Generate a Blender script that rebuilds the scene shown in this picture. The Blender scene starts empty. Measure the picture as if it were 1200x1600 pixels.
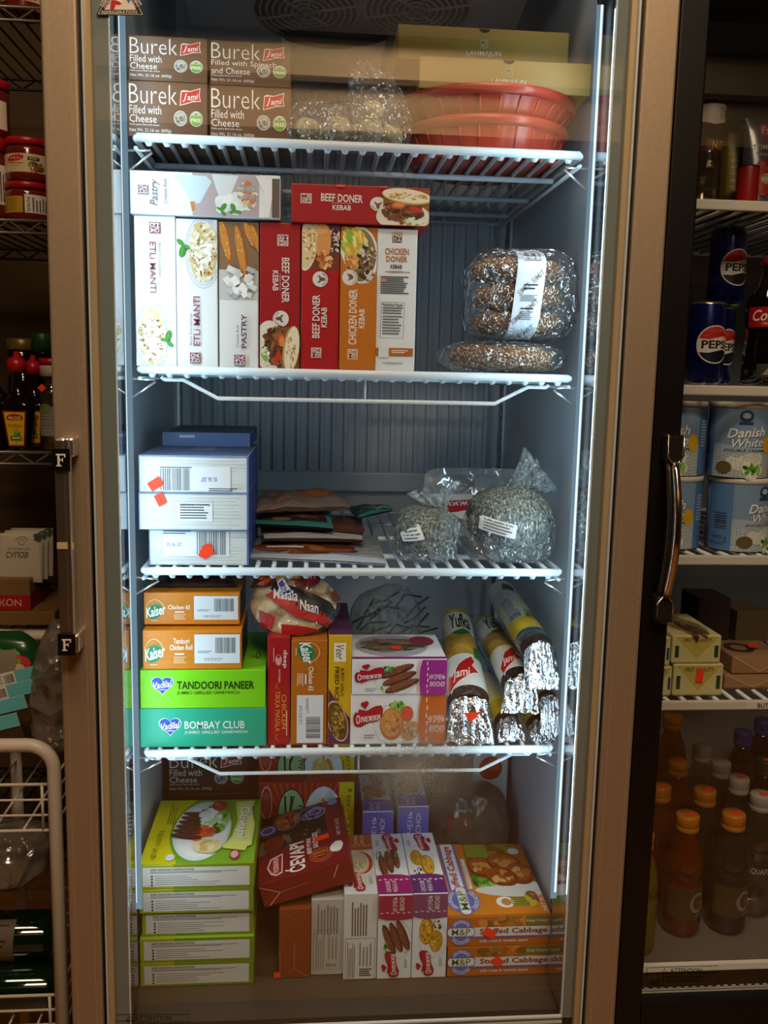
import bpy, bmesh, math, random
from mathutils import Vector, Matrix, noise
from mathutils.geometry import tessellate_polygon
R = random.Random(7)
PI = math.pi
SC = bpy.context.scene
COL = SC.collection
# ------------------------------------------------------------------ camera
ZO = 1.05
F = 1425.23
AX, AY, AZ = 0.1491, -0.0821, 0.0093
CAM = Vector((-0.0673, -1.28, 0.2794 + ZO))
def _rot():
    cx, sx, cy, sy, cz, sz = math.cos(AX), math.sin(AX), math.cos(AY), math.sin(AY), math.cos(AZ), math.sin(AZ)
    X = Matrix(((1, 0, 0), (0, cx, -sx), (0, sx, cx)))
    Y = Matrix(((cy, 0, sy), (0, 1, 0), (-sy, 0, cy)))
    Z = Matrix(((cz, -sz, 0), (sz, cz, 0), (0, 0, 1)))
    return Z @ Y @ X @ Matrix(((1, 0, 0), (0, 0, -1), (0, 1, 0)))
W2C = _rot()
C2W = W2C.transposed()
cd = bpy.data.cameras.new('camera')
cam = bpy.data.objects.new('camera', cd)
COL.objects.link(cam)
cd.sensor_fit = 'VERTICAL'; cd.sensor_height = 36.0; cd.lens = F / 1600 * 36.0
cd.clip_start = 0.02
cam.matrix_world = Matrix.Translation(CAM) @ (C2W @ Matrix(((1, 0, 0), (0, -1, 0), (0, 0, -1)))).to_4x4()
SC.camera = cam
def ray(x, y):
    return C2W @ Vector(((x - 600) / F, (y - 800) / F, 1.0))
def at(x, y, Y):                       # photo pixel -> point on the plane at depth Y
    d = ray(x, y); return CAM + d * ((Y - CAM.y) / d.y)
def atz(x, y, z):                      # photo pixel -> point at height z
    d = ray(x, y); return CAM + d * ((z - CAM.z) / d.z)
# ------------------------------------------------------------------ light
SC.view_settings.view_transform = 'Standard'
SC.view_settings.look = 'None'
SC.view_settings.exposure = 0.0
SC.view_settings.gamma = 1.0
SC.view_settings.use_curve_mapping = False
SC.cycles.max_bounces = 9
SC.cycles.diffuse_bounces = 3
SC.cycles.glossy_bounces = 4
SC.cycles.transmission_bounces = 6
SC.cycles.transparent_max_bounces = 24
SC.cycles.caustics_reflective = False
SC.cycles.caustics_refractive = False
SC.cycles.use_denoising = True
LED_POWER = 27.0
LED_COL = (0.60, 0.84, 1.0)
WARM = (1.0, 0.76, 0.52)
wd = bpy.data.worlds.new('world'); SC.world = wd; wd.use_nodes = True
wd.node_tree.nodes['Background'].inputs[0].default_value = (0.05, 0.04, 0.03, 1)
wd.node_tree.nodes['Background'].inputs[1].default_value = 0.2
def area(name, loc, rot, sx, sy, power, col):
    l = bpy.data.lights.new(name, 'AREA'); l.shape = 'RECTANGLE'; l.size = sx; l.size_y = sy; l.energy = power; l.color = col
    o = bpy.data.objects.new(name, l); o.location = loc; o.rotation_euler = rot; COL.objects.link(o); return o
area('ceiling_lamp_light', (-0.1, -1.15, 3.10), (0, 0, 0), 1.2, 0.4, 21, WARM)
area('aisle_lamp_light', (0.3, -2.5, 3.10), (0, 0, 0), 0.8, 0.6, 44, WARM)
# ------------------------------------------------------------------ materials
def lin(h):
    h = h.lstrip('#'); v = [int(h[i:i + 2], 16) / 255 for i in (0, 2, 4)]
    return tuple(c / 12.92 if c <= 0.04045 else ((c + 0.055) / 1.055) ** 2.4 for c in v)
_M = {}
def mat(h, rough=0.45, metal=0.0, spec=0.4, key=None, coat=0.0):
    k = key or (h, rough, metal, spec, coat)
    if k in _M: return _M[k]
    m = bpy.data.materials.new('m_%d' % len(_M)); m.use_nodes = True
    b = m.node_tree.nodes['Principled BSDF']
    b.inputs['Base Color'].default_value = (*lin(h), 1); b.inputs['Roughness'].default_value = rough
    b.inputs['Metallic'].default_value = metal; b.inputs['Specular IOR Level'].default_value = spec
    b.inputs['Coat Weight'].default_value = coat
    _M[k] = m; return m
def ink(h): return mat(h, 0.42, 0, 0.35)
def nodes(m): return m.node_tree.nodes, m.node_tree.links
def bump(m, scale, strength, dist=0.002, kind='ShaderNodeTexNoise', detail=4, mapping=None):
    n, l = nodes(m); t = n.new(kind); b = n.new('ShaderNodeBump'); tc = n.new('ShaderNodeTexCoord')
    t.inputs['Scale'].default_value = scale
    if 'Detail' in t.inputs: t.inputs['Detail'].default_value = detail
    src = tc.outputs['Object']
    if mapping:
        mp = n.new('ShaderNodeMapping'); mp.inputs['Scale'].default_value = mapping; l.new(src, mp.inputs[0]); src = mp.outputs[0]
    l.new(src, t.inputs['Vector'])
    b.inputs['Strength'].default_value = strength; b.inputs['Distance'].default_value = dist
    l.new(t.outputs[0], b.inputs['Height'])
    for x in n:
        if 'Normal' in x.inputs and x.type.startswith('BSDF'): l.new(b.outputs[0], x.inputs['Normal'])
    return m
def noisy(key, cols, scale, rough=0.5, kind='ShaderNodeTexNoise', bs=0.0, detail=5, pos=None, mapping=None, metal=0.0):
    """colour ramp over a noise: cols = list of hex"""
    if key in _M: return _M[key]
    m = mat(cols[0], rough, metal, key=key); n, l = nodes(m); b = n['Principled BSDF']
    t = n.new(kind); t.inputs['Scale'].default_value = scale
    if 'Detail' in t.inputs: t.inputs['Detail'].default_value = detail
    tc = n.new('ShaderNodeTexCoord'); src = tc.outputs['Object']
    if mapping:
        mp = n.new('ShaderNodeMapping'); mp.inputs['Scale'].default_value = mapping; l.new(src, mp.inputs[0]); src = mp.outputs[0]
    l.new(src, t.inputs['Vector'])
    r = n.new('ShaderNodeValToRGB'); e = r.color_ramp.elements
    pos = pos or [0.3 + 0.4 * i / max(1, len(cols) - 1) for i in range(len(cols))]
    while len(e) < len(cols): e.new(0.5)
    for i, c in enumerate(cols): e[i].position = pos[i]; e[i].color = (*lin(c), 1)
    l.new(t.outputs[0], r.inputs[0]); l.new(r.outputs[0], b.inputs['Base Color'])
    if bs:
        bp = n.new('ShaderNodeBump'); bp.inputs['Strength'].default_value = bs; bp.inputs['Distance'].default_value = 0.002
        l.new(t.outputs[0], bp.inputs['Height']); l.new(bp.outputs[0], b.inputs['Normal'])
    return m
def emis(h, s, key=None, col=None):
    k = key or ('e', h, s)
    if k in _M: return _M[k]
    m = bpy.data.materials.new('m_%d' % len(_M)); m.use_nodes = True; n, l = nodes(m)
    n.remove(n['Principled BSDF']); e = n.new('ShaderNodeEmission')
    e.inputs[0].default_value = (*(col or lin(h)), 1); e.inputs[1].default_value = s
    l.new(e.outputs[0], n['Material Output'].inputs[0]); _M[k] = m; return m
def schlick(n, l, f0):
    """mirror share of a thin sheet, the same from both sides"""
    lw = n.new('ShaderNodeLayerWeight'); lw.inputs['Blend'].default_value = 0.5
    pw = n.new('ShaderNodeMath'); pw.operation = 'POWER'; pw.inputs[1].default_value = 5.0; l.new(lw.outputs['Facing'], pw.inputs[0])
    ma = n.new('ShaderNodeMath'); ma.operation = 'MULTIPLY_ADD'; ma.inputs[1].default_value = 1 - f0; ma.inputs[2].default_value = f0; l.new(pw.outputs[0], ma.inputs[0]); return ma
def film(key, tint='#ffffff', clear=0.8, rough=0.08, bscale=60, bstr=0.6, body=0.0, bodycol='#ffffff', fres=1.5):
    """thin clear plastic: see-through, with glossy crinkles and an optional milky body"""
    if key in _M: return _M[key]
    m = bpy.data.materials.new('m_%d' % len(_M)); m.use_nodes = True; n, l = nodes(m); n.remove(n['Principled BSDF'])
    tr = n.new('ShaderNodeBsdfTransparent'); tr.inputs[0].default_value = (*lin(tint), 1)
    gl = n.new('ShaderNodeBsdfGlossy'); gl.inputs['Roughness'].default_value = rough
    out = n['Material Output']; src = tr.outputs[0]
    if body:
        df = n.new('ShaderNodeBsdfDiffuse'); df.inputs[0].default_value = (*lin(bodycol), 1)
        mx = n.new('ShaderNodeMixShader'); mx.inputs[0].default_value = body
        l.new(tr.outputs[0], mx.inputs[1]); l.new(df.outputs[0], mx.inputs[2]); src = mx.outputs[0]
    base = max(0.0, 1 - clear - body)
    mm = schlick(n, l, min(0.9, ((fres - 1) / (fres + 1)) ** 2 + base))
    m2 = n.new('ShaderNodeMixShader'); l.new(mm.outputs[0], m2.inputs[0]); l.new(src, m2.inputs[1]); l.new(gl.outputs[0], m2.inputs[2])
    l.new(m2.outputs[0], out.inputs[0])
    if bstr:
        tc = n.new('ShaderNodeTexCoord'); t = n.new('ShaderNodeTexNoise'); t.inputs['Scale'].default_value = bscale * 0.5; t.inputs['Detail'].default_value = 2
        l.new(tc.outputs['Object'], t.inputs['Vector']); vo = n.new('ShaderNodeTexVoronoi'); vo.inputs['Scale'].default_value = bscale
        va = n.new('ShaderNodeVectorMath'); va.operation = 'MULTIPLY_ADD'; va.inputs[1].default_value = (0.06, 0.06, 0.06); l.new(t.outputs[1], va.inputs[0]); l.new(tc.outputs['Object'], va.inputs[2]); l.new(va.outputs[0], vo.inputs['Vector'])
        b = n.new('ShaderNodeBump'); b.inputs['Strength'].default_value = bstr; b.inputs['Distance'].default_value = 0.012
        l.new(vo.outputs['Distance'], b.inputs['Height']); l.new(b.outputs[0], gl.inputs['Normal'])
        if body: l.new(b.outputs[0], df.inputs['Normal'])
    _M[key] = m; return m
# ------------------------------------------------------------------ mesh builder
class MB:
    def __init__(s): s.v = []; s.f = []; s.m = []; s.s = []; s.mats = []
    def mi(s, m):
        if m not in s.mats: s.mats.append(m)
        return s.mats.index(m)
    def add(s, vs, fs, m, smooth=False):
        o = len(s.v); i = s.mi(m); s.v.extend(Vector(v) for v in vs)
        for f in fs: s.f.append([o + k for k in f]); s.m.append(i); s.s.append(smooth)
        return s
    def box(s, a, b, m, bev=0.0):
        (x0, y0, z0), (x1, y1, z1) = a, b
        x0, x1 = min(x0, x1), max(x0, x1); y0, y1 = min(y0, y1), max(y0, y1); z0, z1 = min(z0, z1), max(z0, z1)
        if not bev:
            s.add([(x0, y0, z0), (x1, y0, z0), (x1, y1, z0), (x0, y1, z0), (x0, y0, z1), (x1, y0, z1), (x1, y1, z1), (x0, y1, z1)],
                  [(3, 2, 1, 0), (4, 5, 6, 7), (0, 1, 5, 4), (1, 2, 6, 5), (2, 3, 7, 6), (3, 0, 4, 7)], m); return s
        bm = bmesh.new(); bmesh.ops.create_cube(bm, size=1)
        for v in bm.verts: v.co = Vector(((x0 + x1) / 2 + v.co.x * (x1 - x0), (y0 + y1) / 2 + v.co.y * (y1 - y0), (z0 + z1) / 2 + v.co.z * (z1 - z0)))
        bmesh.ops.bevel(bm, geom=bm.edges[:], offset=bev, segments=2, affect='EDGES', profile=0.5)
        s.bm(bm, m); return s
    def bm(s, bm, m, smooth=False, mx=None):
        bm.verts.ensure_lookup_table()
        s.add([(mx @ v.co if mx else v.co.copy()) for v in bm.verts], [[v.index for v in f.verts] for f in bm.faces], m, smooth); bm.free(); return s
    def tube(s, pts, r, m, n=8, cap=True, closed=False, rads=None):
        pts = [Vector(p) for p in pts]; k = len(pts); rings = []; up = None
        for i, p in enumerate(pts):
            if closed: t = pts[(i + 1) % k] - pts[i - 1]
            else: t = (pts[min(i + 1, k - 1)] - pts[max(i - 1, 0)])
            t.normalize()
            if up is None: up = Vector((0, 0, 1)) if abs(t.z) < 0.9 else Vector((1, 0, 0))
            a = t.cross(up); 
            if a.length < 1e-4: a = t.cross(Vector((0.3, 1, 0.2)))
            a.normalize(); b = a.cross(t).normalized(); up = b
            rr = rads[i] if rads else r
            rings.append([p + (a * math.cos(2 * PI * j / n) + b * math.sin(2 * PI * j / n)) * rr for j in range(n)])
        vs = [v for q in rings for v in q]; fs = []
        for i in range(k if closed else k - 1):
            for j in range(n):
                i2 = (i + 1) % k
                fs.append((i * n + j, i * n + (j + 1) % n, i2 * n + (j + 1) % n, i2 * n + j))
        if cap and not closed: fs.append(list(range(n))[::-1]); fs.append([(k - 1) * n + j for j in range(n)])
        s.add(vs, fs, m, True); return s
    def lathe(s, prof, m, n=32, c=(0, 0, 0), mats=None, smooth=True, cap=True, flute=None):
        """prof: list of (radius, z). mats: per segment materials"""
        c = Vector(c); vs = []
        for r, z in prof:
            for j in range(n):
                a = 2 * PI * j / n; rr = r * (1 + (flute[1] * (1 if j % flute[0] == 0 else 0) if flute else 0))
                vs.append(c + Vector((rr * math.cos(a), rr * math.sin(a), z)))
        for i in range(len(prof) - 1):
            s_m = mats[i] if mats else m; o = len(s.v)
            if i == 0: s.v.extend(vs); base = o
            ii = s.mi(s_m)
            for j in range(n):
                s.f.append([base + i * n + j, base + i * n + (j + 1) % n, base + (i + 1) * n + (j + 1) % n, base + (i + 1) * n + j]); s.m.append(ii); s.s.append(smooth)
        if cap:
            s.f.append([base + j for j in range(n)][::-1]); s.m.append(s.mi(mats[0] if mats else m)); s.s.append(False)
            s.f.append([base + (len(prof) - 1) * n + j for j in range(n)]); s.m.append(s.mi(mats[-1] if mats else m)); s.s.append(False)
        return s
    def grid(s, fn, nu, nv, m, smooth=True, mfn=None, closed_u=False):
        vs = [fn(i / (nu if closed_u else nu - 1), j / (nv - 1)) for j in range(nv) for i in range(nu)]
        o = len(s.v); s.v.extend(Vector(v) for v in vs)
        for j in range(nv - 1):
            for i in range(nu if closed_u else nu - 1):
                i2 = (i + 1) % nu
                s.f.append([o + j * nu + i, o + j * nu + i2, o + (j + 1) * nu + i2, o + (j + 1) * nu + i])
                s.m.append(s.mi(mfn(i / nu, j / (nv - 1)) if mfn else m)); s.s.append(smooth)
        return s
    def build(s, name, parent=None, loc=None, mx=None):
        me = bpy.data.meshes.new(name)
        o0 = Vector(loc) if loc is not None else Vector()
        me.from_pydata([(v - o0) if loc is not None else v for v in s.v], [], s.f)
        for m in s.mats: me.materials.append(m)
        me.polygons.foreach_set('material_index', s.m); me.polygons.foreach_set('use_smooth', s.s)
        me.update()
        o = bpy.data.objects.new(name, me); COL.objects.link(o)
        if loc is not None: o.location = o0
        if mx is not None: o.matrix_world = mx
        if parent is not None: o.parent = parent
        return o
def tag(o, label, cat, group=None):
    o['label'] = label; o['category'] = cat
    if group: o['group'] = group
    return o
def struct(o): o['kind'] = 'structure'; return o
def thing(name, label, cat, loc=(0, 0, 0), rz=0, group=None):
    o = bpy.data.objects.new(name, None); COL.objects.link(o); o.location = loc; o.rotation_euler = (0, 0, rz); o.empty_display_size = 0.05
    return tag(o, label, cat, group)
def copy_tree(o, loc=None, label=None, rz=None):
    c = o.copy(); COL.objects.link(c)
    for ch in o.children:
        d = ch.copy(); COL.objects.link(d); d.parent = c; d.matrix_parent_inverse = ch.matrix_parent_inverse.copy()
        for g in ch.children:
            e = g.copy(); COL.objects.link(e); e.parent = d
    if loc is not None: c.location = loc
    if rz is not None: c.rotation_euler = (0, 0, rz)
    if label: c['label'] = label
    return c
# ------------------------------------------------------------------ flat printing (in photo-pixel or 0..100 coordinates, y down)
_T = {}
def glyphs(st, bold=0.0, shear=0.0):
    k = (st, bold, shear)
    if k in _T: return _T[k]
    if set(st) & set('MWМЖ'): bold *= 0.45
    cu = bpy.data.curves.new('t', 'FONT'); cu.body = st; cu.resolution_u = 2; cu.offset = bold * 0.62; cu.shear = shear; cu.fill_mode = 'FRONT' if hasattr(cu, 'fill_mode') else cu.fill_mode
    o = bpy.data.objects.new('t', cu); me = bpy.data.meshes.new_from_object(o)
    v = [(p.co.x, p.co.y) for p in me.vertices]; f = [tuple(p.vertices) for p in me.polygons]
    bpy.data.objects.remove(o); bpy.data.curves.remove(cu); bpy.data.meshes.remove(me)
    if v:
        x0 = min(p[0] for p in v); x1 = max(p[0] for p in v); y0 = min(p[1] for p in v); y1 = max(p[1] for p in v)
        v = [((p[0] - x0) / (x1 - x0 or 1), (p[1] - y0) / (y1 - y0 or 1)) for p in v]
    _T[k] = (v, f); return _T[k]
class Pr:
    def __init__(s): s.items = []; s.layer = 0
    def poly(s, pts, col):
        s.layer += 1
        if len(pts) > 4: fs = [tuple(t) for t in tessellate_polygon([[Vector((p[0], p[1], 0)) for p in pts]])]
        else: fs = [tuple(range(len(pts)))]
        s.items.append((list(pts), fs, col, s.layer)); return s
    def r(s, x0, y0, x1, y1, col): return s.poly([(x0, y0), (x0, y1), (x1, y1), (x1, y0)], col)
    def e(s, cx, cy, rx, ry, col, ang=0, n=28, a0=0, a1=360):
        ca, sa = math.cos(math.radians(ang)), math.sin(math.radians(ang)); pts = []
        for i in range(n + (0 if a1 - a0 >= 360 else 1)):
            t = math.radians(a0 + (a1 - a0) * i / n); x, y = rx * math.cos(t), ry * math.sin(t)
            pts.append((cx + x * ca - y * sa, cy + x * sa + y * ca))
        return s.poly(pts, col)
    def ring(s, cx, cy, rx, ry, w, col, n=32, a0=0, a1=360):
        s.layer += 1; v = []; f = []
        for i in range(n + 1):
            t = math.radians(a0 + (a1 - a0) * i / n)
            v += [(cx + rx * math.cos(t), cy + ry * math.sin(t)), (cx + (rx - w) * math.cos(t), cy + (ry - w) * math.sin(t))]
            if i: f.append((2 * i - 2, 2 * i, 2 * i + 1, 2 * i - 1))
        s.items.append((v, f, col, s.layer)); return s
    def line(s, pts, w, col):
        s.layer += 1; v = []; f = []
        for i, p in enumerate(pts):
            a = pts[max(0, i - 1)]; b = pts[min(len(pts) - 1, i + 1)]; d = math.hypot(b[0] - a[0], b[1] - a[1]) or 1
            nx, ny = -(b[1] - a[1]) / d * w / 2, (b[0] - a[0]) / d * w / 2
            v += [(p[0] + nx, p[1] + ny), (p[0] - nx, p[1] - ny)]
            if i: f.append((2 * i - 2, 2 * i, 2 * i + 1, 2 * i - 1))
        s.items.append((v, f, col, s.layer)); return s
    def t(s, x0, y0, x1, y1, st, col, rot=0, bold=0.0, shear=0.0, ang=0):
        s.layer += 1; v, f = glyphs(st, bold, shear); w, h = x1 - x0, y1 - y0; out = []
        ca, sa = math.cos(math.radians(ang)), math.sin(math.radians(ang)); cx, cy = (x0 + x1) / 2, (y0 + y1) / 2
        for a, b in v:
            if rot == 0: x, y = x0 + a * w, y1 - b * h
            elif rot == 90: x, y = x1 - (1 - b) * w - b * 0, y1 - a * h; x = x1 - b * w if False else x0 + (1 - b) * w
            elif rot == -90: x, y = x0 + b * w, y0 + a * h
            else: x, y = x1 - a * w, y0 + b * h
            if ang: dx, dy = x - cx, y - cy; x, y = cx + dx * ca - dy * sa, cy + dx * sa + dy * ca
            out.append((x, y))
        s.items.append((out, f, col, s.layer)); return s
    def arc(s, cx, cy, r, a0, a1, h, st, col, bold=0.0, sy=1.0, inward=False):
        """text along an arc; angles in degrees, clockwise from up"""
        s.layer += 1; v, f = glyphs(st, bold); out = []
        for a, b in v:
            t = math.radians(a0 + (a1 - a0) * a); rr = r + (b * h if not inward else (1 - b) * h)
            out.append((cx + rr * math.sin(t), cy - rr * math.cos(t) * sy))
        s.items.append((out, f, col, s.layer)); return s
    def lines(s, x0, y0, x1, y1, n, col, fill=0.45, vert=False, rag=0.25, seed=1):
        q = random.Random(seed); s.layer += 1; v = []; f = []
        for i in range(n):
            e = 1 - q.random() * rag
            if not vert:
                p = (y1 - y0) / n; a = y0 + i * p; k = [(x0, a), (x0, a + p * fill), (x0 + (x1 - x0) * e, a + p * fill), (x0 + (x1 - x0) * e, a)]
            else:
                p = (x1 - x0) / n; a = x0 + i * p; k = [(a, y1), (a + p * fill, y1), (a + p * fill, y1 - (y1 - y0) * e), (a, y1 - (y1 - y0) * e)]
            f.append(tuple(range(len(v), len(v) + 4))); v += k
        s.items.append((v, f, col, s.layer)); return s
    def bars(s, x0, y0, x1, y1, col='#222222', vert=False, n=26, seed=3):
        q = random.Random(seed); s.layer += 1; v = []; f = []; L = (y1 - y0) if vert else (x1 - x0); a = 0; ws = [q.choice((1, 1, 2, 3)) for _ in range(2 * n)]; u = L / sum(ws)
        for i, w in enumerate(ws):
            b = a + w * u
            if i % 2 == 0:
                k = [(x0, y0 + a), (x0, y0 + b), (x1, y0 + b), (x1, y0 + a)] if vert else [(x0 + a, y0), (x0 + a, y1), (x0 + b, y1), (x0 + b, y0)]
                f.append(tuple(range(len(v), len(v) + 4))); v += k
            a = b
        s.items.append((v, f, col, s.layer)); return s
    def food(s, cx, cy, rx, ry, n, cols, lo, hi, seed=1, ang=None, asp=1.6, jit=180, n_e=8):
        """a heap of small pieces inside an ellipse"""
        q = random.Random(seed)
        for i in range(n):
            t = q.random() * 2 * PI; d = math.sqrt(q.random()); sz = lo + (hi - lo) * q.random()
            x, y = cx + rx * d * math.cos(t) * (1 - sz / (rx + sz) * 0.5), cy + ry * d * math.sin(t) * (1 - sz / (ry + sz) * 0.5)
            s.e(x, y, sz * asp * 0.6, sz * 0.6, q.choice(cols), (ang if ang is not None else 0) + q.uniform(-jit, jit), n_e)
            s.layer -= 0.9
        s.layer += 1
        return s
    def put(s, other, fx, fy):
        """copy another print through a coordinate map"""
        for v, f, c, l in other.items: s.items.append(([(fx(*p), fy(*p)) for p in v], f, c, l + s.layer))
        s.layer += other.layer; return s
    def stamp(s, mb, mapper, cut=None, h0=0.00025, dh=0.00004):
        for v, f, c, l in s.items:
            m = c if not isinstance(c, str) else ink(c); off = h0 + dh * l
            if cut:
                tris = []
                for q in f:
                    for i in range(1, len(q) - 1): tris.append((v[q[0]], v[q[i]], v[q[i + 1]]))
                st = tris; tris = []
                while st:
                    a, b, d = st.pop(); e = [math.dist(a, b), math.dist(b, d), math.dist(d, a)]; k = e.index(max(e))
                    if e[k] <= cut: tris.append((a, b, d)); continue
                    if k == 1: a, b, d = b, d, a
                    elif k == 2: a, b, d = d, a, b
                    mm = ((a[0] + b[0]) / 2, (a[1] + b[1]) / 2); st += [(a, mm, d), (mm, b, d)]
                mb.add([mapper(p[0], p[1], off) for t in tris for p in t], [(3 * i, 3 * i + 1, 3 * i + 2) for i in range(len(tris))], m, True)
            else: mb.add([mapper(p[0], p[1], off) for p in v], f, m)
def plane_map(o, u, v, n, rect=(0, 0, 100, 100)):
    """o: corner at rect's (x0, y0) i.e. top left as seen; u: vector to the right edge; v: vector down to the bottom edge"""
    o, u, v, n = Vector(o), Vector(u), Vector(v), Vector(n); x0, y0, x1, y1 = rect
    return lambda x, y, h: o + u * ((x - x0) / (x1 - x0)) + v * ((y - y0) / (y1 - y0)) + n * h
ORANGE_STICKER = '#ff4418'
def stickers(parent, mapper, polys):
    for i, pts in enumerate(polys):
        mb = MB(); Pr().poly(pts, mat(ORANGE_STICKER, 0.5, key='price_sticker')).stamp(mb, mapper, h0=0.0024 + 0.0004 * i)
        mb.build('price_sticker', parent)
def sq(cx, cy, w, h, ang):
    c, s_ = math.cos(math.radians(ang)), math.sin(math.radians(ang))
    return [(cx + x * c - y * s_, cy + x * s_ + y * c) for x, y in ((-w / 2, -h / 2), (-w / 2, h / 2), (w / 2, h / 2), (w / 2, -h / 2))]
class Carton:
    """a printed carton. px = photo rectangle of its front face at depth Y; faces: dict of Pr"""
    def __init__(s, name, label, px, Y, depth, base, faces=None, z=None, cat='box', group=None, cols=None, rz=0.0, bev=0.0012, top_px=None, zt=None, x=None):
        x0, y0, x1, y1 = px; xm, ym = (x0 + x1) / 2, (y0 + y1) / 2
        X0, X1 = x or (at(x0, ym, Y).x, at(x1, ym, Y).x); Z0, Z1 = at(xm, y1, Y).z, at(xm, y0, Y).z
        if z is not None: Z0 = z
        if zt is not None: Z1 = zt
        s.X0, s.X1, s.Z0, s.Z1, s.Y = X0, X1, Z0, Z1, Y
        w, h = X1 - X0, Z1 - Z0; mb = MB(); cx = (X0 + X1) / 2
        mb.box((-w / 2, 0, 0), (w / 2, depth, h), ink(base), bev)
        s.map = {
            'front': plane_map((-w / 2, 0, h), (w, 0, 0), (0, 0, -h), (0, -1, 0), px),
            'top': plane_map((-w / 2, depth, h), (w, 0, 0), (0, -depth, 0), (0, 0, 1)),
            'right': plane_map((w / 2, 0, h), (0, depth, 0), (0, 0, -h), (1, 0, 0)),
            'left': plane_map((-w / 2, depth, h), (0, -depth, 0), (0, 0, -h), (-1, 0, 0)),
            'back': plane_map((w / 2, depth, h), (-w, 0, 0), (0, 0, -h), (0, 1, 0))}
        for k, c in (cols or {}).items():
            rect = px if k == 'front' else (0, 0, 100, 100); e = 0.012
            ex, ey = (rect[2] - rect[0]) * 0.006, (rect[3] - rect[1]) * 0.006
            p = Pr().r(rect[0] + ex, rect[1] + ey, rect[2] - ex, rect[3] - ey, c); p.stamp(mb, s.map[k], h0=0.0001)
        for k, p in (faces or {}).items(): p.stamp(mb, s.map[k])
        s.o = tag(mb.build(name), label, cat, group); s.o.location = (cx, Y, Z0); s.o.rotation_euler = (0, 0, rz)
    def stick(s, face, polys): stickers(s.o, s.map[face], polys); return s
# ------------------------------------------------------------------ room
m_floor = noisy('floor', ['#7a4c1e', '#8f5c26', '#9a672c'], 3.0, 0.4, mapping=(0.6, 6, 1))
m_wall = noisy('wall', ['#cdb795', '#d8c29c'], 4, 0.8)
m_brown = noisy('wallbrown', ['#4a3820', '#54401f'], 3, 0.85)
struct(MB().box((-2.6, -3.2, -0.06), (2.6, 1.2, 0), m_floor).build('floor'))
struct(MB().box((-2.6, -3.2, 3.2), (2.6, 1.2, 3.26), mat('#3a3732', 0.9)).build('ceiling'))
struct(MB().box((-2.6, 1.1, 0), (2.6, 1.2, 3.2), m_brown).build('wall_back'))
struct(MB().box((-2.6, -3.2, 0), (2.6, -3.1, 3.2), m_wall).build('wall_front'))
struct(MB().box((-2.7, -3.2, 0), (-2.6, 1.2, 3.2), m_brown).build('wall_left'))
struct(MB().box((2.6, -3.2, 0), (2.7, 1.2, 3.2), m_brown).build('wall_right'))
for z, nm in ((2.58, 'trim_1'), (2.36, 'trim_2')):
    struct(MB().box((-2.6, -3.1, z - 0.012), (2.6, -3.07, z + 0.012), mat('#6a5844', 0.7)).build(nm))
lm = emis('#ffffff', 6.0, key='lamp', col=WARM)
for nm, x, y, w, d, lab in (('ceiling_light', -0.1, -1.15, 1.2, 0.4, 'long warm ceiling light panel above the aisle in front of the freezer'), ('ceiling_light', 0.3, -2.5, 0.8, 0.6, 'square warm ceiling light panel further down the aisle')):
    t = thing(nm, lab, 'light', (x, y, 3.2)); MB().box((-w / 2 - 0.03, -d / 2 - 0.03, -0.05), (w / 2 + 0.03, d / 2 + 0.03, 0), mat('#8a8680', 0.5)).build('frame', t)
    MB().box((-w / 2, -d / 2, -0.058), (w / 2, d / 2, -0.05), lm).build('diffuser', t)
struct(MB().box((-2.6, -3.1, 2.76), (2.6, -3.04, 3.2), mat('#1d1813', 0.8)).build('trim_4'))
# dark stock shelves across the aisle (seen only as a reflection)
t = thing('stock_shelving', 'tall dark stock shelving across the aisle, reflected in the freezer glass', 'shelf', (0, -2.9, 0))
mk = mat('#33271c', 0.8)
g = MB()
for x in (-2.4, -0.8, 0.8, 2.4): g.box((x - 0.03, -0.19, 0), (x + 0.03, 0.2, 2.28), mk)
g.box((-2.4, -0.19, 0), (2.4, -0.17, 2.28), mk); g.build('frame', t)
for z in (0.2, 0.7, 1.2, 1.75, 2.26): MB().box((-2.4, -0.17, z - 0.02), (2.4, 0.2, z + 0.02), mk).build('board', t)
# ------------------------------------------------------------------ main freezer
XI, YB = 0.328, 0.605
ZFL = ZO - 0.657
ZT = 2.04
m_liner = mat('#c8d2db', 0.35)
m_steel = noisy('steel', ['#a8937a', '#b09a80'], 180, 0.42, bs=0.03, metal=0.6)
m_gray = mat('#7d8482', 0.5)
m_blk = mat('#0b0a09', 0.35)
fr = thing('glass_door_freezer', 'tall steel-framed glass-door freezer lit by white strips, full of boxed foods', 'freezer', (0, 0, 0))
g = MB()
g.box((-0.395, -0.02, 0.1), (-XI, 0.67, 2.1), m_liner); g.box((XI, -0.02, 0.1), (0.376, 0.67, 2.1), m_liner)
g.box((-XI, YB, 0.1), (XI, 0.67, 2.1), m_liner); g.box((-XI, -0.02, 0.1), (XI, YB, ZFL), mat('#4d3d2a', 0.5)); g.box((-XI, -0.02, ZT), (XI, YB, 2.1), m_liner)  # brown of the floor slab carries the aisle floor's reflection in its colour
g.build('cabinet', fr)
g = MB(); g.box((-0.39, 0.0, 0), (0.37, 0.64, 0.099), m_blk); g.build('base', fr)
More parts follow.
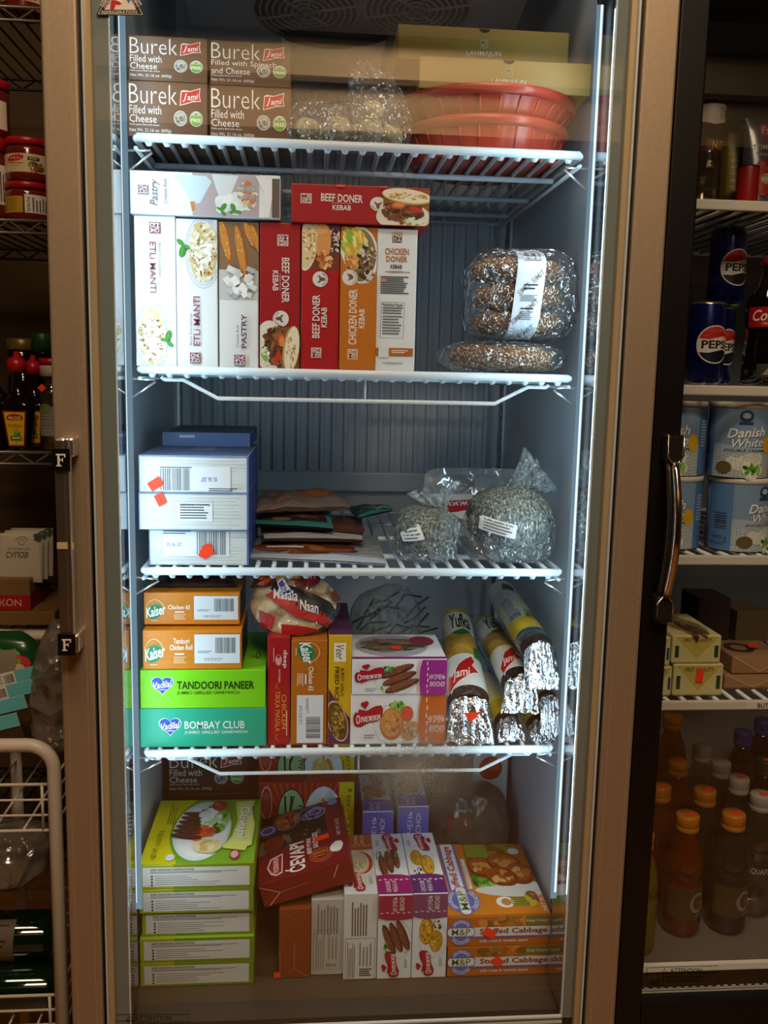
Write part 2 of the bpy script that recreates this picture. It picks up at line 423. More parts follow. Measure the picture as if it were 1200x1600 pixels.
# ribbed back panel with a plain ledge below
g = MB(); zl = ZO + 0.083; n = 25; pit = 0.60 / n
vs = []; zt = 1.87
prof = []
for i in range(n):
    x = -0.30 + i * pit
    prof += [(x, 0.598), (x + pit * 0.55, 0.598), (x + pit * 0.62, 0.590), (x + pit * 0.93, 0.590)]
for (x0, y0), (x1, y1) in zip(prof, prof[1:]): g.add([(x0, y0, zl), (x1, y1, zl), (x1, y1, zt), (x0, y0, zt)], [(0, 1, 2, 3)], m_liner)
g.box((-0.318, 0.57, zl - 0.04), (0.318, 0.603, zl), m_liner, 0.004)
g.box((-0.318, 0.588, ZFL + 0.02), (0.318, 0.603, zl - 0.04), m_liner)
g.build('back_panel', fr)
# evaporator housing with two fan grilles
m_ev = mat('#9a9da2', 0.38)
zr, zf = at(500, 97, 0.46).z, 1.965
ev = MB()
def evp(x, t, o=0.0):   # point on the sloping underside, t = 0 rear .. 1 front
    return Vector((x, 0.46 + (0.03 - 0.46) * t, zr + (zf - zr) * t - o))
ev.add([evp(-0.27, 0), evp(0.27, 0), evp(0.27, 1), evp(-0.27, 1), (-0.27, 0.47, ZT), (0.27, 0.47, ZT), (0.27, 0.03, ZT), (-0.27, 0.03, ZT)],
       [(0, 1, 2, 3), (3, 2, 6, 7), (0, 3, 7, 4), (2, 1, 5, 6), (4, 5, 1, 0)], m_ev)
evo = ev.build('evaporator_cover', fr)
def evt(x, y):
    lo, hi = 0.0, 1.4
    for _ in range(40):
        t = (lo + hi) / 2; p = evp(0, t); q = atz(x, y, p.z)
        if q.y < p.y: lo = t
        else: hi = t
    return t, atz(x, y, evp(0, t).z).x
for fx, fy in ((478, 12), (652, 10)):
    t, x = evt(fx, fy); c = evp(x, t, 0.003); un = (evp(0, 1) - evp(0, 0)).normalized(); ux = Vector((1, 0, 0)); g = MB()
    dn = Vector((0, -un.z, un.y)) * (1 if un.y < 0 else -1); dn = Vector((0, un.z, -un.y)) if Vector((0, un.z, -un.y)).z < 0 else Vector((0, -un.z, un.y))
    g.add([c + dn * 0.0005 + ux * 0.083 * math.cos(2 * PI * k / 40) + un * 0.083 * math.sin(2 * PI * k / 40) for k in range(40)], [tuple(range(40))], mat('#111214', 0.6))
    for q in range(8):
        r = 0.012 + q * 0.0103
        g.tube([c + dn * 0.004 + ux * r * math.cos(2 * PI * k / 40) + un * r * math.sin(2 * PI * k / 40) for k in range(40)], 0.0019, mat('#84878b', 0.4), 6, closed=True)
    for k in range(6):
        a = 2 * PI * k / 6 + 0.3; d = ux * math.cos(a) + un * math.sin(a); g.tube([c + dn * 0.005, c + dn * 0.005 + d * 0.085], 0.0024, mat('#84878b', 0.4), 6)
    g.add([c + dn * 0.007 + ux * 0.013 * math.cos(2 * PI * k / 20) + un * 0.013 * math.sin(2 * PI * k / 20) for k in range(20)], [tuple(range(20))], mat('#3a3c3e', 0.5))
    g.build('fan_grille', evo)
# plate behind the grilles: warm reflection painted tan, oval of shade painted dark
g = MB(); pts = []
def onev(x, y, o=0.004):
    t, X = evt(x, y); return evp(X, t, o)
g.add([onev(440 + 165 * k / 16, 44 + 22 * math.sin(PI * k / 16), 0.012) for k in range(17)] + [onev(592, 95, 0.03), onev(445, 92, 0.03)], [tuple(range(19))], mat('#e0d0b0', 0.35))
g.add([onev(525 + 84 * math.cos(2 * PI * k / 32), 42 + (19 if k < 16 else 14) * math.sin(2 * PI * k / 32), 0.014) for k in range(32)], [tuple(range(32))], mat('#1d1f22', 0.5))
g.build('reflection_plate', evo)
# slotted shelf standards
for x, y in ((-0.3278, 0.030), (0.3228, 0.030), (-0.3278, 0.555), (0.3228, 0.555)):
    g = MB(); g.box((x, y, ZFL + 0.004), (x + 0.005, y + 0.012, 1.86), mat('#c9ced2', 0.3, 0.8))
    for k in range(70):
        z = ZFL + 0.03 + k * 0.0205
        xx = x + 0.0051 if x < 0 else x - 0.0001
        g.box((xx - 0.0004, y + 0.003, z), (xx + 0.0004, y + 0.009, z + 0.010), m_blk)
    g.build('shelf_standard', fr)
# LED strips at both edges of the opening
zl0, zl1 = at(866, 1400, -0.06).z, 1.80
m_led = emis('#ffffff', LED_POWER, key='led', col=LED_COL)
m_ledsoft = mat('#c8dcea', 0.3)
m_ledsoft = emis('#ffffff', 0.42, key='ledsoft', col=(0.42, 0.66, 0.85)); m_edge = emis('#ffffff', 1.3, key='lededge', col=(0.8, 0.95, 1.0))
for sx in (-1, 1):
    def P2(x, y): return (sx * x, y)
    o_ = 0.0 if sx < 0 else 0.006; A, B, C_, D = P2(0.3058 - o_, -0.066), P2(0.2965 - o_, -0.066), P2(0.3052 - o_, -0.055), P2(0.3058 - o_, -0.055)
    def pris(g, p, q, m, z0=zl0, z1=zl1): g.add([(*p, z0), (*q, z0), (*q, z1), (*p, z1)], [(0, 1, 2, 3) if sx < 0 else (3, 2, 1, 0)], m)
    g = MB(); pris(g, A, B, m_ledsoft); pris(g, C_, D, m_liner)
    for z in (zl0, zl1): g.add([(*A, z), (*B, z), (*C_, z), (*D, z)], [(0, 1, 2, 3)], m_liner)
    h = g.build('light_strip', fr)
    g = MB(); pris(g, B, C_, m_led); pris(g, P2(0.3048 - o_, -0.0665), P2(0.3016 - o_ if sx > 0 else 0.3038, -0.0665), m_edge, zl0 + 0.01, zl1)
    g.build('diffuser', h)
# dark glossy jambs of the opening and the sill
m_jamb = mat('#2a2a2b', 0.04, 0.0, 1.0, key='jamb'); m_jamb.node_tree.nodes['Principled BSDF'].inputs['IOR'].default_value = 2.6
for sx in (-1, 1):
    MB().box((sx * 0.3135 - (0.005 if sx > 0 else 0), -0.092, ZO - 0.64), (sx * 0.33, -0.0205, 1.86), m_jamb).build('jamb', fr)
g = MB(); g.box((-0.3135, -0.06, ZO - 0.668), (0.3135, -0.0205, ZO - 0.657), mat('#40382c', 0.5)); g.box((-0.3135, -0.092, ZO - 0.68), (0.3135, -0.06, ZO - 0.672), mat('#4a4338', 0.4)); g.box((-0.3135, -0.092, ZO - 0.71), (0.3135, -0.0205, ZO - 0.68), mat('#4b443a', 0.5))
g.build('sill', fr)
g = MB(); g.box((-0.3135, -0.092, 1.862), (0.3135, -0.0205, 1.90), mat('#202225', 0.3)); g.build('head_jamb', fr)
# door
DZ0, DZ1 = 0.36, 1.96
g = MB()
def frame_side(x0, x1, m):
    g.box((x0, -0.123, DZ0), (x1, -0.096, DZ1), m, 0.003)
frame_side(-0.383, -0.3415, m_steel); frame_side(0.3347, 0.378, m_steel)
g.box((-0.383, -0.123, DZ0 - 0.05), (0.378, -0.096, DZ0), m_steel, 0.003); g.box((-0.383, -0.123, DZ1), (0.378, -0.096, DZ1 + 0.05), m_steel, 0.003)
for x in (-0.3745, -0.350, 0.3425, 0.3715): g.box((x - 0.0004, -0.1236, DZ0), (x + 0.0004, -0.1225, DZ1), mat('#c4b6a6', 0.3, 0.6))
door = g.build('door', fr)
g = MB()
for x0, x1 in ((-0.3415, -0.3375), (0.3312, 0.3347)): g.box((x0, -0.113, DZ0), (x1, -0.096, DZ1), m_blk)
g.build('gasket', door)
g = MB()
for a, b in ((-0.3375, -0.3352), (0.3285, 0.3312)): g.box((a, -0.117, DZ0), (b, -0.096, DZ1), mat('#c9cfcd', 0.25, 0.3))
for a, b in ((-0.3352, -0.3285), (0.3215, 0.3285)): g.box((a, -0.110, DZ0), (b, -0.096, DZ1), mat('#b9a27c', 0.3, 0.35))
g.build('inner_bead', door)
g = MB(); g.box((-0.3285, -0.0985, DZ0), (-0.3105, -0.0945, DZ1), m_gray); g.box((0.3075, -0.0985, DZ0), (0.3235, -0.0945, DZ1), m_gray)
g.box((-0.3285, -0.0985, DZ0), (0.3235, -0.0945, ZO - 0.642), mat('#63645f', 0.45))
g.box((-0.3105, -0.0990, ZO - 0.640), (-0.3092, -0.0940, DZ1), mat('#e6efef', 0.3)); g.box((0.3060, -0.0990, ZO - 0.640), (0.3075, -0.0940, DZ1), mat('#e6efef', 0.3))
g.box((-0.3105, -0.0990, ZO - 0.642), (0.3075, -0.0940, ZO - 0.6395), mat('#dfe3e0', 0.3)); g.box((-0.3105, -0.0995, ZO - 0.6275 - 0.0225), (0.3075, -0.0985, ZO - 0.646), mat('#d9dcda', 0.3))
g.build('glass_spacer', door)
m_glass = bpy.data.materials.new('glass'); m_glass.use_nodes = True; n, l = nodes(m_glass); n.remove(n['Principled BSDF'])
tr = n.new('ShaderNodeBsdfTransparent'); tr.inputs[0].default_value = (0.93, 0.955, 0.95, 1); gl = n.new('ShaderNodeBsdfGlossy'); gl.inputs['Roughness'].default_value = 0.0
fz = schlick(n, l, 0.115); mx = n.new('ShaderNodeMixShader')
l.new(fz.outputs[0], mx.inputs[0]); l.new(tr.outputs[0], mx.inputs[1]); l.new(gl.outputs[0], mx.inputs[2]); l.new(mx.outputs[0], n['Material Output'].inputs[0])
MB().add([(-0.3355, -0.1005, DZ0), (0.3285, -0.1005, DZ0), (0.3285, -0.1005, DZ1), (-0.3355, -0.1005, DZ1)], [(0, 1, 2, 3)], m_glass).build('glass_pane', door)
# brand triangle and caution label on the glass
YG = -0.1009
def glassmap(x, y, h): p = at(x, y, YG); return Vector((p.x, YG - h * 0.4, p.z))
p = Pr(); p.poly([(150, 24), (227, 25), (189, -52)], '#0c0c0d'); p.poly([(153, 22), (223.5, 23), (189, -46)], '#c9c2b4'); p.poly([(154.5, 21.2), (222, 22.2), (189, -44)], '#0c0c0d')
p.poly([(163, 15), (213, 15.5), (189, -36)], '#d9d2c6'); p.poly([(163, 15), (174, 2), (176, 8), (181, -2), (189, -36), (166, 10)], '#3b63b0'); p.poly([(213, 15.5), (204, 0), (201, 6), (196, -4), (189, -36)], '#3b63b0')
p.e(183, 0, 7.5, 6, '#f0ebe2'); p.e(181, 4, 9, 3.4, '#b3151c', 15); p.poly([(173, 4), (181, 8), (177, 17), (172, 15)], '#b3151c'); p.e(186.5, -1.5, 1.5, 1.2, '#111111')
p.t(159, 16.6, 214, 21.2, 'REFRIGERATION', '#d8cdb6', bold=0.012); p.t(157, -4, 176, 9, 'EVEREST', '#d8cdb6', ang=-62); p.t(203, -4, 221, 9, 'EVEREST', '#d8cdb6', ang=62)
g = MB(); p.stamp(g, glassmap); g.build('brand_emblem', door)
p = Pr(); dk = '#1a1713'
p.line([(170, 1585), (297, 1585), (297, 1612), (170, 1612), (170, 1585)], 0.9, dk); p.line([(170, 1595.5), (297, 1596)], 0.9, dk); p.line([(201, 1596), (201, 1612)], 0.9, dk)
p.t(211, 1587, 268, 1594, 'ATTENTION', dk, bold=0.01); p.line([(197, 1594), (203, 1587), (208, 1594), (197, 1594)], 1.0, dk); p.t(202, 1589.5, 203.4, 1593, '!', dk); p.lines(205, 1598, 290, 1606, 3, dk, 0.3)
g = MB(); p.stamp(g, glassmap); g.build('attention_label', door)
# handle with two hinge-side letter tiles
zt_, zb_ = at(110, 684, -0.15).z, at(110, 1020, -0.15).z; xh = at(104, 850, -0.15).x
m_chr = mat('#e0d6c8', 0.28, 1.0)
g = MB(); hp = []
for k in range(2): 
    z = (zb_ + 0.012, zt_ - 0.012)[k]; g.box((xh - 0.010, -0.152, z - 0.012), (xh + 0.012, -0.1235, z + 0.012), m_chr, 0.003)
g.box((xh - 0.010, -0.158, zb_), (xh + 0.004, -0.150, zt_), m_chr, 0.003); g.box((xh + 0.003, -0.160, zb_), (xh + 0.0085, -0.146, zt_), m_chr, 0.002)
hd = g.build('handle', door)
for zc in (zt_ - 0.026, zb_ + 0.014):
    g = MB(); g.box((xh - 0.011, -0.1625, zc - 0.0135), (xh + 0.010, -0.1605, zc + 0.0135), mat('#0d0a0b', 0.3)); mp = plane_map((xh - 0.011, -0.1625, zc + 0.0135), (0.021, 0, 0), (0, 0, -0.027), (0, -1, 0))
    pp = Pr(); 
    # serif F
    for q in ((32, 22, 44, 78), (24, 22, 76, 29), (24, 72, 54, 78), (40, 46, 62, 52), (70, 22, 77, 38), (58, 40, 63, 58)): pp.r(*q, '#d9d2c8')
    pp.stamp(g, mp); g.build('letter_tile', hd)
g = MB(); g.box((xh - 0.009, -0.1595, at(104, 858, -.16).z), (xh + 0.011, -0.1582, at(104, 848, -.16).z), mat('#b99f74', 0.6)); g.build('tape', hd)
# ------------------------------------------------------------------ wire shelves
m_wire = mat('#dfe9ef', 0.32)
SZ = [ZO + 0.5818, ZO + 0.2804, ZO, ZO - 0.2709]
def wire_shelf(z, label, truss):
    t = thing('wire_shelf', label, 'shelf', (0, 0, z), 0, 'wire shelves of the freezer'); rr = 0.0058
    g = MB()
    g.tube([(-0.297, 0.0, 0), (0.297, 0.0, 0)], rr, m_wire, 10)
    g.tube([(-0.297, 0.0, 0), (-0.30, 0.006, 0), (-0.30, 0.56, 0), (-0.296, 0.566, 0), (0.296, 0.566, 0), (0.30, 0.56, 0), (0.30, 0.006, 0), (0.297, 0, 0)], 0.0042, m_wire, 8)
    for s_ in (-1, 1): g.tube([(s_ * 0.30, 0.006, -0.012), (s_ * 0.30, 0.56, -0.012)], 0.003, m_wire, 6)
    g.build('frame', t)
    g = MB()
    for y in (0.14, 0.30, 0.45): g.tube([(-0.298, y, -0.0055), (0.298, y, -0.0055)], 0.0042, m_wire, 8)
    n = 25
    for i in range(n):
        x = -0.282 + 0.564 * i / (n - 1); g.tube([(x, 0.0, -0.0062), (x, 0.006, -0.0045), (x, 0.014, 0.001), (x, 0.566, 0.001)], 0.003, m_wire, 6, rads=[0.0052, 0.005, 0.0036, 0.003])
    g.build('wire_grid', t)
    for s_ in (-1, 1):
        MB().tube([(s_ * 0.3215, 0.020, -0.013), (s_ * 0.281, 0.010, -0.0135), (s_ * 0.2795, 0.010, -0.0165), (s_ * 0.3215, 0.026, -0.044)], 0.0016, mat('#e4e8ea', 0.2, 0.7), 6).build('bracket', t)
    if truss:
        MB().tube([(-0.272, 0.012, -0.0095), (-0.268, 0.012, -0.013), (-0.242, 0.012, -0.013), (-0.195, 0.012, -0.0375), (0.195, 0.012, -0.0375), (0.242, 0.012, -0.013), (0.268, 0.012, -0.013), (0.272, 0.012, -0.0095)], 0.0028, m_wire, 8).build('support_rod', t)
        MB().tube([(0.01, 0.012, -0.006), (0.01, 0.012, -0.0375)], 0.0016, m_wire, 6).build('strut', t)
    return t
SU = 0.0046
wire_shelf(SZ[0], 'topmost white wire shelf, carrying brown cartons and red tubs', False)
wire_shelf(SZ[1], 'white wire shelf carrying the row of upright kebab cartons', True)
wire_shelf(SZ[2], 'white wire shelf carrying barcoded white boxes and knotted bags', False)
wire_shelf(SZ[3], 'lowest white wire shelf, carrying green and orange cartons', True)
T = [z + SU for z in SZ]; FL = ZFL
# ------------------------------------------------------------------ logos
def L_moda(p, x, y, w, rot, bg, fg, split=True):
    """two-row square logo: MO / DA in small tiles"""
    q = Pr()
    q.r(0, 0, 100, 100, bg); q.r(6, 6, 94, 47, bg)
    q.t(9, 8, 52, 46, 'M', fg, bold=0.02); q.t(56, 8, 93, 46, 'O', fg, bold=0.02); q.r(4, 49, 96, 51.5, fg); q.t(10, 55, 47, 92, 'D', fg, bold=0.02); q.t(52, 55, 94, 92, 'A', fg, bold=0.02)
    k = w / 100
    f = {0: (lambda a, b: x + a * k, lambda a, b: y + b * k), 90: (lambda a, b: x + b * k, lambda a, b: y + (100 - a) * k), -90: (lambda a, b: x + (100 - b) * k, lambda a, b: y + a * k)}[rot]
    p.put(q, *f)
def xf(x, y, sx, sy, rot):
    """map a 0..100 square into the photo rect (x, y, sx, sy), turned 0 / 90 (reads upward) / -90 (reads downward)"""
    if rot == 0: return (lambda a, b: x + a * sx / 100, lambda a, b: y + b * sy / 100)
    if rot == 90: return (lambda a, b: x + b * sx / 100, lambda a, b: y + (100 - a) * sy / 100)
    if rot == -90: return (lambda a, b: x + (100 - b) * sx / 100, lambda a, b: y + a * sy / 100)
    return (lambda a, b: x + (100 - a) * sx / 100, lambda a, b: y + (100 - b) * sy / 100)
def L_ole(p, x, y, w, h, rot=0, red='#b5182a', dark='#7d1020'):
    q = Pr(); pts = [(4, 70), (12, 50), (22, 52), (20, 30), (30, 14), (42, 16), (44, 34), (70, 34), (90, 28), (98, 44), (96, 72), (84, 90), (50, 86), (24, 98), (8, 94)]
    pts = [(2, 62), (8, 46), (18, 46), (20, 34), (46, 40), (72, 24), (92, 20), (99, 34), (96, 62), (80, 80), (52, 84), (26, 100), (8, 96), (3, 80)]
    q.poly(pts, dark); q.poly([(50 + (a - 50) * 0.95, 60 + (b - 60) * 0.90) for a, b in pts], red)
    q.e(34, 17, 8, 9, red); q.e(44, 13, 8, 9, red); q.poly([(26, 20), (52, 16), (41, 34)], red)
    q.t(12, 56, 24, 88, 'О', '#f4efe9', bold=0.03); q.t(25, 58, 90, 78, 'лежки', '#f4efe9', bold=0.025, ang=-9)
    p.put(q, *xf(x, y, w, h, rot))
def L_jami(p, x, y, w, h, rot=0, red='#c8241c'):
    q = Pr(); q.poly([(0, 95), (6, 20), (18, 14), (50, 18), (96, 0), (92, 40), (98, 70), (60, 74), (30, 86)], '#e8d8c8'); q.poly([(4, 90), (10, 24), (50, 22), (92, 6), (88, 42), (94, 66), (60, 70), (30, 80)], red)
    q.t(14, 30, 34, 74, 'J', '#fff6ee', bold=0.02, shear=0.3); q.t(34, 34, 86, 62, 'ami', '#fff6ee', bold=0.015, shear=0.3, ang=-8); q.lines(50, 66, 74, 70, 1, '#fff6ee', 0.5)
    p.put(q, *xf(x, y, w, h, rot))
def L_kaiser(p, x, y, w, h, rot=0):
    q = Pr(); q.e(44, 60, 42, 26, '#2f8f5a', -14); q.e(44, 62, 40, 22, '#1f7a4c', -14)
    q.t(2, 40, 96, 76, 'Kaiser', '#ffffff', bold=0.035, shear=0.2, ang=-10); q.ring(46, 62, 46, 46, 2.0, '#f6d8a8', a0=200, a1=340); q.lines(26, 92, 60, 95, 1, '#f6e8d0', 0.6)
    p.put(q, *xf(x, y, w, h, rot))
def L_heart(p, x, y, w, h):
    q = Pr(); pts = []
    for k in range(40):
        t = 2 * PI * k / 40; pts.append((50 + 3.0 * 16 * math.sin(t) ** 3, 42 - 3.0 * (13 * math.cos(t) - 5 * math.cos(2 * t) - 2 * math.cos(3 * t) - math.cos(4 * t))))
    q.poly(pts, '#dfe9ff'); q.poly([(50 + (a - 50) * 0.93, 44 + (b - 44) * 0.93) for a, b in pts], '#1746b4')
    q.t(12, 26, 92, 58, 'Vadilal', '#ffffff', bold=0.02, shear=0.35, ang=-8); q.lines(38, 64, 66, 69, 1, '#ffffff', 0.7)
    p.put(q, *xf(x, y, w, h, 0))
def L_mp(p, x, y, w, h, rot=0, blue='#6a6fb6'):
    q = Pr(); q.e(50, 50, 46, 49, blue, n=40); q.ring(50, 50, 33, 35, 1.5, '#e9e4f4'); q.r(0, 34, 100, 66, blue)
    q.e(8, 50, 12, 17, blue); q.e(92, 50, 12, 17, blue); q.e(9, 50, 10, 14, '#efe9dc'); q.e(91, 50, 10, 14, '#efe9dc'); q.r(8, 36, 92, 64, '#efe9dc')
    q.t(14, 38, 86, 62, 'M&P', '#4a7a3c', bold=0.03); q.arc(50, 50, 35, -52, 52, 9, 'GEORGIAN', '#efe9dc', bold=0.02); q.arc(50, 50, 36, 232, 128, 9, 'DELICACIES', '#efe9dc', bold=0.02, inward=True)
    p.put(q, *xf(x, y, w, h, rot))
# ------------------------------------------------------------------ little food pictures
CREAM = ['#efe6c4', '#e2d5a6', '#f6f0da', '#cdbb86', '#fbf8ea', '#d9c48e', '#f2ead0']
MEAT = ['#6b3f26', '#84502f', '#53301d', '#9a6440', '#3f2418', '#7a4a2c']
GREENS = ['#4f8a2c', '#6fae3a', '#2f5f1d', '#9cc95a']
FRY = ['#e8c44e', '#f2d868', '#d6a934', '#f7e79a']
def mint(p, x, y, k, a=0):
    for d, s_ in ((a, 1.0), (a + 115, 0.72), (a - 80, 0.6)):
        r = math.radians(d); p.e(x + math.cos(r) * 9 * k * s_, y + math.sin(r) * 9 * k * s_, 9 * k * s_, 4.6 * k * s_, '#3f8f35', d, 14); p.e(x + math.cos(r) * 9 * k * s_, y + math.sin(r) * 9 * k * s_, 7.5 * k * s_, 0.5 * k, '#79b95a', d, 8)
def manti_dish(p, cx, cy, rx, ry, seed):
    p.ring(cx, cy, rx * 1.28, ry * 1.2, 0.7, '#93a4c6', 40); p.ring(cx, cy, rx * 1.16, ry * 1.1, 1.2, '#c3d0e2', 40); p.e(cx, cy, rx * 1.08, ry * 1.05, '#eef3f6')
    p.e(cx, cy, rx, ry, '#d8cc9e'); p.food(cx, cy, rx, ry, 190, CREAM, rx * 0.16, rx * 0.36, seed); p.food(cx, cy, rx * 0.9, ry * 0.9, 70, ['#a07a3c', '#8c6a3a', '#c89a50', '#7d5a30', '#b06a3c'], rx * 0.05, rx * 0.12, seed + 1); p.food(cx, cy, rx * 0.6, ry * 0.6, 30, ['#ffffff', '#f7f3e4'], rx * 0.1, rx * 0.28, seed + 2)
def rolls(p, cx, cy, L, W, n, ang, col, seed):
    q = random.Random(seed); r = math.radians(ang)
    for k in range(n):
        o = (k - (n - 1) / 2) * W * 0.92; x, y = cx - math.sin(r) * o, cy + math.cos(r) * o
        p.e(x, y, L / 2, W / 2, col[0], ang, 18); p.e(x - 0.1 * W, y - 0.12 * W, L / 2 * 0.92, W / 2 * 0.75, col[1], ang, 18)
        for j in range(9):
            t = q.uniform(-0.42, 0.42) * L; s_ = q.uniform(-0.3, 0.3) * W; p.e(x + math.cos(r) * t - math.sin(r) * s_, y + math.sin(r) * t + math.cos(r) * s_, W * 0.13, W * 0.06, col[2 + j % (len(col) - 2)], ang + q.uniform(-40, 40), 7)
KEB = ['#5c3323', '#87503a', '#6b3a28', '#a06a4a', '#4a2618']
PAN = ['#b86a24', '#d98e3a', '#e8b060', '#a85a1c', '#c98030']
CUT = ['#c08a28', '#e0b23a', '#f0cc58', '#b07a20', '#d9a434']
# ------------------------------------------------------------------ top shelf
def burek(px, spin=False, lit=False):
    p = Pr(); x0, y0, x1, y1 = px; kx, ky = (x1 - x0) / 121, (y1 - y0) / 71
    X = lambda a: x0 + a * kx; Yv = lambda a: y0 + a * ky; w = '#eee6da'
    p.t(X(3), Yv(4), X(75), Yv(29), 'Burek', w, bold=-0.02)
    if spin: p.t(X(3), Yv(31), X(99), Yv(42), 'Filled with Spinach', w); p.t(X(3), Yv(43), X(60), Yv(53), 'and Cheese', w)
    else: p.t(X(3), Yv(31), X(51), Yv(42), 'Filled with', w); p.t(X(3), Yv(43), X(44), Yv(53), 'Cheese', w)
    p.t(X(3), Yv(54.5), X(48), Yv(57.5), 'Phyllo pastry filled with cheese', w, bold=0.01); p.t(X(3), Yv(60.5), X(66), Yv(66), 'Net Wt. 21.16 oz. (600g)', w, bold=0.01)
    L_jami(p, X(79), Yv(6), 33 * kx, 25 * ky)
    for cx, c in ((80, '#a8a79c'), (104, '#7cae3c')):
        p.e(X(cx), Yv(46), 10 * kx, 10 * ky, '#d8d6c8'); p.e(X(cx), Yv(46), 9 * kx, 9 * ky, c)
    p.food(X(80), Yv(46), 7 * kx, 7 * ky, 26, ['#6d6c62', '#c4c2b4', '#8d8c80'], 1.5, 3, 2); p.e(X(104), Yv(42), 6.6 * kx, 4.8 * ky, '#e8ecd8', a0=180, a1=360); p.t(X(98), Yv(38), X(110), Yv(42), 'GMO', '#4a6a2a', bold=0.02); p.t(X(96.5), Yv(45.5), X(111.5), Yv(50), 'FREE', '#f4f8e8', bold=0.02)
    return p
BK = '#6a4a33'
def bcart(px, Y, lab, z=None, spin=False, d=0.2, base=BK, **k):
    return Carton('burek_carton', lab, px, Y, d, base, {'front': burek(px, spin)}, z=z, group=None, **k)
b1 = bcart((199, 128, 324, 212), 0.014, 'brown cheese burek carton at the base of the top-shelf stack, by the light strip', z=T[0], zt=at(262, 128, .014).z)
b2 = bcart((327, 131, 455, 214), 0.018, 'brown cheese burek carton on the top shelf, beside the bag of frozen dumplings', z=T[0], zt=b1.Z1)
b3 = bcart((200, 57, 324, 126), 0.014, 'brown cheese burek carton stacked uppermost by the light strip on the top shelf', z=b1.Z1 + 0.0005)
b4 = bcart((327, 60, 455, 128), 0.018, 'brown spinach and cheese burek carton in the upper row of the stack', z=b1.Z1 + 0.0005, zt=b3.Z1, spin=True)
# ------------------------------------------------------------------ second shelf: upright cartons
WH, RD, OR = '#eef2f4', '#b01c22', '#c4701e'
def mo(p, x, y, w, rot, bg='#8a4a58', fg='#f4f4f4'): L_moda(p, x, y, w, rot, bg, fg)
p = Pr(); mo(p, 236, 348, 16.5, -90); p.t(235, 377, 245, 456, 'ETLi MANTI', '#8a3850', -90, bold=0.025); p.t(247.5, 379, 252.5, 430, 'Beef Dumplings', '#7a6a74', -90); p.e(236, 522, 27, 52, '#e4edf2'); manti_dish(p, 233, 520, 23, 45, 11); mint(p, 258, 535, 1.0, -70)
p = Pr(); px = (211, 337, 275, 570)
def clip(pr, px):
    """keep only what lies inside the face (points are held to its rectangle)"""
    x0, y0, x1, y1 = px
    for i, (v, f, c, l) in enumerate(pr.items): pr.items[i] = ([(min(max(a, x0 + 0.3), x1 - 0.3), min(max(b, y0 + 0.3), y1 - 0.3)) for a, b in v], f, c, l)
    return pr
manti_dish(p, 237, 523, 22, 44, 11); mint(p, 260, 530, 1.0, -75); mo(p, 235, 347, 17, -90); p.t(235, 377, 244.5, 455, 'ETLi MANTI', '#8a3850', -90, bold=0.028); p.t(247.5, 379, 252.5, 430, 'Beef Dumplings', '#6e5f6c', -90)
UP = dict(z=T[1])
m1 = Carton('dumpling_carton', 'white beef dumpling carton standing first in the upright row, nearest the light strip', px, 0.012, 0.13, WH, {'front': clip(p, px)}, **UP)
px = (276, 342, 340, 572); p = Pr(); manti_dish(p, 318, 393, 22, 46, 21); mint(p, 288, 383, 1.05, 105); p.t(302, 461, 312.5, 538, 'ETLi MANTI', '#8a3850', 90, bold=0.028); p.t(296, 487, 300.5, 537, 'Beef Dumplings', '#6e5f6c', 90); mo(p, 296, 549, 16.5, 90)
m2 = Carton('dumpling_carton', 'white beef dumpling carton standing second in the row, its dish picture at the top', px, 0.012, 0.13, WH, {'front': clip(p, px)}, **UP)
px = (342, 347, 404, 573); p = Pr(); p.r(342.5, 347.5, 403.5, 425, '#8a6a4e'); p.r(342.5, 420, 403.5, 466, '#c9c9c6')
for cx, cy, L, W, a in ((353, 376, 70, 15, 78), (377, 392, 84, 15, 80), (391, 366, 44, 14, 68), (400, 372, 46, 12, 72)): rolls(p, cx, cy, L, W, 1, a, ['#a8602a', '#d08c40', '#e8b866', '#b87030', '#f0cc88'], int(cx))
q = random.Random(5)
for k in range(24):
    cx, cy = q.uniform(355, 398), q.uniform(418, 460); p.poly(sq(cx, cy, q.uniform(8, 14), q.uniform(7, 12), q.uniform(0, 60)), q.choice(['#f4f4ef', '#e2e3dd', '#cfd2ce', '#ffffff', '#b8bdb8']))
p.t(377, 488, 385.5, 541, 'PASTRY', '#6a3048', 90, bold=0.03); p.t(369, 506, 373.5, 540, 'Cheese Roll', '#6e5f6c', 90); mo(p, 366, 552, 17, 90)
m3 = Carton('pastry_carton', 'white cheese roll pastry carton standing between dumpling and red kebab cartons', px, 0.014, 0.13, '#e6e9ea', {'front': clip(p, px)}, **UP)
def steer(p, cx, cy, r, rot=0):
    p.e(cx, cy, r, r, '#e2ddd8'); q = Pr(); q.poly([(30, 28), (38, 44), (62, 44), (70, 28), (74, 46), (62, 56), (60, 76), (50, 84), (40, 76), (38, 56), (26, 46)], '#7a4a48'); q.arc(50, 50, 34, 250, 110, 10, 'BEEF & LAMB', '#7a5a58', bold=0.02, inward=True)
    p.put(q, *xf(cx - r, cy - r, 2 * r, 2 * r, rot))
def chick(p, cx, cy, r, rot=0):
    p.e(cx, cy, r, r, '#e2ddd8'); q = Pr(); q.poly([(28, 30), (40, 46), (60, 40), (76, 30), (70, 60), (54, 76), (38, 66)], '#7a5a50'); q.ring(50, 50, 42, 42, 4, '#a08884', 24, 20, 160); p.put(q, *xf(cx - r, cy - r, 2 * r, 2 * r, rot))
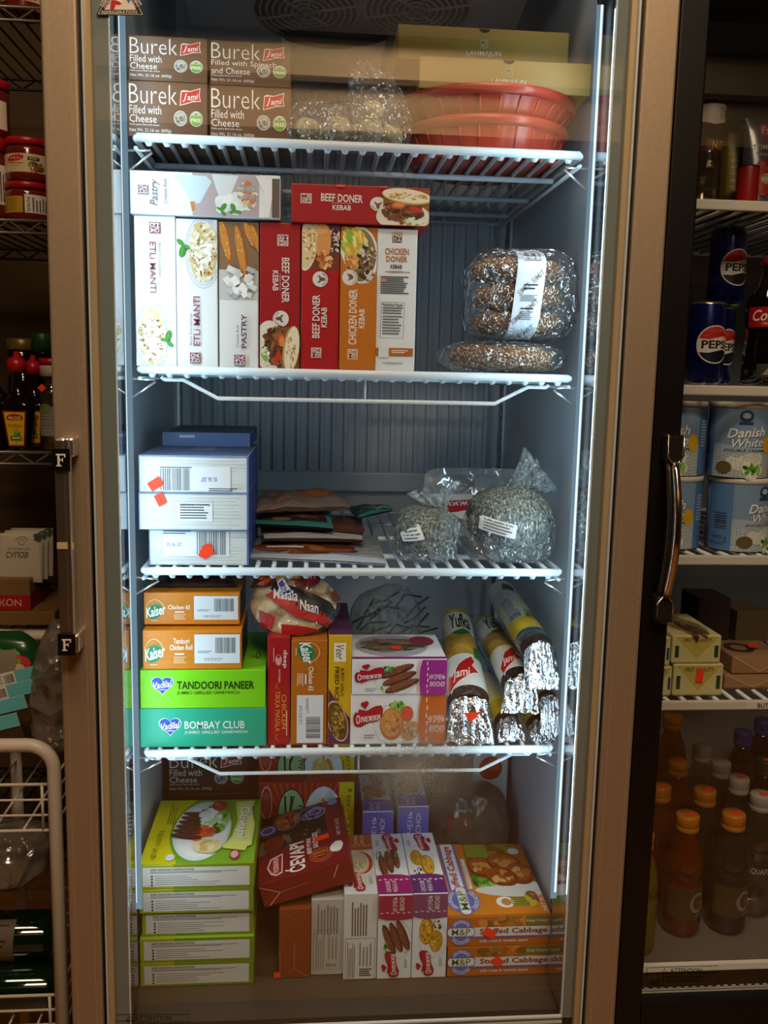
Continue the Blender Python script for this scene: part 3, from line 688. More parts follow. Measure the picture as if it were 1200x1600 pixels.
def doner_pic(p, x, y, w, h, rot, seed):
    """bread half, tomato and sliced meat, drawn lying along x"""
    q = Pr(); q.r(0, 0, 100, 100, '#8a5a3a'); q.e(45, 78, 60, 40, '#e8dccb'); q.food(45, 62, 46, 30, 120, MEAT, 5, 11, seed, asp=2.2); q.e(32, 46, 15, 9, '#d8602a'); q.e(34, 44, 12, 6, '#e88a4a'); q.e(72, 56, 17, 7, '#c43a24', 18); q.food(70, 88, 26, 10, 24, ['#dfe6c4', '#8fb05a', '#f0ead8'], 4, 8, seed + 3)
    q.e(52, 20, 56, 22, '#c99a52', 8); q.e(52, 18, 54, 19, '#efe4c8', 8); q.food(56, 20, 44, 12, 40, ['#cf9d4e', '#b8863c', '#f6eed8', '#dcb46c'], 2.5, 5.5, seed + 5, ang=8, jit=20)
    p.put(q, *xf(x, y, w, h, rot))
px = (404, 348, 470, 573); px = (406, 348, 469, 574); p = Pr()
mo(p, 433, 366, 17, -90, '#d8cfcb', '#a01a20'); p.t(440, 401, 452, 470, 'BEEF DONER', '#e9dcd6', -90, bold=0.03); p.t(426, 421, 435, 452, 'KEBAB', '#e9dcd6', -90, bold=0.03); p.lines(437, 425, 438.6, 452, 1, '#cf8a8a', 0.8, True); steer(p, 439, 495, 12.5, -90)
doner_pic(p, 408, 508, 59, 66, -90, 31)
k1 = Carton('kebab_carton', 'upright red beef kebab carton with its bread picture at the foot, beside the pastry carton', px, 0.013, 0.13, '#a01a1e', {'front': clip(p, px)}, **UP)
px = (471, 350, 530, 575); p = Pr(); q = Pr()
p.r(471.5, 350.5, 529.5, 420, '#7a3a2a'); p.e(481, 380, 15, 42, '#efe4c8', 8); p.e(481, 380, 13, 39, '#e3cfa0', 8); p.food(483, 374, 10, 34, 40, ['#cf9d4e', '#b8863c', '#f6eed8'], 1.5, 3.5, 44); p.food(522, 374, 9, 26, 60, ['#5a2a3a', '#6b3a4a', '#3f2424', '#d8c8b8'], 2, 5, 45); p.e(505, 380, 11, 30, '#e09a58', 4); p.food(507, 404, 12, 16, 60, ['#e8b070', '#c87a3c', '#f0c890', '#a85c2c'], 2, 5, 46); p.e(503, 358, 9, 9, '#e8a868')
steer(p, 500, 434, 12, 90); p.t(488, 458, 500, 525, 'BEEF DONER', '#e9dcd6', 90, bold=0.03); p.t(502, 477, 511, 508, 'KEBAB', '#e9dcd6', 90, bold=0.03); mo(p, 487, 540, 16, 90, '#d8cfcb', '#a01a20')
k2 = Carton('kebab_carton', 'upright red beef kebab carton beside the orange one, sandwich picture at the top', px, 0.013, 0.13, '#b01c22', {'front': clip(p, px)}, **UP)
px = (531, 354, 588, 577); p = Pr(); p.e(560, 400, 30, 46, '#e8ecec', 0); p.e(560, 398, 26, 42, '#f6f6f2'); p.e(562, 398, 24, 40, '#8a7a58'); p.food(552, 380, 20, 24, 100, FRY + ['#8fb83a', '#b8d850'], 3, 6, 51, ang=60, asp=3.6, jit=25); p.food(572, 408, 16, 30, 90, ['#4a3426', '#6b4e38', '#8a6a50', '#d8ccc0', '#3a241c'], 3, 6, 52); p.food(550, 408, 11, 14, 30, ['#e0a05a', '#c88440', '#f0c080'], 3, 6, 53); p.poly([(531.3, 395), (531.3, 575), (587, 575), (587, 430), (574, 440), (560, 441), (545, 430)], OR)
chick(p, 546, 432, 12, 90); p.t(545, 450, 558, 536, 'CHICKEN DONER', '#efe0d0', 90, bold=0.03, ang=0); p.t(561, 480, 570, 510, 'KEBAB', '#efe0d0', 90, bold=0.03); mo(p, 544, 543, 16, 90, '#e0d4c6', '#b8651c')
k3 = Carton('kebab_carton', 'orange chicken kebab carton standing between a red and a white carton', px, 0.013, 0.13, OR, {'front': clip(p, px)}, **UP)
px = (588, 357, 650, 578); p = Pr(); L_moda(p, 611, 364, 14.5, 0, '#3a3230', '#e6e6e4'); p.r(610.6, 363.6, 626, 370, '#b06a20'); p.t(611.5, 364.3, 617.5, 369.8, 'M', '#f0f0ee', bold=.02); p.t(619, 364.3, 625, 369.8, 'O', '#f0f0ee', bold=.02)
p.t(600, 387, 637, 397, 'CHICKEN', '#b5651c', bold=0.035); p.t(602, 399, 635, 408, 'DONER', '#b5651c', bold=0.035); p.t(609, 412, 627, 418, 'KEBAB', '#2c2724', bold=0.035); p.lines(601, 422.5, 640, 425, 1, '#a8703a', 0.4, rag=0); p.t(608, 421.5, 628, 424.5, 'INGREDIENTS', '#a8703a', bold=.02)
p.lines(594, 430, 639, 458, 9, '#4c4845', 0.5); p.r(594, 434, 603, 438, '#d88080'); p.line([(596, 470), (632, 470), (631, 525), (595, 525), (596, 470)], 0.6, '#2c2926'); p.t(598, 471.5, 629, 476, 'Nutrition Facts', '#1c1a18', bold=0.03); p.lines(598, 478, 630, 490, 3, '#2c2926', 0.35, rag=0.1); p.lines(598, 491, 630, 522, 7, '#55504c', 0.35)
p.r(588.5, 541, 647, 553, '#b5651c'); p.r(593, 540, 609, 556, '#dfe3e6'); p.lines(613, 544, 640, 550, 2, '#f0e0cc', 0.5); p.t(600, 562, 631, 566, 'modafoods.com', '#4a4644')
k4 = Carton('kebab_carton', 'white chicken kebab carton showing its ingredients, last of the upright row', px, 0.013, 0.13, '#e4e8ea', {'front': clip(p, px), 'right': Pr().e(18, 12, 12, 5, '#c43a40')}, **UP)
# two cartons lying on the row
px = (203, 270, 438, 345); p = Pr(); p.r(300, 270.5, 404, 344.5, '#b9aeb2'); p.poly([(268, 276), (282, 274), (322, 276), (330, 285), (312, 322), (300, 325), (288, 300)], '#cfe3ee'); p.poly([(296, 320), (304, 320), (304, 336), (299, 337)], '#c98a52'); p.poly([(330, 272), (372, 273), (356, 318), (348, 325), (338, 300)], '#dfe7ea'); p.e(345, 322, 9, 14, '#eef4f6', -20)
p.food(372, 320, 34, 22, 20, ['#e6ecee', '#f4f8f8', '#cfd8dc'], 8, 16, 61); p.food(385, 306, 14, 26, 50, ['#c4a878', '#dcc8a0', '#a8a89c', '#efe6d0', '#d87a5a'], 3, 7, 62); mint(p, 345, 334, 0.8, -60); mint(p, 366, 335, 0.8, -110); p.poly([(398, 271), (430, 280), (420, 344), (404, 344), (412, 300)], '#f0eef0'); p.r(425, 276, 437, 344, '#6a5a50')
mo(p, 216, 295, 16, 90, '#7a4450'); p.t(234, 284, 250, 330, 'Pastry', '#5d5a5e', 90, bold=0.006, shear=0.3); p.t(255, 284, 260.5, 326, 'Cheese Roll', '#55525a', 90, bold=0.01)
tz = max(m1.Z1, m2.Z1, m3.Z1) + 0.0006
lp = Carton('pastry_carton', 'white cheese roll pastry carton lying across the tops of the white upright cartons', px, 0.006, 0.10, '#e9eff2', {'front': clip(p, px)}, z=tz)
px = (455, 290, 671, 357); p = Pr(); mo(p, 469.5, 307, 17, 0, '#d8cfcb', '#a01a20'); q = Pr(); q.arc(535, 420, 106, -18, 18, 12, 'BEEF DONER', '#eadfda', bold=0.03); q.items = [([(a, b - 0) for a, b in v], f, c, l) for v, f, c, l in q.items]; p.t(501, 306, 566, 320, 'BEEF DONER', '#eadfda', bold=0.03, ang=1); p.t(519, 325, 548, 334, 'KEBAB', '#eadfda', bold=0.03); p.lines(518, 321, 550, 322.8, 1, '#d08c8c', 0.8); steer(p, 590, 321, 12.5); doner_pic(p, 598, 294, 72, 62, 0, 33)
tz2 = max(k1.Z1, k2.Z1, k3.Z1, k4.Z1) + 0.0006
lk = Carton('kebab_carton', 'red beef kebab carton lying across the tops of the upright kebab cartons', px, 0.006, 0.115, '#a5191f', {'front': clip(p, px), 'right': Pr().r(2, 3, 98, 97, '#d8d4d2')}, z=tz2, rz=0.0)
lk.stick('front', [[(525, 290.2), (525, 294.5), (538, 294), (538, 290.4)], [(593, 290.2), (593, 293), (604, 293), (604, 290.2)]])
# ------------------------------------------------------------------ third shelf: white boxes with barcodes
def wood_print(px, kind, seed):
    p = Pr(); x0, y0, x1, y1 = px; q = random.Random(seed)
    for k in range(11):
        y = y0 + (y1 - y0) * (k + 0.5) / 11; xa = x0 + q.uniform(2, 60); p.line([(xa, y), ((xa + x1) / 2, y + q.uniform(-1.2, 1.2)), (x1 - q.uniform(2, 30), y)], 0.7, '#c8c4ae')
    p.line([(x0 + 1, y0 + 1), (x1 - 1, y0 + 1)], 1.6, '#5a86c4'); p.line([(x0 + 1, y0), (x0 + 1, y1)], 1.6, '#7aa4d8'); p.line([(x1 - 1.4, y0), (x1 - 1.4, y1)], 2.2, '#4a6cc0')
    if kind == 'a': p.r(x0 + 30, y0 + 17, x1 - 28, y1 - 2, '#e9eff4'); p.bars(x0 + 33, y0 + 20, x0 + 80, y1 - 3, '#4c5560'); p.lines(x0 + 33, y0 + 17.5, x0 + 84, y0 + 19.5, 1, '#4c5560', 0.8); p.t(x0 + 97, y0 + 33, x0 + 122, y0 + 40, '05. 06. 207', '#3a62a8', 180, bold=0.01); p.lines(x1 - 62, y1 - 7, x1 - 16, y1 - 1, 2, '#4c5560', 0.45)
    if kind == 'b': p.r(x0 + 60, y0 + 15, x1 - 56, y1 - 13, '#e9eff4'); p.lines(x0 + 64, y0 + 17, x1 - 60, y1 - 15, 6, '#4c5560', 0.45); p.t(x0 + 64, y0 + 16.5, x1 - 60, y0 + 20, 'Best before: 05.06.2027', '#3c4650', 180, bold=0.02)
    if kind == 'c': p.r(x0 + 22, y0 + 4, x1 - 30, y1 - 14, '#e9eff4'); p.bars(x0 + 74, y0 + 3, x0 + 121, y1 - 16, '#4c5560'); p.t(x0 + 28, y0 + 20, x0 + 51, y0 + 26, '05. 06. 207', '#3a62a8', bold=0.01); p.lines(x0 + 22, y0 + 2, x0 + 66, y0 + 9, 2, '#4c5560', 0.45)
    return p
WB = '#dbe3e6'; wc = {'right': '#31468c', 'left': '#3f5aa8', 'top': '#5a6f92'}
px = (233, 827, 388, 882); w3 = Carton('fish_box', 'white barcoded box at the bottom of its stack, two orange tags on it', px, 0.02, 0.24, WB, {'front': wood_print(px, 'c', 71)}, z=T[2], cols=wc); w3.stick('front', [sq(320, 861, 14, 20, 28), sq(326, 858, 12, 18, -22)])
px = (217, 770, 388, 826); w2 = Carton('fish_box', 'white barcoded-stack box in the middle, orange tag at its top', px, 0.012, 0.24, WB, {'front': wood_print(px, 'b', 72)}, z=w3.Z1 + 0.0005, cols=wc); w2.stick('front', [sq(251, 780, 14, 18, -28)])
px = (217, 712, 388, 769); w1 = Carton('fish_box', 'white barcoded box uppermost of the front stack, orange tag beside its barcode', px, 0.012, 0.23, WB, {'front': wood_print(px, 'a', 73), 'top': Pr().bars(40, 30, 62, 62, '#9fb0c4')}, z=w2.Z1 + 0.0005, cols=wc); w1.stick('front', [sq(243, 756, 22, 15, -32)])
px = (254, 684, 391, 702); w0 = Carton('fish_box', 'white and blue box lying furthest back, on top of the barcoded stack', (254, 682, 390, 693), 0.17, 0.2, WB, {'front': Pr().lines(280, 684, 305, 687, 1, '#dfe8f2', .7)}, z=w1.Z1 + 0.0005, cols=dict(wc, front='#6f86b8'), zt=w1.Z1 + 0.022)
# ------------------------------------------------------------------ fourth shelf
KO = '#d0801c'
def kaiser(px, l1, l2, seed):
    p = Pr(); x0, y0, x1, y1 = px; w, h = x1 - x0, y1 - y0
    for k in range(7):
        q = random.Random(seed + k); p.ring(x0 + w * q.random(), y0 + h * q.random(), 12, 12, 0.5, '#dd9438', 16)
    clip(p, px); L_kaiser(p, x0 + 2, y0 + 4, w * 0.22, h * 0.86)
    if l2: p.t(x0 + w * 0.31, y0 + h * 0.2, x0 + w * 0.47, y0 + h * 0.34, l1, '#fbf0dc', bold=0.03); p.t(x0 + w * 0.27, y0 + h * 0.36, x0 + w * 0.5, y0 + h * 0.5, l2, '#fbf0dc', bold=0.03)
    else: p.t(x0 + w * 0.25, y0 + h * 0.38, x0 + w * 0.48, y0 + h * 0.52, l1, '#fbf0dc', bold=0.03)
    p.lines(x0 + w * 0.32, y0 + h * 0.58, x0 + w * 0.42, y0 + h * 0.63, 1, '#fbf0dc', .8); p.lines(x0 + w * 0.31, y0 + h * 0.67, x0 + w * 0.44, y0 + h * 0.86, 4, '#f6dcae', 0.4)
    p.r(x0 + w * 0.52, y0 + h * 0.1, x0 + w * 0.98, y0 + h * 0.84, '#dfe7ec'); p.bars(x0 + w * 0.73, y0 + h * 0.18, x0 + w * 0.94, y0 + h * 0.58, '#3c444c'); p.lines(x0 + w * 0.55, y0 + h * 0.52, x0 + w * 0.7, y0 + h * 0.6, 2, '#6a727a', 0.4); p.t(x0 + w * 0.62, y0 + h * 0.70, x0 + w * 0.8, y0 + h * 0.77, '03/22/27', '#4c545c')
    return p
px = (219, 1107, 416, 1165); p = Pr(); L_heart(p, 247, 1119, 37, 32); p.t(288, 1126, 382, 1137.5, 'BOMBAY CLUB', '#e9f6f2', bold=0.035); p.t(288, 1140.5, 386, 1146, 'JUMBO GRILLED SANDWICH', '#e9f6f2', bold=0.02)
s1 = Carton('sandwich_carton', 'teal grilled sandwich carton at the bottom of its stack on the lowest wire shelf', px, 0.012, 0.2, '#18a886', {'front': p}, z=T[3])
px = (219, 1047, 415, 1106); p = Pr(); L_heart(p, 235, 1055, 37, 33); p.t(276, 1064, 397, 1076.5, 'TANDOORI PANEER', '#123a10', bold=0.035); p.t(276, 1079.5, 373, 1085.5, 'JUMBO GRILLED SANDWICH', '#123a10', bold=0.02); pt = Pr(); pt.t(72, 55, 94, 75, '23  -0', '#3a6a1c', bold=.02)
s2 = Carton('sandwich_carton', 'bright green grilled sandwich carton lying on the teal one', px, 0.012, 0.2, '#7ad018', {'front': p, 'top': pt}, z=s1.Z1 + 0.0005)
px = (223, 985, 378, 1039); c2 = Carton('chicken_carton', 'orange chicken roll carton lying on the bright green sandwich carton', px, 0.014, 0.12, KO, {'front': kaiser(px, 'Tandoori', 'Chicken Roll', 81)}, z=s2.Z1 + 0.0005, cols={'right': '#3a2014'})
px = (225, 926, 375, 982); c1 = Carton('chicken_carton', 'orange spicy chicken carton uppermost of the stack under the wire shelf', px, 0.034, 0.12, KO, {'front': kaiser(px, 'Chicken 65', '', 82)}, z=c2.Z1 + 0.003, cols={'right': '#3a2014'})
px = (418, 995, 453, 1152); p = Pr(); p.t(441, 1014, 449, 1040, 'deep', '#f0dcd6', -90, bold=0.02); p.t(435, 1042, 438, 1060, 'KITCHEN', '#f0dcd6', -90); p.e(435, 1028, 5, 8, '#d8a098'); p.e(435, 1023, 2.4, 2.6, '#a01c1c'); p.t(440, 1078, 448, 1128, 'CHICKEN', '#e8903a', -90, bold=0.02); p.t(430, 1073, 438, 1132, 'TIKKA MASALA', '#e8903a', -90, bold=0.02); p.lines(447.5, 1100, 450, 1138, 1, '#e0b0a0', 0.6, True); p.line([(434, 1062), (430, 1066), (436, 1070)], 0.8, '#e8903a'); p.line([(434, 1136), (430, 1140), (436, 1146)], 0.8, '#e8903a'); p.lines(427, 1010, 429, 1030, 1, '#e0b0a0', .6, True)
t1 = Carton('curry_carton', 'narrow red chicken tikka masala carton standing on edge beside the sandwich cartons', px, 0.015, 0.14, '#a81c20', {'front': p}, z=T[3])
px = (455, 1000, 511, 1150); p = Pr(); q = kaiser((0, 0, 150, 56), 'Chicken 65', '', 84); p.put(q, lambda a, b: 511 - b, lambda a, b: 1000 + a)
t2 = Carton('chicken_carton', 'orange spicy chicken carton standing on edge between a red and a yellow carton', px, 0.015, 0.13, '#b86a1c', {'front': p}, z=T[3])
px = (513, 992, 549, 1145); p = Pr(); p.r(521, 1003, 540, 1029, '#f2ead6'); p.t(524, 1006, 537, 1026, 'Veer', '#6a5a2a', -90, bold=.01, shear=.3); p.t(532, 1038, 537.5, 1078, 'BURNT GARLIC', '#4a2c10', -90, bold=0.02); p.t(523, 1036, 530, 1084, 'FRIED RICE', '#4a2c10', -90, bold=0.03); p.poly([(513.5, 1066), (530, 1090), (548, 1108), (548, 1144), (513.5, 1144)], '#5a2a58'); p.e(528, 1112, 15, 30, '#d8c8c0', -18); p.e(528, 1112, 14, 28, '#6a4a24', -18); p.food(528, 1112, 12, 25, 120, ['#b08838', '#8a6428', '#c8a050', '#5a3c1c', '#6f8a3a'], 1.6, 4, 86)
t3 = Carton('rice_carton', 'narrow yellow and purple fried rice carton standing on edge', px, 0.015, 0.19, '#d8b020', {'front': clip(p, px)}, z=T[3], cols={'top': '#5a2a50', 'right': '#4a2344'})
def olez(px, bcol, pic, seed):
    """front: logo, plate with the dish, coloured wave on the right"""
    p = Pr(); x0, y0, x1, y1 = px; w, h = x1 - x0, y1 - y0; X = lambda a: x0 + w * a / 100; Yv = lambda a: y0 + h * a / 100
    p.ring(X(46), Yv(60), w * 0.22, h * 0.42, 1.0, '#c8ccd0', 30); olez_pic(p, X(50), Yv(54), w * 0.2, h * 0.38, pic, seed); L_ole(p, X(2), Yv(10), w * 0.32, h * 0.55)
    p.poly([(x1 - 0.4, y0 + 0.4), (X(74), y0 + 0.4), (X(71.5), Yv(25)), (X(71), Yv(60)), (X(72.5), y1 - 0.4), (x1 - 0.4, y1 - 0.4)], bcol)
    for k in range(6): p.line([(X(79.2 + 0.8 * (k % 2)), Yv(6 + k * 16)), (X(79 + 0.6 * (k % 2)), Yv(15 + k * 16))], 1.3, '#f4ece6')
    p.t(X(81), Yv(42), X(98), Yv(56), 'НУ ОЧЕНЬ', '#f4ece6', bold=0.01, shear=.15); p.t(X(82), Yv(62), X(98), Yv(76), 'ВКУСНО!', '#f4ece6', bold=0.01, shear=.15); p.lines(X(14), Yv(80), X(26), Yv(90), 2, '#8a8a90', 0.4)
    return clip(p, px)
def olez_pic(p, cx, cy, rx, ry, pic, seed):
    if pic == 'kebab': p.food(cx - rx * 0.5, cy + ry * 0.8, rx * 0.5, ry * 0.3, 16, GREENS + ['#dfe8c0'], 2, 4, seed); rolls(p, cx, cy, rx * 1.9, ry * 0.62, 3, -20, KEB, seed); p.food(cx - rx * 0.6, cy - ry * 0.7, rx * 0.3, ry * 0.25, 10, GREENS, 2, 4, seed + 1)
    if pic == 'cutlet': p.food(cx, cy - ry * 0.8, rx * 0.5, ry * 0.3, 18, GREENS, 2, 4.5, seed); p.e(cx - rx * 0.35, cy + ry * 0.15, rx * 0.62, ry * 0.85, '#b86a28'); p.e(cx - rx * 0.37, cy + ry * 0.08, rx * 0.55, ry * 0.72, '#d89446'); p.food(cx - rx * 0.36, cy + ry * 0.1, rx * 0.45, ry * 0.6, 40, PAN, 1.5, 4, seed + 1); p.e(cx + rx * 0.45, cy - ry * 0.4, rx * 0.32, ry * 0.42, '#d8502a'); p.e(cx + rx * 0.62, cy + ry * 0.5, rx * 0.48, ry * 0.5, '#c8904a', -15); p.food(cx + rx * 0.62, cy + ry * 0.52, rx * 0.36, ry * 0.36, 26, ['#b0906a', '#d8c090', '#8a6a48'], 1.5, 3.5, seed + 2)
    if pic == 'gold': p.e(cx + rx * 0.3, cy - ry * 0.35, rx * 0.8, ry * 0.55, '#b8761c'); p.e(cx + rx * 0.28, cy - ry * 0.42, rx * 0.7, ry * 0.42, '#e0b030'); p.food(cx + rx * 0.28, cy - ry * 0.4, rx * 0.6, ry * 0.35, 30, CUT, 1.5, 4, seed); p.e(cx - rx * 0.3, cy + ry * 0.4, rx * 0.66, ry * 0.5, '#c8941c'); p.food(cx - rx * 0.3, cy + ry * 0.36, rx * 0.55, ry * 0.4, 30, CUT, 1.5, 4, seed + 1); p.food(cx + rx * 0.8, cy + ry * 0.5, rx * 0.35, ry * 0.4, 12, ['#f4f4f0', '#3a4a28', '#dfe4da', '#2c2420'], 2, 5, seed + 2)
    if pic == 'soup': p.e(cx, cy + ry * 0.15, rx * 0.95, ry * 0.95, '#b84020'); p.e(cx, cy, rx * 0.9, ry * 0.8, '#d8c8a8'); p.food(cx, cy, rx * 0.75, ry * 0.65, 40, ['#b8b088', '#8a9a6a', '#d8d0b0', '#9aa47a'], 1.5, 4, seed); p.food(cx, cy - ry, rx * 0.8, ry * 0.25, 16, GREENS, 2, 5, seed + 1)
OW = '#e9ebee'
px = (548, 1085, 697, 1142); o1 = Carton('cutlet_carton', 'white and orange cutlet carton on the lowest wire shelf, beneath the magenta one', px, 0.014, 0.16, OW, {'front': olez(px, '#c8601c', 'cutlet', 91)}, z=T[3])
px = (550, 1030, 698, 1084); pt = Pr(); pt.e(45, 48, 40, 44, '#a8a8b0'); pt.food(48, 45, 30, 26, 70, ['#4a3a30', '#6b5444', '#8a6a54', '#3a4a34', '#9a7a68'], 5, 12, 93, asp=2.4, ang=5, jit=30); pt.e(80, 30, 14, 20, '#8a3038'); pt.r(0.5, 92, 99.5, 99.5, '#8a2a74')
o2 = Carton('kebab_stick_carton', 'white and magenta kebab stick carton lying on the white and orange one', px, 0.012, 0.13, OW, {'front': olez(px, '#a02a88', 'kebab', 92), 'top': pt}, z=o1.Z1 + 0.0005); o2.stick('top', [sq(50, 60, 9, 14, 20)])
# ------------------------------------------------------------------ bottom of the cabinet
def cevf(px, seed):
    p = Pr(); x0, y0, x1, y1 = px; w, h = x1 - x0, y1 - y0; p.r(x0 + w * 0.3, y0 + 0.3, x1 - 0.3, y1 - 0.3, '#6f8a1e'); p.r(x0 + w * 0.035, y0 + h * 0.12, x1 - w * 0.04, y1 - h * 0.1, '#cfcbc2'); k = '#3a3630'
    p.t(x0 + w * 0.1, y0 + h * 0.17, x0 + w * 0.48, y0 + h * 0.25, 'SAFE HANDLING INSTRUCTIONS', '#201c18', bold=0.05); p.lines(x0 + w * 0.1, y0 + h * 0.28, x1 - w * 0.12, y0 + h * 0.38, 2, '#6a665e', 0.5); p.lines(x0 + w * 0.14, y0 + h * 0.46, x1 - w * 0.2, y0 + h * 0.88, 5, '#7a766e', 0.28, rag=0.6, seed=seed)
    for i in range(4): p.e(x0 + w * 0.115, y0 + h * (0.48 + i * 0.12), w * 0.011, h * 0.045, k, 20, 7)
    return p
cy0 = [(219, 1508, 396, 1546), (218, 1459, 397, 1506), (220, 1421, 396, 1458), (217, 1388, 396, 1426), (216, 1350, 397, 1387)]
lb = ['lowest of the five yellow-green sausage cartons stacked on the cabinet floor', 'second from the bottom of the five yellow-green sausage cartons, its top edge showing', 'middle one of the five stacked yellow-green sausage cartons', 'second from the top of the five yellow-green sausage cartons', 'yellow-green sausage carton topping the stack of five, meat plate picture on top']
FL = ZFL + 0.0006; z = FL; zt0 = at(306, 1349, 0.02).z; hh = (zt0 - FL) / 5
cev = []
for i, px in enumerate(cy0):
    fc = {'front': cevf(px, 100 + i)}
    if i == 4:
        pt = Pr(); pt.poly([(0.5, 0.5), (36, 0.5), (30, 20), (24, 60), (32, 99.5), (0.5, 99.5)], '#e0d410'); pt.e(48, 50, 29, 50, '#7aa82a'); pt.e(48, 50, 26.5, 46, '#e4eef0', n=40); pt.e(48, 50, 23.5, 41, '#f4f8f6', n=40)
        rolls(pt, 38, 44, 30, 8, 6, 10, ['#4a2c20', '#6b4030', '#2f1a12', '#8a5a44', '#553226'], 111); pt.food(58, 34, 12, 24, 60, GREENS + ['#e8f0e0', '#c8e0a0'], 4, 9, 112); pt.e(60, 14, 7, 9, '#b82a2a'); pt.food(60, 14, 6, 8, 16, ['#c83a3a', '#8a1c1c', '#e07a6a'], 2, 4, 113); pt.food(51, 56, 8, 9, 16, ['#d84a28', '#e86a3a', '#b83018'], 3, 6, 114); pt.e(56, 78, 13, 10, '#e8d8a0', 10); pt.food(55, 78, 12, 9, 40, ['#f0e4b8', '#d8bc70', '#e8d090'], 3, 6, 115); pt.food(51, 30, 6, 10, 12, ['#ffffff', '#eef4ee'], 4, 8, 116)
        pt.poly([(75, 8), (94, 6), (94, 16), (91, 17), (97, 46), (96, 78), (92, 80), (91, 86), (72, 82), (70, 80), (77, 64), (80, 40)], '#d8e070'); pt.poly([(78, 9), (91, 8), (95, 46), (94, 76), (76, 76), (82, 44)], '#ece88a'); pt.t(80, 18, 94, 70, 'Ćevapi', '#4a6a30', -90, bold=0.03, shear=0.25); pt.t(79.4, 17.4, 93.4, 69.4, 'Ćevapi', '#ffffff', -90, bold=0.018, shear=0.25)
        pt.e(82, 91, 4.5, 7, '#a8242a'); pt.e(82, 91, 3.4, 5.2, '#e0b0a8'); pt.e(26, 94, 4, 4.5, '#dfe8ee'); pt.lines(14, 10, 22, 44, 3, '#6a6a10', 0.3, True); pt.t(9, 54, 15, 96, 'NET WT. 1.6 LB (720 g)', '#5a5a10', 90)
        fc['top'] = clip(pt, (0, 0, 100, 100))
    c = Carton('sausage_carton', lb[i], px, 0.02 if i != 2 else 0.026, 0.21, '#a0a016', fc, z=z, zt=z + hh - 0.0008, cols={'top': '#7ab02a'} if i in (1, 4) else None, x=(at(px[0], px[1], .02).x, at(px[2], px[1], .02).x))
    z += hh; cev.append(c)
cev[4].stick('top', [sq(46, 64, 7, 10, 4)])
# white-fronted cutlet cartons standing on end
def olez_up(px, bcol, pic, seed, topc=True):
    p = Pr(); x0, y0, x1, y1 = px; q = Pr(); r = olez((0, 0, 150, 54), bcol, pic, seed); s_ = (y1 - y0) / 150; t_ = (x1 - x0) / 54
    p.put(r, lambda a, b: x0 + b * t_, lambda a, b: y1 - a * s_); return p
def olez_top(bcol, pic, seed, flip=False):
    p = Pr(); r = olez((0, 0, 100, 100), bcol, pic, seed)
    if flip: p.put(r, lambda a, b: b, lambda a, b: 100 - a)
    else: p.put(r, lambda a, b: 100 - b, lambda a, b: a)
    return p
px = (590, 1398, 643, 1543); u1 = Carton('kebab_stick_carton', 'kebab stick carton with a crimson band standing on end on the cabinet floor', px, 0.02, 0.19, OW, {'front': olez_up(px, '#a82a48', 'kebab', 121), 'top': olez_top('#a8186c', 'kebab', 122)}, z=FL)
px = (644, 1396, 698, 1541); u2 = Carton('cutlet_carton', 'golden cutlet carton with a purple band standing beside the stuffed cabbage', px, 0.02, 0.19, OW, {'front': olez_up(px, '#8a4a6a', 'gold', 123), 'top': olez_top('#6a2a74', 'gold', 124)}, z=FL)
px = (537, 1396, 589, 1543); p = Pr(); p.lines(549, 1408, 575, 1468, 6, '#6a665e', 0.5, True); p.line([(540, 1472), (586, 1472), (586, 1542), (540, 1542), (540, 1472)], 0.7, '#4a463e'); p.lines(543, 1476, 556, 1540, 5, '#6a665e', 0.4, True); p.lines(562, 1478, 584, 1520, 4, '#7a766e', 0.3, True); p.lines(562, 1524, 582, 1538, 4, '#5a564e', 0.6)
u3 = Carton('soup_carton', 'white carton showing its text side, red soup bowl pictured on its top', px, 0.021, 0.18, '#dcdad4', {'front': p, 'top': olez_top('#c8602a', 'soup', 125, True)}, z=FL)
px = (486, 1405, 537, 1538); p = Pr(); p.lines(496, 1412, 530, 1466, 7, '#7a766e', 0.45, True); p.line([(490, 1458), (532, 1458), (532, 1528), (490, 1528), (490, 1458)], 0.7, '#8a5a4a'); p.lines(494, 1462, 508, 1526, 4, '#8a867e', 0.35, True); p.lines(513, 1462, 530, 1510, 3, '#8a867e', 0.3, True); p.t(510, 1518, 526, 1523, '20271A', '#2c2822', bold=.01)
u4 = Carton('soup_carton', 'greyish carton showing its text side, standing beside the plain rust-brown carton', px, 0.035, 0.17, '#bdb8ae', {'front': p}, z=FL)
px = (436, 1420, 485, 1545); p = Pr(); p.line([(444, 1426), (456, 1436), (458, 1440)], 0.6, '#a08060'); p.line([(460, 1480), (460, 1528), (438, 1546)], 0.7, '#b8906a'); p.line([(460, 1528), (480, 1543)], 0.7, '#b8906a'); p.line([(435.6, 1430), (438, 1545)], 0.7, '#c8905a')
u5 = Carton('sausage_box', 'plain rust-brown carton standing upright under the tilted dark red carton', px, 0.03, 0.16, '#8a4018', {'front': clip(p, px)}, z=FL); u5.stick('front', [[(427.5, 1533), (429, 1543), (438, 1541), (437, 1531)], [(436.3, 1493), (436.3, 1500), (439.5, 1496)]])
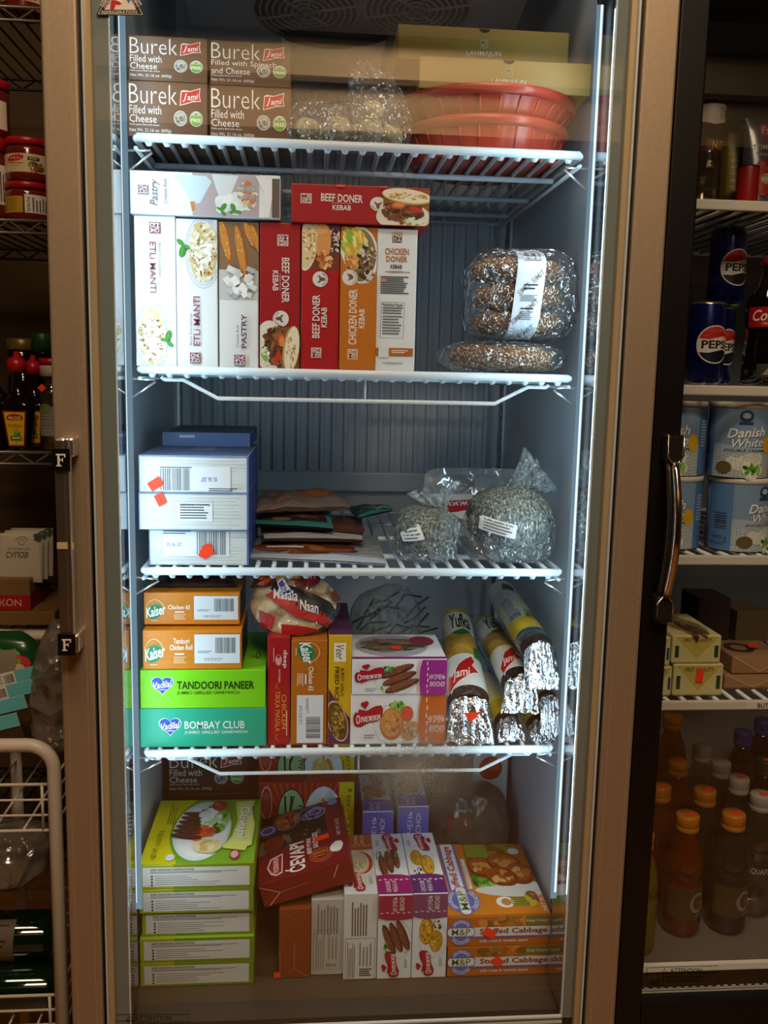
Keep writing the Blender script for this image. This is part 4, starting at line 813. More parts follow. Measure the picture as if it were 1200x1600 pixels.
# stuffed cabbage
def cabf(px, seed):
    p = Pr(); x0, y0, x1, y1 = px; w, h = x1 - x0, y1 - y0; p.food(x0 + w * 0.6, y0 + h * 0.2, w * 0.3, h * 0.2, 40, ['#b86420', '#c87a30', '#8a5a20', '#9a7a28', '#d89040'], 4, 12, seed); p.r(x0 + w * 0.75, y0 + 0.5, x1 - 0.5, y0 + h * 0.32, '#8a7a28'); p.r(x0 + w * 0.1, y0 + h * 0.64, x1 - 0.5, y0 + h * 0.72, '#75619a')
    p.r(x0 + w * 0.2, y0 + h * 0.36, x1 - 0.5, y0 + h * 0.66, '#e2dcd6'); p.t(x0 + w * 0.31, y0 + h * 0.4, x0 + w * 0.97, y0 + h * 0.63, 'Stuffed Cabbage', '#8a2c18', bold=0.045); p.t(x0 + w * 0.31, y0 + h * 0.76, x0 + w * 0.78, y0 + h * 0.86, 'with meat in tomato sauce', '#e8dce8', bold=0.03); p.t(x0 + w * 0.76, y0 + h * 0.12, x0 + w * 0.97, y0 + h * 0.24, 'Keep Frozen', '#ded4ea', bold=.02, shear=.2)
    L_mp(p, x0 + 1, y0 + h * 0.04, w * 0.25, h * 0.92); return clip(p, px)
zc = at(780, 1431, 0.02).z; hc = (zc - FL) / 2
px = (699, 1482, 860, 1533); g1 = Carton('stuffed_cabbage_carton', 'orange stuffed cabbage carton lying on the cabinet floor beneath its twin', px, 0.02, 0.21, '#c46a1a', {'front': cabf(px, 131)}, z=FL, zt=FL + hc - 0.0004); g1.stick('front', [sq(776, 1507, 14, 17, -38)])
px = (699, 1431, 860, 1481); pt = Pr(); pt.food(70, 30, 34, 34, 30, ['#8a5a20', '#b0641c', '#a8702a', '#8f8a2a'], 14, 30, 133); pt.r(36, 1, 60, 20, '#8a9a34'); pt.e(68, 64, 38, 16, '#e4e2da', 8); pt.food(46, 56, 10, 10, 20, GREENS, 5, 10, 134)
for cx, cy, rx, ry in ((50, 36, 16, 15), (74, 30, 18, 15), (86, 46, 15, 15), (66, 50, 17, 13)): pt.e(cx, cy, rx, ry, '#8a3a14', 15); pt.e(cx - 1, cy - 2, rx * 0.85, ry * 0.8, '#b05a20', 15); pt.food(cx, cy, rx * 0.7, ry * 0.6, 12, ['#c8742a', '#d89a4a', '#a04818', '#e0b870'], 3, 7, int(cx))
pt.poly([(0.5, 0.5), (34, 0.5), (34, 62), (99.5, 74), (99.5, 99.5), (0.5, 99.5)], '#d8801c'); pt.e(68, 70, 34, 7, '#dcdcd6', 4)
pt.e(60, 84, 9, 7, '#f0f0ec'); pt.e(61, 84, 5, 4.5, '#c88a4a'); pt.lines(66, 78, 84, 90, 5, '#5a8a34', 0.7, rag=0.1); pt.food(88, 80, 6, 9, 20, ['#a83a24', '#d8b03a', '#5a7a2c'], 3, 6, 135)
pt.r(8, 0.6, 26, 78, '#6a6cc0'); pt.r(10.5, 0.6, 23.5, 78, '#ecebf2'); pt.t(12, 4, 22, 74, 'Stuffed Cabbage', '#a8281c', 90, bold=0.04); pt.r(28, 24, 32, 66, '#e8e4ea'); pt.lines(28.8, 26, 31, 64, 2, '#8a6a8a', 0.4, True); L_mp(pt, 2, 64, 34, 34, 90); pt.t(94, 66, 98, 96, 'NET WT 2LB', '#f4ece0', 90, bold=.02); pt.e(88, 14, 6, 5, '#d8d8d2'); pt.r(1, 3, 5, 26, '#9a7ab0')
g2 = Carton('stuffed_cabbage_carton', 'orange stuffed cabbage carton on top of its twin, cabbage roll picture on its lid', px, 0.02, 0.22, '#c46a1a', {'front': cabf(px, 132), 'top': clip(pt, (0, 0, 100, 100))}, z=FL + hc, zt=zc); g2.stick('front', [sq(764, 1458, 20, 14, 30)])
# ------------------------------------------------------------------ soft packs and loose goods in the freezer
def bagform(mb, c, r, m, seed, amp=0.08, freq=9.0, e=1.0, flat=None, nu=64, nv=40, rot=None, top=None, ridge=0.0):
    """closed wrinkled super-ellipsoid; flat = z below which the bag lies flat"""
    c = Vector(c); sg = lambda x, k: math.copysign(abs(x) ** k, x); of = Vector((seed * 3.1, seed * 1.7, seed * 0.9))
    def fn(u, v):
        a, b = 2 * PI * u, PI * (v - 0.5); d = Vector((sg(math.cos(b), e) * sg(math.cos(a), e), sg(math.cos(b), e) * sg(math.sin(a), e), sg(math.sin(b), e)))
        p = Vector((d.x * r[0], d.y * r[1], d.z * r[2])); k = 1 + amp * noise.noise(p * freq + of) + amp * 0.5 * noise.noise(p * freq * 3 + of)
        if ridge: k += ridge * (1 - abs(noise.noise(p * freq * 2 + of * 2)) * 2.2)
        p = p * k
        if top: p = top(p)
        if rot: p = rot @ p
        p = c + p
        if flat is not None and p.z < flat: p.z = flat + (p.z - flat) * 0.02
        return p
    mb.grid(fn, nu, nv, m, closed_u=True); return mb
F_CLEAR = film('film_clear', '#fbfdff', 0.86, 0.10, 62, 1.0, 0.05, '#e8eef0', 1.6)
F_FROST = film('film_frost', '#f4f8fa', 0.70, 0.14, 70, 1.0, 0.22, '#dfe8ea', 1.5)
F_KNOT = film('film_knot', '#f4f8fa', 0.76, 0.10, 70, 1.0, 0.13, '#dfe8ea', 1.6)
F_GREY = film('film_grey', '#dedad2', 0.7, 0.2, 30, 0.7, 0.40, '#8a8070', 1.4)
FOIL = bump(mat('#d4d9dc', 0.16, 1.0, key='foil'), 70, 0.9, 0.012)
FOILD = bump(mat('#3a2c26', 0.16, 0.3, key='foil_brown'), 60, 0.9, 0.012)
# --- top shelf: tubs
m_tub = noisy('tub', ['#b0402e', '#bb4a36'], 12, 0.3)
tc = at(757, 150, 0.14); zr1 = at(757, 136, 0.03).z; zr0 = at(757, 181, 0.03).z
def tub(z0, z1, r0, r1, lab, n=96):
    g = MB(); pf = [(r0 * 0.985, z0), (r0, z0 + 0.004)] + [(r0 + (r1 - r0) * t, z0 + 0.004 + (z1 - 0.012 - z0 - 0.004) * t) for t in (0.2, 0.4, 0.6, 0.8, 1)]
    g.lathe(pf, m_tub, n, (tc.x, 0.14, 0), flute=(6, 0.022), cap=False)
    g.lathe([(r0 * 0.985, z0), (0.001, z0)], m_tub, n, (tc.x, 0.14, 0), cap=False)
    g.lathe([(r1 * 0.99, z1 - 0.013), (r1 + 0.004, z1 - 0.012), (r1 + 0.0065, z1 - 0.006), (r1 + 0.0065, z1), (r1 + 0.002, z1 + 0.0015), (r1 - 0.003, z1), (r1 - 0.005, z1 - 0.01), (r0 * 0.97, z0 + 0.004), (0.001, z0 + 0.004)], m_tub, n, (tc.x, 0.14, 0), cap=False)
    for k in range(28):
        a = 2 * PI * k / 28; cs, sn = math.cos(a), math.sin(a); g.tube([(tc.x + cs * r_, 0.14 + sn * r_, z_) for r_, z_ in ((r0 + .0004, z0 + .006), (r1 + .0004, z1 - .0145))], 0.0016, m_tub, 6)
    return tag(g.build('plastic_tub'), lab, 'tub')
tub(T[0] + 0.0005, zr0, 0.108, 0.1195, 'terracotta red round plastic tub standing on the top shelf, another nested in it')
tub(T[0] + 0.028, zr1, 0.098, 0.1285, 'terracotta red round plastic tub nested in the lower one, gold boxes on its rim')
def lahm(px):
    p = Pr(); x0, y0, x1, y1 = px; c = (x0 + x1) / 2 + (0 if x0 < 640 else 5); L_moda(p, c - 5.5, y0 + 16 if x0 < 640 else y0 + 12, 11.5, 0, '#c9b98c', '#7a5f28')
    p.t(c - 27, y1 - 16 if x0 < 640 else y1 - 18, c + 27, y1 - 8 if x0 < 640 else y1 - 10, 'LAHMAJUN', '#f2ead6', bold=0.03); p.t(c - 30, y1 - 6.5 if x0 < 640 else y1 - 8, c + 30, y1 - 3.4 if x0 < 640 else y1 - 5, 'ANATOLIAN STYLE PIZZA', '#e0d4b4', bold=.01)
    p.e(c - 1 if x0 > 640 else c, y0 + 1.5, 8.5, 5.0, '#2a2218', a0=0, a1=180); return p
px = (655, 93, 924, 138); l1 = Carton('pizza_box', 'gold pizza box resting on the rim of the red tubs', px, 0.055, 0.23, '#b8964e', {'front': lahm(px)}, z=zr1 + 0.0022)
px = (622, 44, 889, 91); l2 = Carton('pizza_box', 'gold pizza box lying uppermost, under the freezer ceiling', px, 0.075, 0.23, '#a8853e', {'front': lahm(px)}, z=l1.Z1 + 0.0006)
# --- top shelf: bag of frozen dumplings
t = thing('dumpling_bag', 'crumpled clear bag of pale frozen dumplings lying on the top shelf', 'bag', (at(549, 200, .055).x, 0.055, T[0]))
O = t.location; g = MB(); m_dump = noisy('dumpl', ['#9c9060', '#b8ae88', '#8a7a48'], 60, 0.6)
q = random.Random(8)
for x, y, z, r in ((-0.062, -0.02, 0.024, 0.018), (-0.018, -0.024, 0.024, 0.019), (0.026, -0.018, 0.024, 0.019), (0.055, -0.01, 0.022, 0.017), (-0.045, 0.008, 0.024, 0.017), (0.0, 0.008, 0.024, 0.017), (0.028, -0.004, 0.055, 0.016)): bagform(g, (x, y, z), (r, r, r * 0.85), m_dump, q.random() * 9, 0.12, 40, nu=20, nv=12)
g.build('contents', t); g = MB()
bagform(g, (-0.052, -0.012, 0.028), (0.040, 0.040, 0.031), F_CLEAR, 1, 0.10, 26, 0.8, 0.001, ridge=0.05)
bagform(g, (0.0, -0.008, 0.029), (0.040, 0.042, 0.032), F_CLEAR, 2, 0.10, 26, 0.8, 0.001, ridge=0.05)
bagform(g, (0.042, -0.006, 0.036), (0.040, 0.036, 0.046), F_CLEAR, 3, 0.12, 24, 0.9, 0.001, ridge=0.06, top=lambda p: p + Vector((-0.45 * max(0, p.z), 0, 0.75 * max(0, p.z))))
g.build('film', t)
# --- second shelf: sesame rings in bags
m_sim = noisy('simit', ['#5d3310', '#8a5220', '#a86a2c', '#c08c48'], 26, 0.6, bs=0.3)
def sesame(name):
    if name in _M: return _M[name]
    m = noisy(name, ['#5d3310', '#7d4a1a', '#a0662a'], 22, 0.6); n, l = nodes(m); b = n['Principled BSDF']; v = n.new('ShaderNodeTexVoronoi'); v.inputs['Scale'].default_value = 230
    tc_ = n.new('ShaderNodeTexCoord'); l.new(tc_.outputs['Object'], v.inputs['Vector']); r = n.new('ShaderNodeValToRGB'); e = r.color_ramp.elements; e[0].position = 0.30; e[0].color = (1, 1, 1, 1); e[1].position = 0.42; e[1].color = (0, 0, 0, 1)
    l.new(v.outputs['Distance'], r.inputs[0]); old = b.inputs['Base Color'].links[0].from_socket; mx_ = n.new('ShaderNodeMix'); mx_.data_type = 'RGBA'; l.new(r.outputs[0], mx_.inputs[0]); l.new(old, mx_.inputs[6]); mx_.inputs[7].default_value = (*lin('#e2c894'), 1); l.new(mx_.outputs[2], b.inputs['Base Color'])
    bp = n.new('ShaderNodeBump'); bp.inputs['Strength'].default_value = 0.8; bp.inputs['Distance'].default_value = 0.002; l.new(r.outputs[0], bp.inputs['Height']); l.new(bp.outputs[0], b.inputs['Normal']); return m
m_ses = sesame('sesame')
def simit(name, loc, R_, r, lab, tilt=(0, 0, 0), seed=0):
    g = MB(); of = Vector((seed, 0, 0))
    def fn(u, v):
        a, b = 2 * PI * u, 2 * PI * v; tw = 1 + 0.10 * math.sin(9 * a + 2 * b); p = Vector(((R_ + r * tw * math.cos(b)) * math.cos(a), (R_ + r * tw * math.cos(b)) * math.sin(a), r * 0.9 * tw * math.sin(b)))
        return p * (1 + 0.03 * noise.noise(p * 40 + of))
    g.grid(fn, 64, 17, m_ses, closed_u=True); o = g.build(name); o.location = loc; o.rotation_euler = tilt; return tag(o, lab, 'bread', 'sesame bread rings')
xs = at(783, 550, 0.08).x; xs1 = at(808, 460, 0.08).x
zA = T[1] + 0.003
rings = [('bottom sesame bread ring, in the lower clear bag on the wire shelf', xs, zA + 0.0205, 0.058, 0.018), ('sesame bread ring second from the bottom, lowest in the labelled bag', xs1, zA + 0.072, 0.048, 0.0165), ('sesame bread ring in the middle of the labelled bag', xs1 + 0.001, zA + 0.108, 0.049, 0.0170), ('topmost sesame bread ring in the labelled bag', xs1 - 0.002, zA + 0.145, 0.048, 0.0170)]
for i, (lab, x, z, R_, r) in enumerate(rings): simit('sesame_bread_ring', (x, 0.08, z), R_, r, lab, (0, 0.03 * (-1) ** i, i), i)
t = thing('bread_bag', 'clear bag around the bottom sesame bread ring, pointed ends, no label', 'bag', (xs, 0.08, zA - 0.002)); g = MB()
bagform(g, (0, 0, 0.0235), (0.088, 0.082, 0.0245), F_CLEAR, 5, 0.02, 30, 0.75, 0.0008, nu=90, nv=40, ridge=0.025, top=lambda p: Vector((p.x * (1 + 0.12 * (abs(p.x) / 0.1) ** 6), p.y, p.z)))
g.build('film', t)
t = thing('bread_bag', 'clear bag of three stacked sesame bread rings with a white paper band', 'bag', (xs1, 0.08, zA + 0.046)); g = MB()
bagform(g, (0, 0, 0.064), (0.078, 0.078, 0.0635), F_CLEAR, 6, 0.02, 26, 0.5, None, nu=100, nv=54, ridge=0.035, top=lambda p: Vector((p.x * (1 + 0.08 * max(0, p.x / 0.09) ** 5), p.y, p.z)))
g.build('film', t); g = MB(); p = Pr(); px = (0, 0, 45, 130)
p.r(0, 0, 45, 130, '#dbe4ec'); p.bars(10, 9, 38, 20, '#333a42'); p.lines(9, 3, 38, 6, 1, '#444a52', .6); p.lines(10, 21, 38, 23, 1, '#444a52', .5)
for cx, cy in ((14, 62), (34, 44), (30, 84), (10, 102), (30, 120)): p.t(cx - 11, cy - 4, cx + 11, cy + 4, 'SIMIT', '#7d766e', ang=-42, bold=0.01)
p.lines(13, 55, 36, 65, 2, '#2c3138', .4); p.lines(10, 70, 38, 80, 5, '#555b62', 0.4); p.lines(12, 88, 34, 91, 1, '#2c3138', .6); p.lines(12, 93, 34, 106, 5, '#555b62', 0.4)
def band(x, y, h):
    v = 1 - y / 130; z = 0.001 + v * 0.128; e = abs((z - 0.063) / 0.066); yy = -0.0835 + 0.065 * e ** 6; return Vector((-0.022 + x / 45 * 0.040 + 0.012 * (v - 0.5), yy - h, z))
p.stamp(g, band, cut=9, h0=0.0, dh=0.00008); g.build('paper_band', t)
# --- third shelf: flat packs
def bil(Q, u, v): return Q[0] * ((1 - u) * (1 - v)) + Q[1] * (u * (1 - v)) + Q[2] * (u * v) + Q[3] * ((1 - u) * v)
def pouch(name, lab, cat, quad, z0, th, base, prints=None, group=None, seed=0, wave=0.0, tilt=None, n=28, edge=None, filmo=None, cut=8):
    """flat sealed packet; quad = photo pixels of its corners (front-left, front-right, back-right, back-left) at height z0"""
    Q = [Vector(atz(x, y, z0)) if not isinstance(x, Vector) else x for x, y in quad]
    C0 = sum(Q, Vector()) / 4; C0.z = z0; mb = MB()
    def hgt(u, v):
        u, v = min(1, max(0, u)), min(1, max(0, v)); b = (16 * u * (1 - u) * v * (1 - v)) ** 0.45; w = wave * noise.noise(Vector((u * 5, v * 5, seed))) ; return b, w
    def top(u, v):
        p = bil(Q, u, v); b, w = hgt(u, v); return Vector((p.x, p.y, z0 + th * 0.12 + th * 0.88 * b * (1 + 0.35 * noise.noise(Vector((u * 4, v * 4, seed + 5)))) * 0.8 + abs(w) * 0.6)) - C0
    def bot(u, v):
        p = bil(Q, u, v); b, w = hgt(u, v); return Vector((p.x, p.y, z0 + th * 0.11 * (1 - b) + abs(w) * 0.6)) - C0
    mb.grid(top, n, n, base); mb.grid(lambda u, v: bot(1 - u, v), n, n, base)
    if prints: prints.stamp(mb, lambda x, y, h: top(x / 100, 1 - y / 100) + Vector((0, -h * 0.3, h)), cut=cut, h0=0.0006, dh=0.0001)
    o = tag(mb.build(name), lab, cat, group); o.location = C0; return o
m_pl = lambda h: mat(h, 0.22, 0, 0.6)
z2 = T[2] + 0.0008
tray = pouch('fish_pack', 'wide clear vacuum pack with a milky sealed edge, lowest of the flat fish packs', 'pack', [(388, 874), (604, 884), (590, 838), (398, 838)], z2, 0.008, film('film_tray', '#f2f4f6', 0.5, 0.12, 40, 0.8, 0.5, '#ced2d8', 1.5), Pr().food(46, 50, 38, 34, 60, ['#6a3418', '#8a4a22', '#5a2c16', '#a0602c'], 8, 18, 201).r(0.5, 86, 99.5, 99, '#b9bfc9').r(12, 60, 40, 66, '#c8ccd2'), seed=1)
p = Pr(); p.r(1, 1, 99, 99, '#5c3420'); p.food(50, 50, 46, 46, 50, ['#7a4424', '#4a2818', '#8a5028', '#6a3a20'], 10, 22, 205); p.r(2, 84, 99, 97, '#c4c2c6'); p.line([(1, 84), (30, 88), (60, 82), (99, 86)], 2.5, '#e8e8ea')
pouch('fish_pack', 'brown smoked fish pack with a white strip along its front edge', 'pack', [(410, 846), (568, 848), (566, 808), (404, 806)], z2 + 0.0125, 0.010, m_pl('#5a3a2a'), p, seed=2)
p = Pr(); p.r(1, 1, 99, 99, '#3a2c26'); p.food(48, 60, 42, 30, 60, ['#54402f', '#6a4a38', '#8a6448', '#a8946c', '#3a2c26'], 6, 14, 207, asp=3, ang=0, jit=25); p.food(50, 22, 40, 14, 30, ['#a05a30', '#7a3c20', '#c07848'], 8, 16, 208); p.poly([(0.5, 90), (50, 92), (99.5, 88), (99.5, 99.5), (0.5, 99.5)], '#3f9a90'); p.poly([(90, 40), (99, 40), (99, 92), (94, 92)], '#4aa69a')
pouch('fish_pack', 'dark dried fish pack with a teal front edge beside the barcoded boxes', 'pack', [(388, 822), (522, 830), (512, 790), (400, 786)], z2 + 0.0265, 0.014, m_pl('#2f2a26'), p, seed=3)
p = Pr(); p.r(1, 1, 99, 99, '#9a8478'); p.food(50, 50, 44, 44, 40, ['#b88468', '#94705e', '#a89084', '#84685c'], 12, 26, 211); p.e(62, 50, 22, 24, '#c0642c'); p.e(62, 48, 17, 18, '#d87a38')
pouch('fish_pack', 'crinkled salmon pack with an orange piece showing, behind the dark dried fish', 'pack', [(398, 806), (548, 800), (540, 784), (398, 786)], z2 + 0.0425, 0.034, film('film_salm', '#f0e6e0', 0.5, 0.1, 40, 0.9, 0.5, '#8a6a5c', 1.5), p, seed=4, wave=0.006)
p = Pr(); p.r(1, 1, 99, 99, '#1f4a4e'); p.food(50, 50, 44, 40, 50, ['#17343a', '#2a6a6a', '#3a8a86', '#101c20', '#c8d8d4'], 6, 14, 213, asp=2.5, ang=10, jit=30); p.r(1, 90, 99, 99, '#3f9a90')
pouch('fish_pack', 'dark teal dried fish pack lying beside the knotted bags', 'pack', [(560, 812), (614, 800), (608, 792), (540, 794)], z2 + 0.0265, 0.012, m_pl('#1c3a40'), p, seed=6)
# white foam tray of cutlets standing on edge at the back
ctr = at(750, 766, 0.26); t = thing('foam_tray', 'white foam tray with an upside-down red label, leaning on edge behind the knotted bags', 'tray', (ctr.x, 0.27, T[2])); hx = (at(835, 760, .26).x - at(665, 760, .26).x) / 2; hz = at(750, 733, 0.26).z - T[2]
g = MB(); tilt = Matrix.Rotation(-0.14, 4, 'X')
def rr(x, z, k, w, h): return tilt @ Vector((x, k, z))
def trayf(u, v, dep):
    a = 2 * PI * u; e = 0.28; sg = lambda x: math.copysign(abs(x) ** e, x); s_ = 1.0 - 0.18 * v; return tilt @ Vector((hx * s_ * sg(math.cos(a)), dep * v, hz / 2 + hz / 2 * s_ * sg(math.sin(a))))
m_foam = mat('#e6ebee', 0.6); g.grid(lambda u, v: trayf(u, v, 0.03), 48, 6, m_foam, closed_u=True); g.grid(lambda u, v: trayf(u, 1 - v * 0.97, 0.03) if v < 1 else tilt @ Vector((0, 0.03, hz / 2)), 48, 2, m_foam, closed_u=True)
vv = [trayf(k / 48, 1, 0.03) for k in range(48)]; g.add(vv, [tuple(range(48))], m_foam); g.build('dish', t)
g = MB(); vv = [trayf(k / 48, 0, 0.0) + Vector((0, -0.0008, 0)) for k in range(48)]; g.add(vv, [tuple(range(48))], film('film_tr2', '#f4f8fa', 0.75, 0.06, 30, 0.4, 0.2, '#dfe6e8', 1.5)); g.build('film', t)
g = MB(); p = Pr().r(0, 0, 110, 30, '#e8ebee'); L_ole(p, 12, 3, 84, 25, 180); p.lines(4, 4, 12, 24, 5, '#7a4a5a', 0.5, True); p.stamp(g, plane_map((-hx * 0.9, -0.0016, hz * 0.62), (hx * 1.5, 0.0, 0), (0, 0.0, -hz * 0.36), (0, -1, 0), (0, 0, 110, 30))); g.v = [tilt @ v for v in g.v]; g.build('label', t)
# knotted bags
m_herb = noisy('herb', ['#282c28', '#464c46', '#666c66', '#92988f', '#ccd0c8'], 300, 0.6, bs=0.4, detail=8, pos=[0.30, 0.42, 0.50, 0.62, 0.74], mapping=(1, 1, 0.5))
def knotbag(name, lab, cx, by, w, h, kx, ky, tx, ty, tw, Y, seed, label_at):
    c = at(cx, by, Y); t = thing(name, lab, 'bag', (c.x, Y, T[2] + 0.001)); O = t.location; k = at(kx, ky, Y) - O; tp = at(tx, ty, Y) - O; g = MB()
    bagform(g, (0, 0, h * 0.41), (w * 0.45, 0.062, h * 0.38), m_herb, seed, 0.14, 16, 0.85, 0.0035, nu=48, nv=30); g.build('contents', t); g = MB()
    prof = [(0.0, 0.10, Vector((0, 0, 0.001))), (0.06, 0.86, Vector((0, 0, 0.001))), (0.16, 1.0, None), (0.42, 1.0, None), (0.66, 0.92, None), (0.82, 0.70, None), (0.94, 0.34, None), (1.0, 0.12, None)]
    def fn(u, v):
        i = 0
        while i < len(prof) - 2 and prof[i + 1][0] < v: i += 1
        f = (v - prof[i][0]) / (prof[i + 1][0] - prof[i][0]); s_ = prof[i][1] + (prof[i + 1][1] - prof[i][1]) * f; a = 2 * PI * u
        ax = Vector((k.x * max(0, v - 0.35) / 0.65, k.y * v, 0.001 + k.z * max(0, (v - 0.05)) / 0.95)); rad = s_ * (1 + 0.06 * noise.noise(Vector((math.cos(a) * 2, math.sin(a) * 2, v * 4 + seed))) + (0.10 * v) * math.sin(a * 13 + 6 * noise.noise(Vector((v * 3, seed, 1)))))
        return ax + Vector((w * 0.5 * rad * math.cos(a), 0.072 * rad * math.sin(a), 0))
    g.grid(fn, 110, 46, F_KNOT, closed_u=True)
    d = (tp - k); pd = Vector((-d.z, 0, d.x)).normalized(); g.grid(lambda u, v: k + d * v * 1.15 + pd * (-(0.010 + tw * v ** 1.1) * math.cos(2 * PI * u) * (1 + 0.25 * math.sin(14 * 2 * PI * u) * v)) + Vector((0, (0.010 + 0.02 * v) * math.sin(2 * PI * u) * (1 + 0.3 * math.sin(11 * 2 * PI * u)), 0.012 * v * noise.noise(Vector((u * 9, v, seed))))), 90, 14, F_FROST, closed_u=True)
    g.build('film', t); g = MB(); bagform(g, k, (0.013, 0.011, 0.009), F_FROST, seed, 0.3, 60, nu=24, nv=14); g.build('knot', t)
    lx, ly, lw, lh, la = label_at; p = Pr(); p.poly(sq(lx, ly, lw, lh, la), '#e6ebee'); ca = math.radians(la)
    for q_ in range(4):
        o_ = (q_ - 1.5) * lh * 0.22; e_ = (0.40, 0.30, 0.38, 0.22)[q_]; p.line([(lx - lw * 0.4 * math.cos(ca) - math.sin(ca) * o_, ly - lw * 0.4 * math.sin(ca) + math.cos(ca) * o_), (lx + lw * e_ * math.cos(ca) - math.sin(ca) * o_, ly + lw * e_ * math.sin(ca) + math.cos(ca) * o_)], lh * 0.1, '#6a7278')
    def lm(x, y, hh):
        pt = at(x, y, Y) - O; fx = pt.x / (w * 0.5); vz = max(0, min(1, (pt.z / k.z * 0.95 + 0.05))); i = 0
        while i < len(prof) - 2 and prof[i + 1][0] < vz: i += 1
        f = (vz - prof[i][0]) / (prof[i + 1][0] - prof[i][0]); s_ = prof[i][1] + (prof[i + 1][1] - prof[i][1]) * f
        pt.y = -0.090 * s_ * math.sqrt(max(0.05, 1 - min(0.95, (fx / s_) ** 2))) - hh; return pt
    g = MB(); p.stamp(g, lm, cut=6); g.build('label', t); return t
knotbag('knotted_bag', 'smaller knotted clear bag of speckled grey-green food at the front of the shelf', 662, 885, 0.098, 0.105, 688, 797, 680, 768, 0.026, 0.085, 3, (636, 822, 30, 20, -16))
knotbag('knotted_bag', 'larger knotted clear bag of speckled grey-green food, its twisted neck standing up', 793, 885, 0.143, 0.14, 797, 768, 838, 738, 0.026, 0.09, 8, (764, 812, 48, 20, 12))
# --- fourth shelf: dark pack on the chicken carton, flatbread bag, bag of greens
zc1 = c1.Z1
pouch('food_pouch', 'flat dark pouch lying on the uppermost orange chicken carton, under the shelf', 'pack', [(236, 918), (372, 918), (360, 902), (250, 902)], zc1 + 0.0008, 0.016, m_pl('#2a1512'), Pr().food(50, 50, 44, 40, 30, ['#3a1a18', '#1c0f10', '#542020'], 8, 16, 221), seed=9)
nz = max(t1.Z1, t2.Z1, t3.Z1) + 0.002
nc = at(459, 944, 0.07); t = thing('flatbread_bag', 'clear printed bag of round flatbreads propped on the narrow upright cartons', 'bag', (nc.x, 0.07, nc.z)); RT = Matrix.Rotation(math.radians(-38), 3, 'X')
Rn = 0.066
def lens(x, y, h):   # unit disc -> bag surface, facing the viewer
    r2 = min(0.999, x * x + y * y); b = 0.026 * (1 - r2) ** 0.5 + 0.0025 * noise.noise(Vector((x * 4, y * 4, 3))) * (1 - r2)
    return RT @ Vector((x * Rn * 1.05, -b - h, y * Rn * 0.86))
g = MB(); m_bread = noisy('naan', ['#c8a474', '#e0c8a0', '#a87840', '#efe0c4'], 30, 0.7)
g.grid(lambda u, v: lens(v * 0.93 * math.cos(2 * PI * u), v * 0.93 * math.sin(2 * PI * u), -0.004), 40, 12, m_bread, closed_u=True); g.grid(lambda u, v: RT @ Vector((v * 0.93 * Rn * math.cos(-2 * PI * u) * 1.05, 0.018 * (1 - v * v) ** 0.5, v * 0.93 * Rn * 0.86 * math.sin(-2 * PI * u))), 40, 8, m_bread, closed_u=True); g.build('flatbread', t)
g = MB(); fl = film('film_naan', '#ffffff', 0.94, 0.06, 50, 1.0, 0.03, '#e8e8e8', 1.6)
g.grid(lambda u, v: lens(v * math.cos(2 * PI * u), v * math.sin(2 * PI * u) , 0.0012) * (1 + 0.03 * v * noise.noise(Vector((u * 30, v * 3, 1)))), 80, 22, fl, closed_u=True)
g.grid(lambda u, v: (RT @ Vector((v * Rn * 1.05 * math.cos(-2 * PI * u), 0.022 * (1 - v * v) ** 0.5, v * Rn * 0.86 * math.sin(-2 * PI * u)))), 60, 12, fl, closed_u=True); g.build('film', t)
p = Pr(); W = lambda x: (x - 459) / 77; H = lambda y: (948 - y) / 52
def pp(pts, c): p.poly([(W(a), H(b)) for a, b in pts], c)
pp([(383, 925), (400, 903), (428, 899), (430, 925), (412, 930)], '#5a2a20'); p.food(W(408), H(915), 0.22, 0.22, 30, ['#8a2c1c', '#c84a24', '#3a1c1c', '#e0a070', '#a83a20'], 0.05, 0.12, 231); pp([(420, 935), (428, 922), (520, 952), (530, 962), (528, 975), (470, 966)], '#1c1412'); pp([(412, 944), (424, 938), (525, 974), (515, 984), (460, 976)], '#c0281e'); pp([(402, 963), (430, 976), (424, 990), (405, 985)], '#a81e1c'); pp([(440, 985), (505, 990), (470, 998), (440, 996)], '#b82420'); pp([(455, 905), (486, 902), (490, 912), (476, 936), (462, 930)], '#6a2a1c'); p.e(W(462), H(912), 0.14, 0.16, '#8a6a3c'); p.e(W(462), H(912), 0.10, 0.12, '#b89a68'); pp([(487, 900), (510, 905), (500, 925), (482, 935)], '#7a1c20'); p.t(W(483), H(906), W(498), H(918), 'W', '#e8d8d0', bold=.02); p.e(W(529), H(940), 0.10, 0.16, '#8a4a28')
pp([(431, 925), (440, 918), (458, 942), (440, 950)], '#e8e4f0'); pp([(433, 926), (440, 921), (455, 941), (441, 947)], '#2c3f98'); p.t(W(436), H(940), W(450), H(929), 'deep', '#e8e8f4', ang=20, bold=.02)
for st, x0, x1, y in (('Masala', 426, 466, 950), ('Naan', 470, 500, 962)):
    v, f = glyphs(st, 0.03); p.layer += 1; p.items.append(([(W(x0 + a * (x1 - x0)), H(y + (x0 + a * (x1 - x0) - 426) * 0.12 - b * 15)) for a, b in v], f, '#f0ece6', p.layer))
g = MB(); p.stamp(g, lambda x, y, h: lens(x, y, 0.0016 + h), cut=0.16); g.build('printing', t)
gc = at(612, 962, 0.27); t = thing('greens_bag', 'frosty clear bag of frozen greens standing behind the white cutlet cartons', 'bag', (gc.x - 0.014, 0.28, T[3])); g = MB()
q = random.Random(4)
